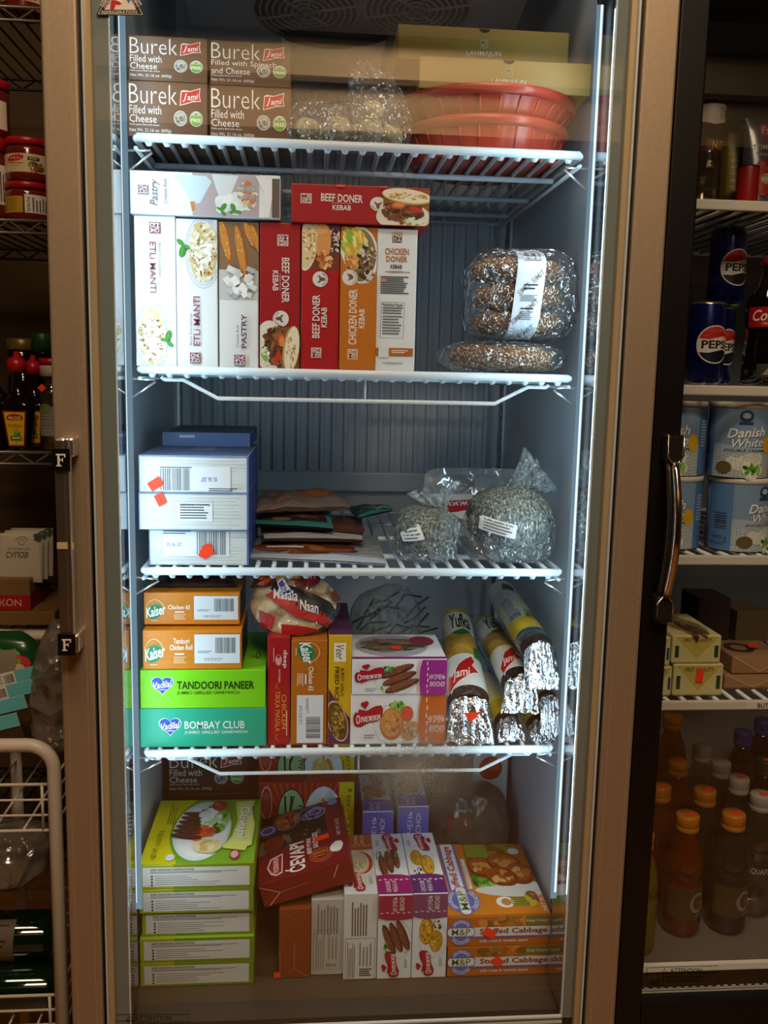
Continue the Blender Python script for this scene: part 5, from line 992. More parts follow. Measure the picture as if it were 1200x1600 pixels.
for k in range(26):
    x, z = q.uniform(-0.06, 0.05), q.uniform(0.05, 0.15); a = q.uniform(0.2, 0.9); g.tube([(x, q.uniform(-0.03, 0.03), z), (x + 0.02 * math.cos(a), q.uniform(-0.03, 0.03), z + 0.012), (x + 0.05 * math.cos(a), q.uniform(-0.03, 0.03), z + 0.05 * math.sin(a))], 0.002, mat('#35573a', 0.6), 5)
g.build('greens', t); g = MB(); bagform(g, (0.005, 0, 0.088), (0.062, 0.058, 0.092), F_FROST, 12, 0.12, 12, 0.8, 0.001, ridge=0.05); g.build('film', t)
# filo rolls
def roll(name, lab, n_, f_, r0, r1, bands, prints=None, flap=1.0, fdir=(0, -0.25, -0.97), pr_ang=0.0, seed=0):
    A, B = at(*n_), at(*f_); d = (B - A); L = d.length; d.normalize(); up = Vector((0, 0, 1)); ux = d.cross(up).normalized(); uz = ux.cross(d).normalized(); t = thing(name, lab, 'pack', A); g = MB()
    def sf(u, v, h=0.0):
        a = 2 * PI * u; s_ = r0 + (r1 - r0) * v
        s_ *= (0.82 + 0.18 * min(1, v / 0.06)) * (1 - 0.55 * max(0, (v - 0.93) / 0.07) ** 2); w = 1 + 0.035 * noise.noise(Vector((math.cos(a) * 1.5, math.sin(a) * 1.5, v * 7 + seed)))
        return d * (L * v) + (ux * math.cos(a) + uz * math.sin(a) * 0.96) * (s_ * w + h)
    def bm(u, v):
        for b, m in bands:
            if v <= b: return m
        return bands[-1][1]
    g.grid(lambda u, v: sf(-u, v), 40, 49, None, mfn=bm, closed_u=True); g.add([sf(k / 40, 0) for k in range(40)], [tuple(range(40))], FOILD); g.add([sf(-k / 40, 1) for k in range(40)], [tuple(range(40))], m_pl('#2a201a'))
    if prints:   # x = around (mm from crown), y = along (0 near .. 100 far)
        prints.stamp(g, lambda x, y, h: sf(0.25 - pr_ang - x / 360, y / 100, h), cut=7, h0=0.0004, dh=0.00008)
    g.build('wrapper', t)
    if flap:
        g = MB(); fd = Vector(fdir).normalized()
        def fp(u, v):
            b = (u - 0.5); e = sf(-0.5 + u if False else 0.5 * u + 0.0, 0.0); c0 = Vector((0, 0, 0)); k = v
            x = b * 2 * r0 * (0.96 + 0.12 * v); base = ux * x + uz * (r0 * 0.75 * math.sqrt(max(0, 1 - (2 * b) ** 2)) * (1 - v) ) - d * (0.004 + 0.010 * math.sin(min(1, v * 1.6) * PI / 2))
            return base + fd * (0.034 * flap * v) + Vector((0, 0.004 * noise.noise(Vector((u * 8, v * 2, seed))), 0.005 * noise.noise(Vector((u * 5, v * 3, seed + 4)))))
        g.grid(fp, 30, 14, FOIL); g.grid(lambda u, v: fp(1 - u, v) + Vector((0, 0.0012, 0)), 30, 14, FOIL); g.build('crimped_end', t)
    return t, (A, sf)
YE, WT, GD, GN, BRN = m_pl('#c9b024'), m_pl('#d9dcd8'), noisy('pastrypic', ['#8a6a28', '#b8903c', '#d0aa50'], 40, 0.3), m_pl('#2f6a30'), FOILD
def yuf(jami=True):
    p = Pr()
    if jami:
        p.poly([(-62, 14), (-20, 30), (0, 34), (22, 38), (30, 31), (20, 27), (40, 21), (20, 18), (-10, 12), (-60, 4)], '#e8e0d8'); p.poly([(-60, 13), (-20, 28.5), (0, 32.5), (20, 36.5), (27, 31), (16, 26.5), (36, 21), (18, 19), (-10, 13.5), (-58, 6)], '#b81c1c'); p.t(-44, 12, 8, 24, 'Jami', '#f6ece4', bold=.02, shear=.2, rot=0); p.items[-1] = ([(a, 36 - b - (0)) for a, b in p.items[-1][0]], *p.items[-1][1:])
    p.t(-34, 69, 40, 87, 'Yufka', '#1e2420', bold=0.03); p.items[-1] = ([(a, 156 - b) for a, b in p.items[-1][0]], *p.items[-1][1:])
    p.poly([(30, 36), (70, 38), (60, 52), (34, 48)], '#2f7a34'); p.poly([(-30, 64), (0, 60), (40, 66), (10, 68)], '#2f6a30'); return p
std = [(0.05, BRN), (0.38, WT), (0.63, GD), (0.88, WT), (0.93, YE), (1.0, YE)]
rl = roll('filo_pastry_roll', 'long filo pastry roll beside the cutlet cartons, two orange tags at its foil end', (733, 1106, 0.03), (711, 962, 0.28), 0.033, 0.026, std, yuf(), 1.3, seed=1)
A, sf = rl[1]
for pts in (sq(0, 0, 9, 26, 20), sq(0, 0, 15, 11, 30)):
    pass
g = MB(); p = Pr().poly([(-66, 6), (-52, 8), (-46, 19), (-58, 20)], mat(ORANGE_STICKER, 0.5, key='price_sticker')); p.stamp(g, lambda x, y, h: sf(0.25 - x / 360, y / 100, h), cut=7, h0=0.0012); g.build('price_sticker', rl[0])
g = MB(); c = at(740, 1118, -0.02) - A; g.add([c + Vector(v) for v in ((-0.015, 0, 0.004), (0.012, 0, 0.006), (-0.004, -0.002, -0.010))], [(2, 1, 0)], mat(ORANGE_STICKER, 0.5, key='price_sticker')); g.build('price_sticker', rl[0])
roll('filo_pastry_roll', 'filo pastry roll with red logo between the tagged roll and the topmost one', (813, 1072, 0.022), (758, 974, 0.28), 0.0265, 0.0225, std, yuf(), 1.0, (-0.15, -0.3, -0.9), seed=2)
p = Pr(); p.r(-66, 32, -6, 66, '#c9ced0'); p.bars(-62, 33, -12, 40, '#3a4046'); p.lines(-62, 42, -12, 64, 8, '#5a6066', 0.4); p.t(0, 30, 40, 44, 'Yuf', '#1e2420', bold=.03); p.poly([(-20, 78), (20, 74), (30, 84), (-10, 88)], '#2f6a30')
roll('filo_pastry_roll', 'topmost filo pastry roll leaning on the freezer wall, barcode panel showing', (843, 1020, 0.018), (780, 922, 0.30), 0.0255, 0.025, [(0.05, BRN), (0.16, FOIL), (0.24, YE), (0.34, YE), (0.66, m_pl('#d4d2a8')), (0.94, WT), (1.0, m_pl('#1c2018'))], p, 1.4, (-0.03, -0.25, -0.95), seed=3)
lowb = [(0.06, BRN), (0.3, YE), (0.5, m_pl('#d8d2a0')), (1, WT)]
roll('filo_pastry_roll', 'low filo pastry roll with a yellow end, next to the tagged roll', (794, 1132, 0.042), (752, 1058, 0.2), 0.0205, 0.018, lowb, None, 0.55, (0.0, -0.5, -0.6), seed=4)
roll('filo_pastry_roll', 'low filo pastry roll at the shelf corner with silver foil end', (842, 1136, 0.045), (806, 1064, 0.2), 0.0185, 0.016, lowb, None, 0.5, (0.0, -0.5, -0.6), seed=5)
roll('filo_pastry_roll', 'filo pastry roll against the freezer wall just below the topmost one', (857, 1096, 0.028), (822, 1030, 0.22), 0.0150, 0.0135, lowb, None, 1.3, (0.0, -0.25, -0.95), seed=6)
# --- cabinet floor: things further back
FLO = FL
def plain(name, lab, px, Y, d, base, fc, z=None, **k): return Carton(name, lab, px, Y, d, base, fc, z=z, **k)
h2 = plain('poultry_carton', 'red, yellow and green poultry carton standing behind the dark red carton', (405, 1222, 553, 1330), 0.245, 0.035, '#a8281e', None, z=FLO)
def halal(px):
    p = Pr(); x0, y0, x1, y1 = px; p.r(x0 + 124, y0 + .3, x1 - .3, y1 - .3, '#d8c41c')
    for k in range(12): p.poly([(x0 + 70, y0 + 80), (x0 + 10 + k * 10, y0 + .3), (x0 + 14 + k * 10, y0 + .3)], '#bc4a30')
    p.poly([(x0 + 5, y1 - .3), (x0 + 18, y0 + 32), (x0 + 45, y0 + 50), (x0 + 60, y1 - .3)], '#7fb07c'); p.e(x0 + 100, y0 + 38, 32, 34, '#dfe6e8'); p.food(x0 + 98, y0 + 38, 20, 22, 60, ['#d8b85a', '#e8d08a', '#b8923c'], 3, 7, 241); p.e(x0 + 50, y0 + 30, 22, 25, '#1c2a1c'); p.e(x0 + 50, y0 + 30, 20.5, 23.5, '#8cc08a')
    p.line([(x0 + 40, y0 + 12), (x0 + 41, y0 + 34), (x0 + 36, y0 + 38)], 3, '#14180f'); p.line([(x0 + 50, y0 + 12), (x0 + 48, y0 + 30), (x0 + 56, y0 + 36), (x0 + 46, y0 + 42)], 3, '#14180f'); p.line([(x0 + 54, y0 + 12), (x0 + 49, y0 + 24)], 2.4, '#14180f'); p.t(x0 + 61, y0 + 20, x0 + 69, y0 + 44, 'Halal', '#1c2a1c', 90, bold=.01, shear=.2)
    p.ring(x0 + 11, y0 + 18, 9, 15, 1.5, '#d8a098'); p.e(x0 + 11, y0 + 18, 6, 10, '#b84a40'); p.e(x1 - 38, y0 + 12, 6, 6, '#c8d4dc'); p.lines(x0 + 131, y0 + 20, x0 + 133, y0 + 40, 1, '#6a6010', .6, True); p.t(x0 + 137, y0 + 6, x0 + 144, y0 + 78, 'NET WT 1.6 lb / 725 g', '#5a5210', 90, bold=.01); return p
halal((405, 1222, 553, 1330)).stamp(mbh := MB(), h2.map['front']); mbh.build('front_print', h2.o)
px = (404, 1160, 553, 1330); h1 = plain('poultry_carton', 'taller poultry carton with the same red and yellow front, furthest back', px, 0.29, 0.04, '#a8281e', {'front': halal((404, 1160, 553, 1330))}, z=FLO)
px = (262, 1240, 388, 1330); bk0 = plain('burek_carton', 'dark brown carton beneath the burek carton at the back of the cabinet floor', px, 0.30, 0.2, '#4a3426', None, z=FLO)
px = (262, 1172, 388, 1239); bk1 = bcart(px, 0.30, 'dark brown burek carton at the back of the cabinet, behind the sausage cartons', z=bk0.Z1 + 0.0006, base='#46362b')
def lilac(px, pic):
    p = Pr(); x0, y0, x1, y1 = px; p.t(x0 + 14, y0 + 4, x0 + 22, y0 + 40, 'НУ ОЧЕНЬ', '#dcd8f0', 90, bold=.01); p.t(x0 + 27, y0 + 6, x0 + 35, y0 + 36, 'ВКУСНО!', '#dcd8f0', 90, bold=.01); return p
for px, lab, sd in (((566, 1268, 614, 1345), 'lilac-ended cutlet carton standing behind the kebab stick carton', 251), ((622, 1260, 669, 1345), 'lilac-ended cutlet carton standing behind the golden cutlet carton', 252)):
    plain('cutlet_carton', lab, px, 0.222, 0.15, OW, {'front': lilac(px, 0), 'top': olez_top('#5a58b8', 'cutlet', sd, False)}, z=FLO, cols={'front': '#6462bc'})
px = (738, 1176, 792, 1290); p = Pr(); p.e(765, 1192, 18, 12, '#c03a24'); p.e(770, 1188, 10, 7, '#d8602c'); plain('soup_carton', 'white carton with a red tomato picture standing in the back corner', px, 0.36, 0.12, '#d8d4d0', {'front': clip(p, px)}, z=FLO)
bc = at(735, 1275, 0.31); t = thing('frosted_bag', 'large frosted bag of brownish frozen food standing at the back of the cabinet floor', 'bag', (bc.x - 0.012, 0.31, FLO + 0.001)); g = MB(); bagform(g, (0.01, 0.0, 0.085), (0.07, 0.045, 0.08), noisy('meatlump', ['#4a2c22', '#6a4432', '#8a5a44', '#3a241e'], 18, 0.6), 14, 0.2, 14, 0.8, 0.002); g.build('contents', t)
g = MB(); bagform(g, (0.01, 0, 0.092), (0.078, 0.050, 0.092), F_GREY, 15, 0.08, 12, 0.75, 0.001, ridge=0.03); g.build('film', t); g = MB(); Pr().poly([(-30, -20), (30, -30), (40, 25), (-25, 30)], '#b02a22').stamp(g, lambda x, y, h: Vector((-0.02 + x * 0.0007, -0.044 - h, 0.125 - y * 0.0007))); g.build('label', t)
# dark red tilted carton
A = at(403, 1383, 0.03); Bp = at(547, 1341, 0.036); ex = (Bp - A).normalized(); ey = Vector((0.0, 1, 0.03)); ey = (ey - ex * ey.dot(ex)).normalized(); ez = ex.cross(ey); Wd = (Bp - A).length; Dp, Hh = 0.20, 0.040
g = MB(); g.box((0, 0, -Hh), (Wd, Dp, 0), ink('#8a1820'), 0.0012); p = Pr(); px = (0, 0, 100, 100)
p.poly([(0.5, 0.5), (78, 0.5), (80, 50), (0.5, 62)], '#14110f'); p.food(34, 50, 40, 8, 60, ['#2a2622', '#3a342e', '#1c1916', '#6a625a'], 3, 9, 261, ang=80, jit=20, asp=2.5); p.e(34, 16, 17, 15, '#6a5a4c'); p.food(34, 16, 13, 11, 50, ['#a83a2c', '#8a4a34', '#c06a4a', '#5a2c22'], 3, 7, 262); p.e(11, 24, 11, 9, '#2f3fa0'); p.ring(11, 24, 8, 6, 1.2, '#c8ccf0')
for k in range(5): p.ring(62 + 3 * (k % 2) * 2, 14 + 2 * (k % 3), 15 - 2.6 * k, 11 - 1.9 * k, 1.6, ('#7a78c8', '#a8a6e0')[k % 2])
p.e(18, 48, 12, 12, '#7a2c1c'); p.poly([(0.5, 62), (80, 50), (86, 0.5), (99.5, 0.5), (99.5, 99.5), (0.5, 99.5)], '#7a141e'); p.t(30, 56, 52, 98, 'ĆEVAPI', '#f2ebe4', 90, bold=.04, shear=0.0, ang=0); p.t(55, 54, 60, 78, 'BEEF PORK', '#f2ebe4', 90, bold=.03); p.t(62, 48, 68, 72, 'SAUSAGES', '#f2ebe4', 90, bold=.03); p.poly([(14, 70), (28, 66), (27, 94), (20, 96), (14, 92), (10, 82)], '#e8d8d4'); p.poly([(15.2, 72), (26.8, 68), (25.8, 92), (20, 94), (15.2, 90), (11.6, 82)], '#a01c24'); p.t(17, 71, 23, 91, 'PODRAVKA', '#f2e4dc', 90, bold=.03)
for k in range(3): p.ring(70, 84, 13 - 2.5 * k, 10 - 2 * k, 0.7, '#c8702c')
p.lines(62, 80, 78, 88, 2, '#c8702c', .4); p.t(90, 36, 94, 62, 'NET WT 16 OZ', '#e8dcd8', 90, bold=.02); p.e(90, 6, 6, 5, '#9aa0d8'); p.food(88, 82, 7, 8, 9, ['#f2ebe4'], 6, 9, 263, asp=1.2)
p.stamp(g, plane_map((0, Dp, 0), (Wd, 0, 0), (0, -Dp, 0), (0, 0, 1))); p = Pr(); p.r(0.6, 2, 99.4, 98, '#7a2016'); p.line([(0, 12), (20, 55), (6, 98)], 1.2, '#d8a890'); p.line([(20, 55), (52, 48)], 1.0, '#d8a890'); p.line([(86, 10), (78, 60)], 1.0, '#d8a890'); p.stamp(g, plane_map((0, 0, 0), (Wd, 0, 0), (0, 0, -Hh), (0, -1, 0)))
o = tag(g.build('sausage_carton'), 'dark red sausage carton tilted across the tops of the upright cartons', 'box'); MX = Matrix((ex, ey, ez)).transposed().to_4x4(); MX.translation = A; o.matrix_world = MX; stickers(o, plane_map((0, Dp, 0), (Wd, 0, 0), (0, -Dp, 0), (0, 0, 1)), [sq(73, 60, 16, 7, -4)])
# frost on the inside of the glass
m_fr = bpy.data.materials.new('frost'); m_fr.use_nodes = True; n, l = nodes(m_fr); b = n['Principled BSDF']; b.inputs['Base Color'].default_value = (0.50, 0.56, 0.60, 1); b.inputs['Roughness'].default_value = 0.6
tcn = n.new('ShaderNodeTexCoord'); n1 = n.new('ShaderNodeTexNoise'); n1.inputs['Scale'].default_value = 420; n1.inputs['Detail'].default_value = 6; n2 = n.new('ShaderNodeTexNoise'); n2.inputs['Scale'].default_value = 22; gr = n.new('ShaderNodeTexGradient'); gr.gradient_type = 'SPHERICAL'; mp = n.new('ShaderNodeMapping'); mp.vector_type = 'POINT'; mp.inputs['Scale'].default_value = (10, 14, 11)
l.new(tcn.outputs['Object'], n1.inputs[0]); l.new(tcn.outputs['Object'], n2.inputs[0]); l.new(tcn.outputs['Object'], mp.inputs[0]); l.new(mp.outputs[0], gr.inputs[0])
m1_ = n.new('ShaderNodeMath'); m1_.operation = 'MULTIPLY'; l.new(n2.outputs[0], m1_.inputs[0]); l.new(gr.outputs['Fac'], m1_.inputs[1]); m2_ = n.new('ShaderNodeMath'); m2_.operation = 'MULTIPLY'; l.new(m1_.outputs[0], m2_.inputs[0]); rr_ = n.new('ShaderNodeMapRange'); rr_.inputs[1].default_value = 0.35; rr_.inputs[2].default_value = 0.65; rr_.inputs[3].default_value = 0.9; rr_.inputs[4].default_value = 2.0; l.new(n1.outputs[0], rr_.inputs[0]); l.new(rr_.outputs[0], m2_.inputs[1]); l.new(m2_.outputs[0], b.inputs['Alpha'])
fc_ = at(655, 1192, -0.0965); mbf = MB(); mbf.add([(-0.1, 0, -0.09), (0.1, 0, -0.09), (0.1, 0, 0.09), (-0.1, 0, 0.09)], [(0, 1, 2, 3)], m_fr); fo = mbf.build('frost_patch', door); fo.location = fc_
# ------------------------------------------------------------------ black wire rack with groceries, beside the freezer
m_bw = mat('#17130f', 0.35, 0.5)
m_bwl = mat('#8a8178', 0.3, 0.8)
t = thing('wire_rack', 'tall black wire shelving rack with jars and bottles beside the freezer', 'rack', (-0.8, 0.5, 0))
RY = 0.5; rz = [at(40, 12, RY).z, at(40, 345, RY).z, at(40, 707, RY).z, at(40, 985, RY).z, 0.35]
for z in rz:
    g = MB()
    for y in (0.0, 0.42):
        g.tube([(-0.45, y, z), (0.38, y, z)], 0.0035, m_bw if y else m_bwl, 8); g.tube([(-0.45, y, z - 0.022), (0.38, y, z - 0.022)], 0.003, m_bw if y else m_bwl, 8)
        g.tube([(-0.45 + 0.03 * k, y, z - (0.001 if k % 2 else 0.021)) for k in range(28)], 0.0022, m_bw if y else m_bwl, 6)
    for k in range(30): x = -0.44 + k * 0.028; g.tube([(x, 0, z - 0.003), (x, 0.42, z - 0.003)], 0.0022, m_bw, 5)
    for x in (-0.45, 0.38): g.tube([(x, 0, z), (x, 0.42, z)], 0.0035, m_bw, 6)
    g.build('wire_shelf', t)
for x in (-0.45, 0.38):
    for y in (0.0, 0.42): MB().tube([(x, y, 0), (x, y, 2.15)], 0.011, m_bw, 12).build('post', t)
def cyl_label(R_, cz, W_, H_):
    """map a label (0..W_ wide, 0..H_ tall) on a cylinder of radius R_, centred towards the viewer"""
    return lambda x, y, h: Vector(((R_ + h) * math.sin((x - W_ / 2) / R_), -(R_ + h) * math.cos((x - W_ / 2) / R_), cz + H_ / 2 - y))
def lathe_thing(name, lab, cat, loc, prof, mats, labels=None, cap=None, group=None, n=40, rz_=0.0, parts=None):
    """body by revolution; cap = (part name, profile, material); labels = [(Pr, map, cut)]"""
    has = bool(cap or parts); t_ = thing(name, lab, cat, loc, rz_, group) if has else None; g = MB()
    g.lathe(prof, None, n, mats=mats)
    if not labels is None and not has:
        for p_, f_, c_ in labels: p_.stamp(g, f_, cut=c_)
    o = g.build('body' if has else name, t_)
    if has and labels:
        g = MB()
        for p_, f_, c_ in labels: p_.stamp(g, f_, cut=c_)
        g.build('label', t_)
    if cap: MB().lathe(cap[1], cap[2], n).build(cap[0], t_)
    if not has: tag(o, lab, cat, group); o.location = loc; o.rotation_euler = (0, 0, rz_); return o
    return t_
m_ajv = bump(mat('#6a1c12', 0.15, 0, 0.5, coat=0.6), 40, 0.15); m_red = mat('#a8161c', 0.3); m_gls = film('jar_glass', '#f4ece4', 0.7, 0.04, 20, 0.0, 0.2, '#4a1a12', 1.5)
def jar(px, yt, yb, lab, z, R_=0.041, kind=0, Y=0.56, h=None):
    c = at(px, yb, Y); h = h or at(px, yt, Y).z - at(px, yb, Y).z; p = Pr(); W_, H_ = R_ * 2.6, h * 0.42; S = lambda a: a * W_ / 100; V = lambda a: a * H_ / 100
    if kind == 0:
        p.r(0, 0, W_, H_, '#cfb98c'); p.e(S(38), V(26), S(16), V(19), '#b01a20', -10); p.lines(S(27), V(23), S(49), V(30), 1, '#f0e4d4', .8); p.r(S(60), V(16), S(80), V(36), '#2c1a12'); p.lines(S(63), V(20), S(78), V(32), 2, '#e0d0b0', .4); p.lines(S(24), V(50), S(54), V(57), 1, '#a8302a', .6); p.t(S(30), V(62), S(48), V(70), 'Spread', '#a8302a', shear=.2); p.food(S(72), V(68), S(14), V(20), 14, ['#b8282a', '#e0d0b0', '#6a3a20', '#7a8a3a'], S(5), S(9), 301)
    elif kind == 1:
        p.r(0, 0, W_ * .52, H_, '#b8902a'); p.lines(S(8), V(8), S(46), V(90), 8, '#6a5010', .4); p.r(W_ * .55, -H_ * .12, W_, H_, '#d8cfc4'); p.t(S(58), V(4), S(64), V(92), 'Nutrition Facts', '#1c1814', 90, bold=.03); p.lines(S(68), V(2), S(98), V(92), 5, '#4a443c', .4, True)
    else:
        p.r(0, 0, W_, H_ * 1.2, '#d8c8b0'); p.r(S(50), 0, S(80), H_ * 1.2, '#b8702a'); p.e(S(40), V(96), S(26), V(22), '#a8242a'); p.lines(S(30), V(10), S(70), V(50), 4, '#5a3a2a', .4)
    pf = [(R_ * .86, 0), (R_ * .98, h * .03), (R_, h * .10), (R_, h * .70), (R_ * .97, h * .78), (R_ * .88, h * .83)]
    return lathe_thing('sauce_jar', lab, 'jar', (c.x, Y, z), pf, [m_ajv] * 5, [(p, cyl_label(R_ * 1.004, h * .40, W_, H_), 0.006)], ('lid', [(R_ * .95, h * .83), (R_ * 1.0, h * .835), (R_, h * .985), (R_ * .96, h), (0.002, h)], m_red))
zs = rz[1] + 0.0045
j1 = jar(45, 283, 343, 'red-lidded pepper sauce jar with a yellow label at the bottom of a stack of two', zs, kind=1); hj = at(45, 283, .56).z - at(45, 343, .56).z
jar(45, 212, 283, 'red-lidded pepper sauce jar with a cream label, standing on the yellow-labelled jar', zs + hj + 0.0006, kind=0, h=hj * 1.12)
hb = at(-16, 212, .56).z - at(-16, 343, .56).z
jar(-18, 215, 343, 'tall dark red sauce jar at the frame edge, beneath another jar', zs, R_=0.039, kind=1, h=hb)
jar(-18, 127, 215, 'red-lidded sauce jar with a picture label, stacked on the tall jar at the edge', zs + hb + 0.0006, R_=0.039, kind=2)
jar(36, -70, 8, 'sauce jar standing on the topmost wire shelf of the rack', rz[0] + 0.0045, R_=0.037, kind=0, h=0.09)
# bottles on the third level
zb = rz[2] + 0.0045; m_brg = mat('#120a06', 0.08, 0, 0.6, coat=0.5)
def seasoning(px, Y, k, lab):
    c = at(px, 704, Y); t_ = thing('seasoning_bottle', lab, 'bottle', (c.x, Y, zb)); h = 0.185 * k; w = 0.028 * k; g = MB()
    pf = [(0, .62), (.02, .68), (.3, .92), (.40, 1.02), (.46, 1.0), (.50, .86), (.56, .52), (.62, .40), (.74, .34), (.80, .30), (.86, .30)]
    def fn(u, v):
        i = min(int(v * (len(pf) - 1)), len(pf) - 2); f = v * (len(pf) - 1) - i; z = pf[i][0] + (pf[i + 1][0] - pf[i][0]) * f; r = pf[i][1] + (pf[i + 1][1] - pf[i][1]) * f; e = 0.45 if z < .48 else 0.45 + min(1, (z - .48) / .12) * .55; a = 2 * PI * u + PI / 4
        sg = lambda q_: math.copysign(abs(q_) ** e, q_); return (w * r * sg(math.cos(a)), w * r * sg(math.sin(a)) * .9, h * z)
    g.grid(fn, 40, 41, m_brg, closed_u=True); g.add([fn(i / 40, 0) for i in range(40)][::-1], [tuple(range(40))], m_brg); g.build('body', t_)
    g = MB(); g.lathe([(w * .33, h * .79), (w * .60, h * .80), (w * .66, h * .88), (w * .50, h * .93), (w * .2, h * .95), (w * .16, h * 1.0), (0.001, h * 1.0)], m_red, 20); g.build('cap', t_)
    def lm(x, y, hh):
        v = 1 - y / 100; z = .03 + .37 * v; r = .67 + (z - .02) / .28 * .24 if z < .3 else .92 + (z - .3); return Vector(((x - 50) / 50 * w * r * .80, -w * .9 * min(r, 1.02) * (.955) - hh - 0.001, h * z))
    g = MB(); p = Pr(); p.r(0, 0, 100, 100, '#7a1418'); p.r(7, 4, 93, 96, '#d8b020'); p.e(50, 20, 36, 11, '#a01418'); p.t(24, 15, 76, 25, 'MAGGI', '#f0d890', bold=.03); p.t(16, 38, 84, 48, 'PRZYPRAWA', '#8a2414', bold=.03); p.t(38, 51, 62, 57, 'W PŁYNIE', '#8a2414', bold=.02); p.food(50, 64, 26, 5, 16, GREENS, 4, 8, 311); p.r(18, 70, 82, 84, '#5a6a20'); p.lines(26, 74, 76, 80, 1, '#e0d890', .6); p.e(50, 90, 2, 4, '#4a5a1a')
    p.stamp(g, lm, cut=12); g.build('label', t_); return t_
seasoning(31, 0.53, 1.0, 'dark seasoning bottle with a yellow trapezoid label and red spout cap')
seasoning(56, 0.60, 0.97, 'dark seasoning bottle half hidden behind the front yellow-labelled one')
def bottle(name, px, Y, z, h, R_, neck, lab, mbody, mcap, lb=None, capn='cap', capr=1.25, cat='bottle', shoulder=.58, nt=.86, rz_=0):
    c = at(px, 700, Y); X = c.x
    pf = [(R_ * .9, 0), (R_, h * .02), (R_, h * shoulder), (R_ * .93, h * (shoulder + .05)), (R_ * .6, h * (shoulder + .12)), (neck, h * (shoulder + .18)), (neck, h * nt)]
    return lathe_thing(name, lab, cat, (X, Y, z), pf, [mbody] * 6, lb, (capn, [(neck * 1.02, h * (nt - .03)), (neck * capr, h * (nt - .025)), (neck * capr, h * .985), (neck * capr * .9, h), (0.001, h)], mcap), rz_=rz_)
p = Pr(); p.r(0, 0, .05, .03, '#c8a868'); p.t(.02, .008, .048, .02, 'RSC', '#4a2c14', bold=.02)
bottle('sauce_bottle', -8, 0.54, zb, 0.19, 0.028, 0.0135, 'dark brown sauce bottle with a cream neck label at the rack edge', m_brg, m_red, [(p, cyl_label(0.0139, 0.137, .05, .03), 0.004)], shoulder=.5, nt=.9)
m_sp = film('spice_glass', '#e8e4dc', 0.72, 0.05, 20, 0.0, 0.22, '#5a5044', 1.5)
p = Pr(); p.r(0, 0, .06, .055, '#8a857c'); p.lines(.012, .012, .05, .045, 6, '#4a453e', .4); p.e(.022, .004, .012, .01, '#6a7a3a')
bottle('spice_bottle', 84, 0.52, zb, 0.172, 0.0225, 0.017, 'clear spice bottle with a red and white cap against the freezer side', m_sp, mat('#c8c0b4', .4), [(p, cyl_label(0.0229, 0.055, .06, .055), 0.005)], shoulder=.62, nt=.84)
sb = bpy.data.objects['spice_bottle']; MB().lathe([(0.0215, 0.160), (0.0215, 0.1735), (0.001, 0.174)], m_red, 24).build('red_cap', sb); g = MB(); Pr().poly(sq(0, 0, .011, .011, 45), mat(ORANGE_STICKER, .5, key='price_sticker')).stamp(g, lambda x, y, h: Vector((-0.012 + x, -0.0235 - h, 0.118 - y))); g.build('price_sticker', sb)
bottle('green_capped_bottle', 72, 0.66, zb, 0.225, 0.024, 0.018, 'tall dark bottle with a green cap behind the spice bottle', m_brg, mat('#14401c', .4), None, shoulder=.62)
bottle('golden_lidded_jar', 40, 0.72, zb, 0.215, 0.032, 0.030, 'dark jar with a dull golden lid behind the seasoning bottles', m_brg, mat('#7a6434', .35, .4), None, cat='jar', capr=1.05, nt=.92)
# fourth level: carton of soup seasoning on a kraft box
zk = rz[3] + 0.0045
px = (-40, 956, 86, 986); kb = Carton('kraft_box', 'plain kraft cardboard box lying under the soup seasoning carton', px, 0.52, 0.2, '#7a5a30', None, z=zk)
px = (-45, 905, 47, 957); p = Pr(); p.r(-44.5, 932, 46.5, 956.5, '#a0181a'); p.t(-14, 938, 33, 950, 'ИКОN', '#c8a090', bold=.02); dc = Carton('display_carton', 'open display carton with a red band holding soup seasoning sachets', px, 0.53, 0.12, '#7a5a34', {'front': p, 'right': Pr().r(1, 48, 99, 99, '#7a1214')}, z=kb.Z1 + 0.0006)
px = (0, 850, 66, 905)
for k in range(3):
    p = Pr(); p.poly([(2, 850), (62, 850), (66, 930), (-2, 930)], '#b8ae98'); p.t(11, 879.5, 47, 889.5, 'СУПОВ', '#2a241c', bold=.03, shear=.2); p.t(13, 873, 50, 878, 'приправа для', '#4a4438', bold=.0, shear=.25); p.ring(36, 864, 5, 5, 1, '#5a5448'); p.ring(36, 866, 11, 11, 1.2, '#5a5448', 24, 200, 340); p.food(60, 856, 8, 6, 8, ['#1c2a1c', '#2c3a2c'], 4, 8, 321)
    c0 = at(32 + 9 * k, 905, 0.555 + .03 * k); g = MB(); o_ = Vector((c0.x, 0.555 + 0.03 * k, dc.Z1)); sx = 0.0425
    def pf_(u, v, s_): b = (16 * u * (1 - u) * v * (1 - v)) ** .5; return Vector(((u - .5) * 2 * sx, s_ * 0.006 * b + .012 * v, -0.012 + v * 0.098))
    g.grid(lambda u, v: pf_(u, v, -1), 12, 12, mat('#a89e88', .4)); g.grid(lambda u, v: pf_(1 - u, v, 1), 12, 12, mat('#3a4a3a', .4))
    p.stamp(g, lambda x, y, h: pf_(min(1, max(0, (x + 2) / 70)), min(1, max(0, (930 - y) / 80)), -1) + Vector((0, -h - .0004, 0)), cut=8)
    o = tag(g.build('seasoning_sachet'), ['grey soup seasoning sachet at the front of the display carton', 'second soup seasoning sachet, just behind the front one in the carton', 'rearmost soup seasoning sachet in the display carton'][k], 'sachet', 'soup seasoning sachets'); o.location = o_
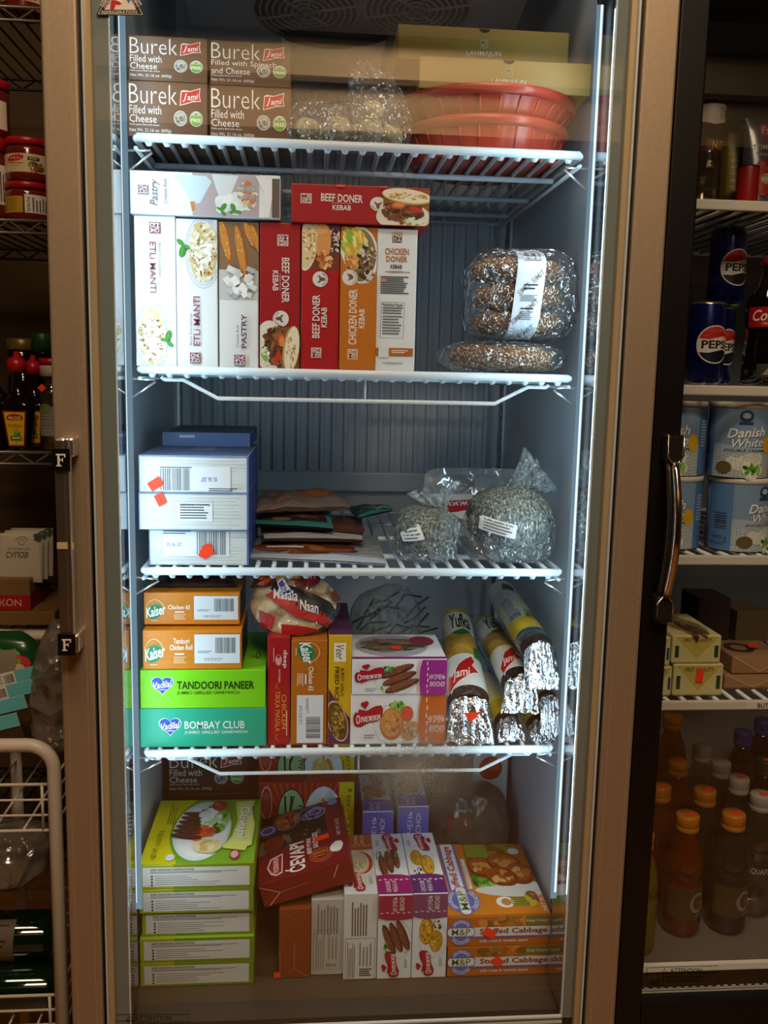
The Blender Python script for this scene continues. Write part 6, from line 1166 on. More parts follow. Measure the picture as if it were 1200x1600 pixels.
# ------------------------------------------------------------------ white wire stand with bags and bottles
m_ws = mat('#b8ac9a', 0.4)
t = thing('wire_stand', 'white tubular wire stand holding green bottles and film-covered packs', 'stand', (-0.7, 0.1, 0))
W0 = t.location
def wp(x, y, Y): v = at(x, y, Y) - W0; return tuple(v)
zf_ = at(30, 1160, -0.05).z; xr = -0.4135
def loop(Y, zt_, r):
    pts = [(-1.0, Y, zt_)] + [(xr - 0.035 + 0.035 * math.sin(a), Y, zt_ - 0.035 + 0.035 * math.cos(a)) for a in [k * PI / 2 / 8 for k in range(9)]] + [(xr, Y, 0.0)]
    return MB().tube([Vector(q_) - W0 for q_ in pts], r, m_ws, 14)
loop(-0.06, zf_, 0.0095).build('front_frame', t)
zk_ = at(50, 993, 0.26).z
g = MB(); pts = [(-0.44, 0.26, zk_), (-0.535, 0.26, zk_)] + [(-0.535 - 0.035 * math.sin(a), 0.26, zk_ - 0.035 + 0.035 * math.cos(a)) for a in [k * PI / 2 / 8 for k in range(9)]] + [(-0.57, 0.26, 0)]
g.tube([Vector(q_) - W0 for q_ in pts], 0.0095, m_ws, 14).build('back_frame', t)
MB().tube([Vector((-0.548, 0.2, ZO - 0.16)) - W0, Vector((-0.548, 0.2, 0)) - W0], 0.009, m_ws, 12).build('post', t)
def basket(zt_, zb_, nm):
    g = MB(); x0, x1, y0, y1 = -1.0, -0.422, -0.045, 0.235
    for k in range(4):
        z = zb_ + (zt_ - zb_) * k / 3; g.tube([Vector(q_) - W0 for q_ in ((x0, y0, z), (x1, y0, z), (x1, y1, z), (x0, y1, z))], 0.0024 if k in (0, 3) else 0.0018, m_ws, 8)
    for k in range(15): x = x0 + (x1 - x0) * k / 14; g.tube([Vector(q_) - W0 for q_ in ((x, y0, zb_), (x, y1, zb_))], 0.0018, m_ws, 6)
    for y in (y0, y1):
        for x in (-0.435, -0.6, -0.8): g.tube([Vector(q_) - W0 for q_ in ((x, y, zt_), (x, y, zb_))], 0.0022, m_ws, 6)
    g.build('wire_basket', t); return g
zB1t, zB1b = at(40, 1226, -0.045).z, at(40, 1298, -0.045).z; zB2t = at(40, 1556, -0.045).z; zB2b = zB2t - 0.07
basket(zB1t, zB1b, 'a'); basket(zB2t, zB2b, 'b')
# green bottles lying in the lower basket
m_grn = mat('#06190a', 0.06, 0, 0.6, coat=0.6)
def lying(px, py, Y, R_, lab, lbl=False, yaw=0.0, z=None):
    c = at(px, py, Y); t_ = thing('green_bottle', lab, 'bottle', (c.x, Y, z if z is not None else c.z)); t_.rotation_euler = (0, -PI / 2, yaw); g = MB()
    g.lathe([(R_ * .8, 0), (R_, .012), (R_, .15), (R_ * .9, .17), (R_ * .42, .215), (R_ * .36, .27)], m_grn, 36); g.build('body', t_)
    MB().lathe([(R_ * .38, .262), (R_ * .42, .264), (R_ * .42, .282), (.001, .284)], mat('#8a2a20', .4), 20).build('cap', t_)
    if lbl:
        p = Pr(); p.r(0, 0, .14, .085, '#5a4c3c'); p.r(0, .052, .14, .085, '#6a5320'); p.lines(.01, .008, .13, .045, 5, '#2a2218', .4); p.t(.062, .058, .085, .078, 'PEL', '#2a1c10', 0, bold=.02); p.e(.03, .068, .012, .010, '#8a3a1c')
        g = MB(); p.stamp(g, lambda x, y, h: Vector((-(R_ + h + .0003) * math.cos((y - .03) / R_) * -1 * 0 + (R_ + h + .0003) * math.sin((.045 - y) / R_), -(R_ + h + .0003) * math.cos((.045 - y) / R_), .055 + .09 * (1 - x / .14))), cut=.008); g.build('label', t_)
    return t_
zb2 = zB2b + 0.0025
lying(93, 1545, 0.02, 0.034, 'dark green glass bottle lying lowest at the front of the stand', z=zb2 + 0.0345)
lying(91, 1490, 0.11, 0.034, 'dark green glass bottle lying behind the front one in the stand', z=zb2 + 0.0345)
lying(88, 1432, 0.064, 0.037, 'green glass bottle with a brown label lying across two other bottles', True, z=zb2 + 0.0345 + 0.0575)
# film-covered packs
zq = zB1b + 0.003
def hangbag(name, lab, c, r, m, seed, top=None, e=.9, ridge=.04, nu=70, nv=40):
    g = MB(); bagform(g, (0, 0, 0), r, m, seed, .08, 12, e, None, ridge=ridge, top=top, nu=nu, nv=nv); o = tag(g.build(name), lab, 'bag'); o.location = c; return o
m_film2 = film('film_dark', '#d8cfc4', 0.52, 0.16, 30, 1.0, 0.40, '#94887a', 1.5)
c = at(70, 1105, 0.02); hangbag('plastic_bag', 'crumpled translucent grey plastic bag hanging beside the freezer handle', (c.x - 0.004, 0.075, c.z + 0.014), (0.042, 0.035, 0.10), m_film2, 21, top=lambda p: Vector((p.x * (0.75 - 2.6 * p.z) + 0.10 * max(0, p.z), p.y, p.z)) if True else p, e=.8)
c = at(30, 1350, 0.06); hangbag('plastic_bag', 'grey plastic bag covering the goods under the upper basket', (c.x - 0.06, 0.09, c.z + 0.004), (0.10, 0.07, 0.042), m_film2, 23, e=.7)
# green chip bag and the fan of header cards
c = at(28, 1040, 0.16); g = MB(); O = Vector((c.x - 0.02, 0.16, c.z - 0.01)); q = random.Random(31)
bagform(g, (0, 0, 0), (0.065, 0.03, 0.065), m_pl('#14401c'), 25, .08, 14, .8)
p = Pr(); p.food(50, 50, 40, 40, 40, ['#b8282a', '#d8562a', '#2f7a2c', '#4a9a3a', '#c8a82a', '#b8a890'], 8, 20, 331); p.r(44, 12, 74, 52, '#7a7060')
p.stamp(g, lambda x, y, h: Vector(((x - 50) / 50 * .055, -(0.026 * math.sqrt(max(0.05, 1 - ((x - 50) / 62) ** 2 - ((y - 50) / 62) ** 2)) + .006 + h), (50 - y) / 50 * .058)), cut=10); o = tag(g.build('snack_bag'), 'dark green snack bag with red and green pictures behind the white tube', 'bag'); o.location = O
MB_ = None
for k, (px_, py_, lab) in enumerate(((44, 1070, 'uppermost of the fanned packets with white and turquoise header cards'), (32, 1093, 'second of the fanned packets, yellow corner on its header card'), (18, 1118, 'third of the fanned packets, turquoise end showing'), (6, 1146, 'lowest of the fanned packets, nearest the white tube'))):
    c = at(px_, py_, 0.06 - 0.012 * k); g = MB(); p = Pr(); p.r(0, 0, 100, 30, '#c8c0b8'); p.r(60, 0, 100, 30, '#5aa8b0'); p.poly([(8, 0), (38, 0), (26, 30), (0, 30)], '#c8b82a' if k in (0, 1) else '#d8d0c8'); p.bars(44, 5, 58, 25, '#2c2824', n=10); p.lines(30, 6, 42, 25, 4, '#6a6460', .4)
    g.box((-0.05, 0, -0.022), (0.05, 0.006, 0.0), mat('#3a2818', .4), .001); p.stamp(g, plane_map((-0.05, -0.001, 0.020), (0.1, 0, 0), (0, 0, -0.020), (0, -1, 0), (0, 0, 100, 30))); g.box((-0.05, -0.0008, 0.0), (0.05, 0.0012, 0.020), mat('#b0a89c', .5))
    o = tag(g.build('snack_packet'), lab, 'packet', 'fanned snack packets'); o.location = (c.x - 0.025, 0.06 - 0.012 * k, c.z); o.rotation_euler = (0, math.radians(-14), 0)
# ------------------------------------------------------------------ second cooler with the black door
CX0, CX1 = 0.379, 1.15
m_cl = mat('#767c84', 0.4)
co = thing('beverage_cooler', 'black-framed glass-door cooler with unlit white shelves of drinks and butter', 'cooler', (0.77, 0, 0))
Q0 = Vector((0.77, 0, 0))
def cbox(g, a, b, m, bev=0.0): g.box(tuple(Vector(a) - Q0), tuple(Vector(b) - Q0), m, bev)
g = MB(); ZD = at(1100, 1478, 0.04).z
cbox(g, (CX0, -0.02, 0.1), (0.42, 0.72, 2.1), m_cl); cbox(g, (CX1 - 0.03, -0.02, 0.1), (CX1, 0.72, 2.1), m_cl); cbox(g, (0.42, 0.66, 0.1), (CX1 - 0.03, 0.72, 2.1), m_cl); cbox(g, (0.42, -0.02, 0.1), (CX1 - 0.03, 0.66, ZD - 0.004), mat('#6a6660', .4)); cbox(g, (0.42, -0.02, 2.0), (CX1 - 0.03, 0.66, 2.1), m_cl)
g.build('cabinet', co)
g = MB(); cbox(g, (CX0 + .01, 0.02, 0), (CX1 - .01, 0.7, 0.098), m_blk); g.build('base', co)
zg0, zg1 = at(1100, 1549, -0.1).z, 1.80
g = MB(); m_bf = mat('#0a0806', 0.35)
xg = 0.4165
cbox(g, (CX0, -0.122, 0.3), (xg, -0.03, 2.02), m_bf, .003); cbox(g, (CX1 - .06, -0.122, 0.3), (CX1, -0.03, 2.02), m_bf, .003); cbox(g, (xg, -0.122, zg0 - .045), (CX1 - .06, -0.03, zg0), m_bf, .002); cbox(g, (xg, -0.122, 1.80), (CX1 - .06, -0.03, 2.02), m_bf, .002)
cbox(g, (CX0, -0.115, 0.3), (CX1, -0.04, zg0 - .047), mat('#2c241a', .5))
dr = g.build('door', co)
g = MB(); g.add([Vector(v) - Q0 for v in ((xg, -0.108, zg0), (CX1 - .06, -0.108, zg0), (CX1 - .06, -0.108, 1.8), (xg, -0.108, 1.8))], [(0, 1, 2, 3)], m_glass); g.build('glass_pane', dr)
g = MB(); m_sl = mat('#c9c4bc', .35)
cbox(g, (xg, -0.1, zg0), (CX1 - .06, -0.098, zg0 + .0015), m_sl); cbox(g, (xg, -0.1, zg0 + .004), (CX1 - .06, -0.098, zg0 + .0055), m_sl)
for k in range(60): cbox(g, (xg + .012 * k, -0.1, zg0 + .0072), (xg + .006 + .012 * k, -0.098, zg0 + .0082), m_sl)
g.build('glass_spacer', dr)
g = MB(); zs_ = at(1100, 1507, -0.07).z; cbox(g, (0.42, -0.07, zs_ - .010), (CX1 - .06, -0.062, zs_), mat('#f0ebe4', .35)); g.build('sill', co)
YG2 = -0.1085
def gm2(x, y, h): q_ = at(x, y, YG2); return Vector((q_.x, YG2 - h * .4, q_.z)) - Q0
p = Pr(); dk = '#15110c'; p.line([(1011, 1512), (1122, 1509), (1122, 1539), (1010, 1543), (1011, 1512)], .9, dk); p.line([(1011, 1522), (1122, 1520)], .9, dk); p.line([(1036, 1522), (1036, 1541)], .9, dk); p.t(1047, 1513, 1097, 1519.5, 'ATTENTION', dk, bold=.02); p.line([(1034, 1519.5), (1038.5, 1513), (1043, 1519.5), (1034, 1519.5)], .9, dk); p.t(1038, 1514.6, 1039.2, 1518.5, '!', dk); p.lines(1040, 1526, 1112, 1537, 3, dk, .25); p.poly([(1014, 1539), (1020, 1530), (1024, 1535), (1030, 1528), (1030, 1540)], dk)
g = MB(); p.stamp(g, gm2); g.build('attention_label', dr)
# bow handle
hz0, hz1 = at(1030, 975, -0.15).z, at(1046, 680, -0.15).z; xh2 = 0.4005
g = MB(); hv = lambda x, y, z: Vector((x, y, z)) - Q0
m_ch2 = mat('#cdbfae', .15, 1.0); m_dk = mat('#2a241e', .3, .4)
for zz, s_ in ((hz1, -1), (hz0, 1)):
    a, b = sorted((zz, zz + s_ * .036)); cbox(g, (xh2 - .0105, -.146, a), (xh2 + .0105, -.1225, b), m_dk, .003)
    sh = [(-.0105, 0), (.0105, 0), (.0105, s_ * .026), (.004, s_ * .036), (-.004, s_ * .036), (-.0105, s_ * .026)]
    g.tube([hv(xh2 + q_[0], -.147, zz + q_[1]) for q_ in sh], .0012, m_ch2, 6, closed=True)
zz = [(hz1 - .036) + ((hz0 + .036) - (hz1 - .036)) * k / 16 for k in range(17)]
g.tube([hv(xh2, -.147 - .022 * math.sin(PI * k / 16), z) for k, z in enumerate(zz)], .0052, m_ch2, 12)
g.tube([hv(xh2 - .006, -.140 - .018 * math.sin(PI * k / 16), z) for k, z in enumerate(zz)], .004, m_dk, 10); g.build('handle', dr)
# shelves
zC = [at(1150, y, 0.01).z for y in (315, 603, 866, 1091)]
lbs = ['cooler shelf with a white front rail, topmost in view, holding tomato packs', 'cooler shelf with a white front rail holding cola cans and a cola bottle', 'cooler shelf with a white front rail holding the cheese tins', 'cooler shelf with a white labelled front rail holding the butter blocks']
for z, lab in zip(zC, lbs):
    t = thing('cooler_shelf', lab, 'shelf', (0.77, 0, z), 0, 'white shelves of the cooler'); g = MB(); g.box((-0.345, -0.002, -0.0145), (0.33, 0.006, 0.0), mat('#cfc8be', .35), .002); g.build('price_rail', t)
    g = MB(); g.tube([(-0.33, 0.5, -.004), (0.33, 0.5, -.004)], .004, m_wire, 8)
    for k in range(27): x = -0.342 + k * .026; g.tube([(x, .006, -.004), (x, .5, -.004)], .0032, m_wire, 6)
    g.build('wire_grid', t)
    if z == zC[3]: p = Pr(); x0 = at(1183, 1094, 0).x - .77; p.t(0, 0, .033, .0072, 'BUTTER', '#2a241e', bold=.02); g = MB(); g.box((x0 - .02, -.0028, -.0125), (x0 + .06, -.0022, -.0015), mat('#d8d2c8', .4)); p.stamp(g, lambda x, y, h: Vector((x0 + x, -.003 - h, -.0035 - y))); g.build('rail_label', t)
SUc = 0.0006
# --- topmost shelf
m_clr = film('bottle_clear', '#e4dccc', .66, .04, 20, 0.0, .22, '#6a5a40', 1.5)
def rb(name, px, yb, Y, z, prof, mats, lab, labels, cap, cat='bottle', group=None, rz_=0):
    return lathe_thing(name, lab, cat, (at(px, yb, Y).x, Y, z), prof, mats, labels, cap, group, rz_=rz_)
R_ = .021; h = at(1103, 158, .05).z - zC[0]; p = Pr(); p.poly([(0, 0), (.05, 0), (.05, .022), (.025, .028), (0, .022)], '#b8b0a4'); p.t(.030, .005, .046, .020, 'TA', '#3a3430', bold=.01); p2 = Pr(); p2.r(0, 0, .04, .016, '#5a2a14'); p2.t(.018, .002, .036, .013, 'NUT', '#d8a83a', bold=.02)
rb('oil_bottle', 1100, 312, .05, zC[0] + SUc, [(R_ * .9, 0), (R_, .004), (R_, h * .5), (R_ * .7, h * .66), (R_, h * .74), (R_, h * .94), (R_ * .4, h * .97)], [m_clr] * 6, 'clear waisted bottle with a pale label behind the cooler glass, topmost shelf', [(p, cyl_label(R_ * 1.01, h * .84, .05, .028), .004), (p2, cyl_label(R_ * 1.0, h * .55, .04, .016), .004)], ('cap', [(R_ * .42, h * .96), (R_ * .42, h), (.001, h)], m_blk))
def stand_pouch(name, px4, Y, z, base, p, lab, th=.022, cat='pouch'):
    x0, y0, x1, y1 = px4; A_ = at(x0, (y0 + y1) / 2, Y).x; B_ = at(x1, (y0 + y1) / 2, Y).x; h = at((x0 + x1) / 2, y0, Y).z - z; c = (A_ + B_) / 2; w = B_ - A_; g = MB()
    def f(u, v, s_): b = max(.02, (4 * u * (1 - u)) ** .5) * (1 - v) ** .6 + .03; return Vector(((u - .5) * w, s_ * th * b, h * v))
    g.grid(lambda u, v: f(u, v, -1), 20, 14, base); g.grid(lambda u, v: f(1 - u, v, 1), 20, 14, base); p.stamp(g, lambda x, y, hh: f(min(1, max(0, (x - x0) / (x1 - x0))), min(1, max(0, (y1 - y) / (y1 - y0))), -1) + Vector((0, -.0008 - hh, 0)), cut=7)
    o = tag(g.build(name), lab, cat); o.location = (c, Y, z); return o
p = Pr(); p.r(1132, 205, 1162, 300, '#8a7428'); p.e(1156, 200, 8, 9, '#8a8070'); p.food(1144, 222, 8, 6, 10, ['#5a4a18', '#6a5a20'], 4, 8, 341); p.lines(1136, 240, 1160, 292, 6, '#a8985a', .3); stand_pouch('food_pouch', (1127, 188, 1168, 306), .10, zC[0] + SUc, m_pl('#6a5a24'), p, 'yellow standing pouch behind the cooler glass, beside the grey tomato pouch')
p = Pr(); p.r(1180, 194, 1206, 212, '#8a2420'); p.t(1183, 197, 1204, 208, 'Fru', '#c8a098', bold=.01); p.t(1170, 223, 1212, 230, 'TOMATO', '#b8b4b4', bold=.01); p.t(1174, 233, 1198, 239, 'Tomato', '#a8a4a8', shear=.2); p.food(1188, 268, 20, 24, 20, ['#8a1c14', '#a82c1c', '#b8402a', '#7a1a14'], 10, 18, 342); p.e(1190, 270, 8, 7, '#c8b8a0'); stand_pouch('food_pouch', (1160, 185, 1216, 308), .06, zC[0] + SUc, m_pl('#4a4850'), p, 'grey standing pouch picturing red tomatoes, topmost cooler shelf')
h = at(1166, 262, .03).z - zC[0]; rb('tomato_can', 1166, 315, .027, zC[0] + SUc, [(.0148, 0), (.015, .002), (.015, h - .002), (.0147, h)], [m_blk, mat('#8a1414', .35), m_blk], 'small dark red can standing in front of the grey tomato pouch', [], None, 'can')
# --- cans and bottle
m_navy = mat('#101a5a', .2, .55); m_alu = mat('#b0a890', .25, .9)
def cola_can(px, Y, z, lab, rot=0.0):
    R_, h = .0272, .119; p = Pr(); k = .0009
    cx, cy, r = .045, .056, .0275; p.e(cx, cy, r, r, '#d8cfc6'); 
    def seg(a0, a1, rr): return [(cx + rr * math.cos(math.radians(a)), cy + rr * math.sin(math.radians(a))) for a in range(a0, a1 + 1, 6)]
    rr = r * .93; up = seg(200, 338, rr); dn = seg(22, 158, rr)
    p.poly(up + [(cx + .012, cy - .012), (cx - .010, cy - .007)], '#b8241c'); p.poly(dn + [(cx - .010, cy + .012), (cx + .012, cy + .007)], '#141428'); p.t(cx - .020, cy - .006, cx + .022, cy + .006, 'PEPSI', '#16141c', bold=.05)
    return lathe_thing('cola_can', lab, 'can', (at(px, 500, Y).x, Y, z), [(.020, 0), (.0235, .003), (R_, .010), (R_, h - .012), (.0235, h - .003), (.0235, h), (.0215, h - .001), (.021, h - .004), (.001, h - .004)], [m_alu, m_navy, m_navy, m_navy, m_alu, m_alu, m_alu, m_alu], [(p, cyl_label(R_ * 1.003, .058, .09, .112), .004)], None, 'blue cola cans', rz_=rot, parts=True)
zB_ = zC[1] + SUc
cola_can(1105, .045, zB_, 'blue cola can with a red and white globe standing at the front of the shelf', .12)
cola_can(1121, .125, zB_, 'blue cola can half hidden behind the front can, another stacked on it', .3)
cola_can(1130, .125, zB_ + .1196, 'blue cola can stacked on the rear can, topmost of the three', .22)
h = at(1190, 404, .055).z - zC[1]; R_ = .0325; m_cola = mat('#0c0606', .06, 0, .6, coat=.6); p = Pr(); p.r(0, 0, .10, .029, '#a01014'); p.t(.008, .004, .085, .020, 'Coca-Cola', '#e8dcd4', bold=.015, shear=.3); p.t(.022, .022, .066, .0255, 'ORIGINAL TASTE', '#d8c0b8', bold=.01); p2 = Pr(); p2.r(0, 0, .06, .02, '#3a342c'); p2.poly([(.008, .016), (.018, .004), (.026, .016)], '#8a8478'); p2.poly([(.034, .016), (.042, .005), (.05, .016)], '#8a8478')
rb('cola_bottle', 1192, 598, .055, zB_, [(R_ * .9, 0), (R_, .006), (R_ * .99, h * .26), (R_ * .90, h * .40), (R_ * 1.02, h * .56), (R_ * .98, h * .66), (R_ * .6, h * .78), (R_ * .40, h * .88), (R_ * .40, h * .95)], [m_cola] * 8, 'dark glass cola bottle with a red band label and red crown cap', [(p, cyl_label(R_ * 1.03, h * .535, .10, .029), .004), (p2, cyl_label(R_ * 1.01, h * .12, .06, .02), .004)], ('crown_cap', [(R_ * .42, h * .945), (R_ * .50, h * .95), (R_ * .50, h * .985), (R_ * .42, h), (.001, h)], m_red), rz_=.12)
# --- cheese tins
m_lid = mat('#d2ccc0', .4)
def tin(px, yb, Y, z, h, lab, rot=0.0, barc=False):
    R_ = .0455; p = Pr(); W_, H_ = .18, h * .92; V = lambda a: a * H_ / 100
    p.r(0, 0, W_, H_, '#7f9cc0'); p.r(0, V(62), W_, H_, '#b8c0c4'); p.poly([(0, V(56)), (.05, V(52)), (.10, V(57)), (W_, V(53)), (W_, V(66)), (0, V(66))], '#a8b8cc'); p.r(.135, 0, W_, H_, '#4f7ab4'); p.r(0, 0, .04, H_, '#5a84bc')
    p.lines(.140, V(20), .172, V(60), 9, '#b8c8dc', .4); p.bars(.012, V(44), .032, V(70), '#2c343c', vert=True, n=14); p.t(.010, V(78), .034, V(86), '400 g', '#2a4a8a', bold=.03); p.lines(.004, V(88), .036, V(94), 2, '#2a4a8a', .4)
    p.e(.088, V(12), .010, V(9), '#2a4468'); p.e(.088, V(11), .006, V(4), '#b8c8d8'); p.r(.078, V(20), .098, V(24), '#2a4468')
    for dx, c in ((.0008, '#4a5c74'), (0, '#eef0f0')): p.t(.062 + dx, V(28) + dx, .118 + dx, V(42) + dx, 'Danish', c, bold=.03, shear=.3, ang=-4); p.t(.070 + dx, V(43) + dx, .116 + dx, V(56) + dx, 'White', c, bold=.03, shear=.3, ang=-4)
    p.t(.060, V(59), .118, V(62.5), 'DOUBLE CREAM', '#2a4468', bold=.02)
    p.food(.095, V(82), .030, V(14), 12, ['#dfe2dc', '#eef0ea', '#c8ccc4'], .010, .018, 351); p.food(.100, V(88), .018, V(8), 20, GREENS, .003, .006, 352); p.e(.124, V(52), .008, V(13), '#d8a818'); p.e(.06, V(86), .012, V(9), '#6a5a3a')
    return lathe_thing('cheese_tin', lab, 'tin', (at(px, yb, Y).x, Y, z), [(R_ * .96, 0), (R_, .002), (R_, h * .93)], [m_alu, mat('#7f9cc0', .25, .3)], [(p, cyl_label(R_ * 1.003, h * .47, W_, H_), .006)], ('lid', [(R_ * 1.0, h * .925), (R_ * 1.03, h * .93), (R_ * 1.03, h * .985), (R_ * .98, h), (.001, h)], m_lid), 'white-lidded cheese tins', rz_=rot)
zT_ = zC[2] + SUc; h1 = at(1145, 748, .02).z - zC[2] - .001; h2 = at(1147, 629, .02).z - at(1147, 748, .02).z
tin(1147, 862, .066, zT_, h1, 'white-lidded blue cheese tin with its barcode in front, bottom of the front stack', .5)
tin(1150, 748, .066, zT_ + h1 + .0006, h2, 'white-lidded blue cheese tin with its name in front, on the barcoded tin', -.22)
tin(1042, 862, .085, zT_, h1, 'white-lidded blue cheese tin cut by the black door frame, bottom of its stack', -.5)
tin(1049, 748, .085, zT_ + h1 + .0006, h2, 'white-lidded blue cheese tin cut by the black door frame, on top of another', -.5)
# --- butter
BU = '#cfc48c'
def butf(px, col, shade, n_='1', txt=True, dig='#23452a'):
    p = Pr(); x0, y0, x1, y1 = px; w, h = x1 - x0, y1 - y0; p.poly([(x0 + w * .03, y0 + h * .04), (x1 - w * .03, y0 + h * .04), (x0 + w * .5, y0 + h * .86)], shade); p.line([(x0 + w * .03, y0 + h * .04), (x0 + w * .5, y0 + h * .86), (x1 - w * .03, y0 + h * .04)], .6, '#e8e0b8')
    if txt: p.t(x0 + w * .22, y0 + h * .10, x0 + w * .80, y0 + h * .25, 'FIRST QUALITY', '#3a3420', bold=.02)
    if n_: p.t(x0 + w * .06, y0 + h * .36, x0 + w * .14, y0 + h * .78, '1', dig, bold=.05); p.t(x1 - w * .14, y0 + h * .36, x1 - w * .06, y0 + h * .78, '1', dig, bold=.05)
    return p
zu = zC[3] + SUc
px = (1052, 1038, 1130, 1085); bb1 = Carton('butter_block', 'cream wrapped butter block with an orange tag, beneath another of its kind', px, .02, .13, BU, {'front': butf(px, BU, '#bfae5c')}, z=zu, bev=.003); bb1.stick('front', [[(1087, 1044), (1086, 1064), (1097, 1064), (1098, 1044)]])
px = (1050, 993, 1127, 1037); pt = Pr(); pt.food(50, 55, 30, 40, 24, ['#6a2a24', '#5a4a34', '#8a7a4a', '#4a3a2c'], 8, 20, 361, ang=60, jit=20, asp=3); bb2 = Carton('butter_block', 'cream wrapped butter block with two green figures on its end, upper block', px, .022, .13, BU, {'front': butf(px, BU, '#bfae5c'), 'top': pt}, z=bb1.Z1 + .0006, bev=.003)
px = (1004, 1042, 1050, 1085); bb3 = Carton('butter_block', 'cream butter block with a blue figure, half behind the black door frame, lower one', px, .02, .13, BU, {'front': butf(px, BU, '#bfae5c', dig='#1c3a78')}, z=zu, bev=.003)
px = (1004, 996, 1048, 1040); bb4 = Carton('butter_block', 'cream butter block with a blue figure, half behind the black door frame, upper one', px, .022, .13, BU, {'front': butf(px, BU, '#bfae5c', dig='#1c3a78')}, z=bb3.Z1 + .0006, bev=.003)
BB = '#9a7454'
px = (1132, 1054, 1222, 1078); kb1 = Carton('butter_block', 'brown paper wrapped butter block at the bottom, beside the cream blocks', px, .05, .10, BB, {'front': butf(px, BB, '#a8825e', None, False)}, z=zu, bev=.003)
px = (1144, 1025, 1230, 1053); pt = Pr(); pt.e(34, 50, 26, 30, '#3a2c20'); pt.e(34, 50, 14, 16, '#9a7454'); kb2 = Carton('butter_block', 'brown paper wrapped butter block with a dark ring and orange tag on top', px, .05, .09, BB, {'front': butf(px, BB, '#a8825e', None, False), 'top': pt}, z=kb1.Z1 + .0006, bev=.003); kb2.stick('top', [sq(62, 46, 16, 30, 20)])
c = at(1130, 1010, .33); px = (1150, 955, 1200, 1010); Carton('dairy_carton', 'dim yellowish carton at the back of the butter shelf', px, .30, .08, '#6a5a3c', None, z=zu); px = (1090, 935, 1140, 1010); Carton('dairy_carton', 'dim brown carton at the back of the butter shelf, behind the cream blocks', px, .30, .08, '#3a2a24', None, z=zu)
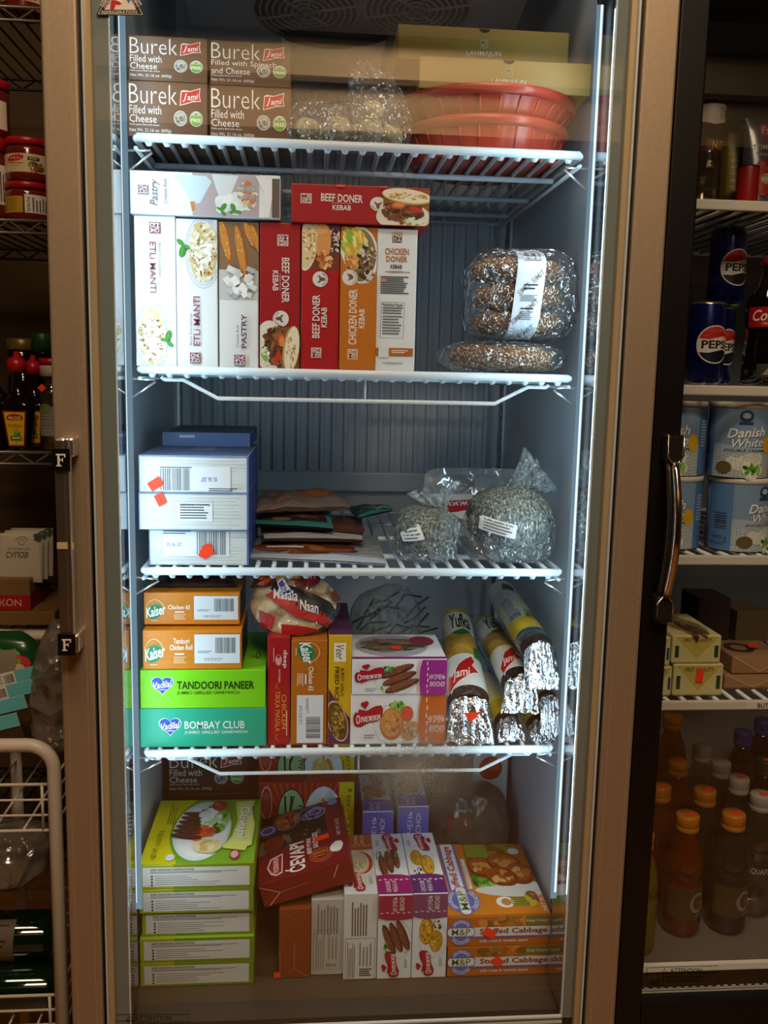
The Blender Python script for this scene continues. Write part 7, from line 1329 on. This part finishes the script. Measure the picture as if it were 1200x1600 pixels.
# --- drinks on the cooler floor
m_or = film('drink_orange', '#c8742c', .52, .05, 18, 0.0, .42, '#7a2c0c', 1.5); m_gy = film('drink_grey', '#8a8c98', .55, .05, 18, 0.0, .40, '#35353c', 1.5); m_ye = film('drink_yellow', '#b8b02c', .55, .05, 18, 0.0, .42, '#8a7a14', 1.5); m_wa = film('drink_water', '#d8d8d4', .72, .05, 26, .3, .18, '#5a564c', 1.5); m_dk2 = film('drink_dark', '#5a5a6a', .5, .05, 18, 0.0, .4, '#1c1c24', 1.5)
m_oc = mat('#b8701c', .4); m_wc = mat('#a8a49c', .4); m_bc = mat('#20307a', .35); m_gc = mat('#14401c', .4)
ZB2 = ZD - .0034
def drink(px, yc, h, R_, mb_, mc, lab, G=False, tag_=True, grp=None, aq=False):
    pos = atz(px, yc, ZB2 + h); labels = []
    if G:
        p = Pr(); p.r(0, 0, .070, .055, mb_label); cx, cy = .054, .026
        p.ring(cx, cy, .015, .018, .0055, '#8a8478', 24, 30, 330); p.poly([(cx + .002, cy - .002), (cx + .016, cy - .002), (cx + .016, cy + .012), (cx + .010, cy + .012), (cx + .010, cy + .003), (cx + .002, cy + .003)], '#8a8478'); p.poly([(cx + .004, cy - .012), (cx - .003, cy + .002), (cx + .003, cy + .001), (cx - .002, cy + .012), (cx + .009, cy - .003), (cx + .003, cy - .002)], '#9a3a20'); p.lines(.05, .048, .072, .051, 1, '#8a8478', .6); labels.append((p, cyl_label(R_ * 1.006, h * .30, .070, .055), .006))
    if aq: p = Pr(); p.t(0, 0, .05, .012, 'AQUAFINA', '#b8b8bc', bold=.01); labels.append((p, cyl_label(R_ * 1.006, h * .40, .05, .012), .005))
    pf = [(R_ * .86, 0), (R_ * .97, .006), (R_, .012), (R_, h * .46), (R_ * .93, h * .475), (R_ * .93, h * .495), (R_, h * .51), (R_ * .98, h * .60), (R_ * .86, h * .70), (R_ * .62, h * .79), (R_ * .5, h * .835), (R_ * .5, h * .87)]
    rc = R_ * .60
    t_ = lathe_thing('drink_bottle', lab, 'bottle', (pos.x, pos.y, ZB2 + .0006), pf, [mb_] * 11, labels, ('cap', [(rc * .96, h * .868), (rc, h * .872), (rc, h * .905), (rc * .97, h * .908), (rc * .97, h * .914), (rc, h * .918), (rc, h * .985), (rc * .93, h), (.001, h)], mc), grp, rz_=-.12)
    if tag_: g = MB(); Pr().poly(sq(0, 0, rc * .9, rc * .55, -10), mat(ORANGE_STICKER, .5, key='price_sticker')).stamp(g, lambda x, y, hh: Vector((x + rc * .2, -rc * .15 - y, h + .0006 + hh))); g.build('price_sticker', t_)
    return t_
mb_label = mat('#4a4028', .5)
gs = 'orange-capped sports drinks'
drink(1075, 1272, .205, .032, m_or, m_oc, 'orange sports drink with an orange cap at the front of the cooler floor', True, grp=gs)
drink(1147, 1270, .205, .032, m_gy, m_oc, 'grey sports drink with an orange cap at the front of the cooler floor', True, grp=gs)
drink(1102, 1233, .205, .032, m_gy, m_oc, 'orange-capped sports drink standing behind and between the two front ones', grp=gs)
drink(1033, 1227, .205, .030, m_or, m_oc, 'orange-capped sports drink in the second row, half behind the black door frame', grp=gs)
drink(1060, 1188, .205, .031, m_or, m_oc, 'orange-capped sports drink furthest back in its row', grp=gs)
drink(1006, 1300, .2, .028, m_ye, m_oc, 'yellow sports drink at the front, almost hidden by the black door frame', tag_=False, grp=gs)
ws = 'white-capped water bottles'
drink(1190, 1240, .215, .031, m_wa, m_wc, 'white-capped water bottle at the front of its row, lettering on its side', tag_=True, grp=ws, aq=True)
drink(1155, 1214, .215, .030, m_wa, m_wc, 'white-capped water bottle with an orange tag, second in its row', grp=ws)
drink(1127, 1190, .215, .030, m_wa, m_wc, 'white-capped water bottle without a tag, third in its row', tag_=False, grp=ws)
drink(1097, 1166, .215, .030, m_wa, m_wc, 'white-capped water bottle furthest back in its row', tag_=False, grp=ws)
drink(1162, 1142, .22, .030, m_dk2, m_bc, 'dark drink bottle with a blue cap on the cooler floor', tag_=False)
drink(1193, 1124, .22, .030, m_dk2, m_bc, 'blue-capped dark bottle furthest back in the cooler', tag_=False)
drink(1052, 1117, .22, .033, m_or, m_oc, 'tall orange bottle at the back of the cooler by the door frame', tag_=False)
drink(1196, 1187, .21, .029, m_dk2, m_gc, 'dark drink bottle with a green cap and orange tag', tag_=True)
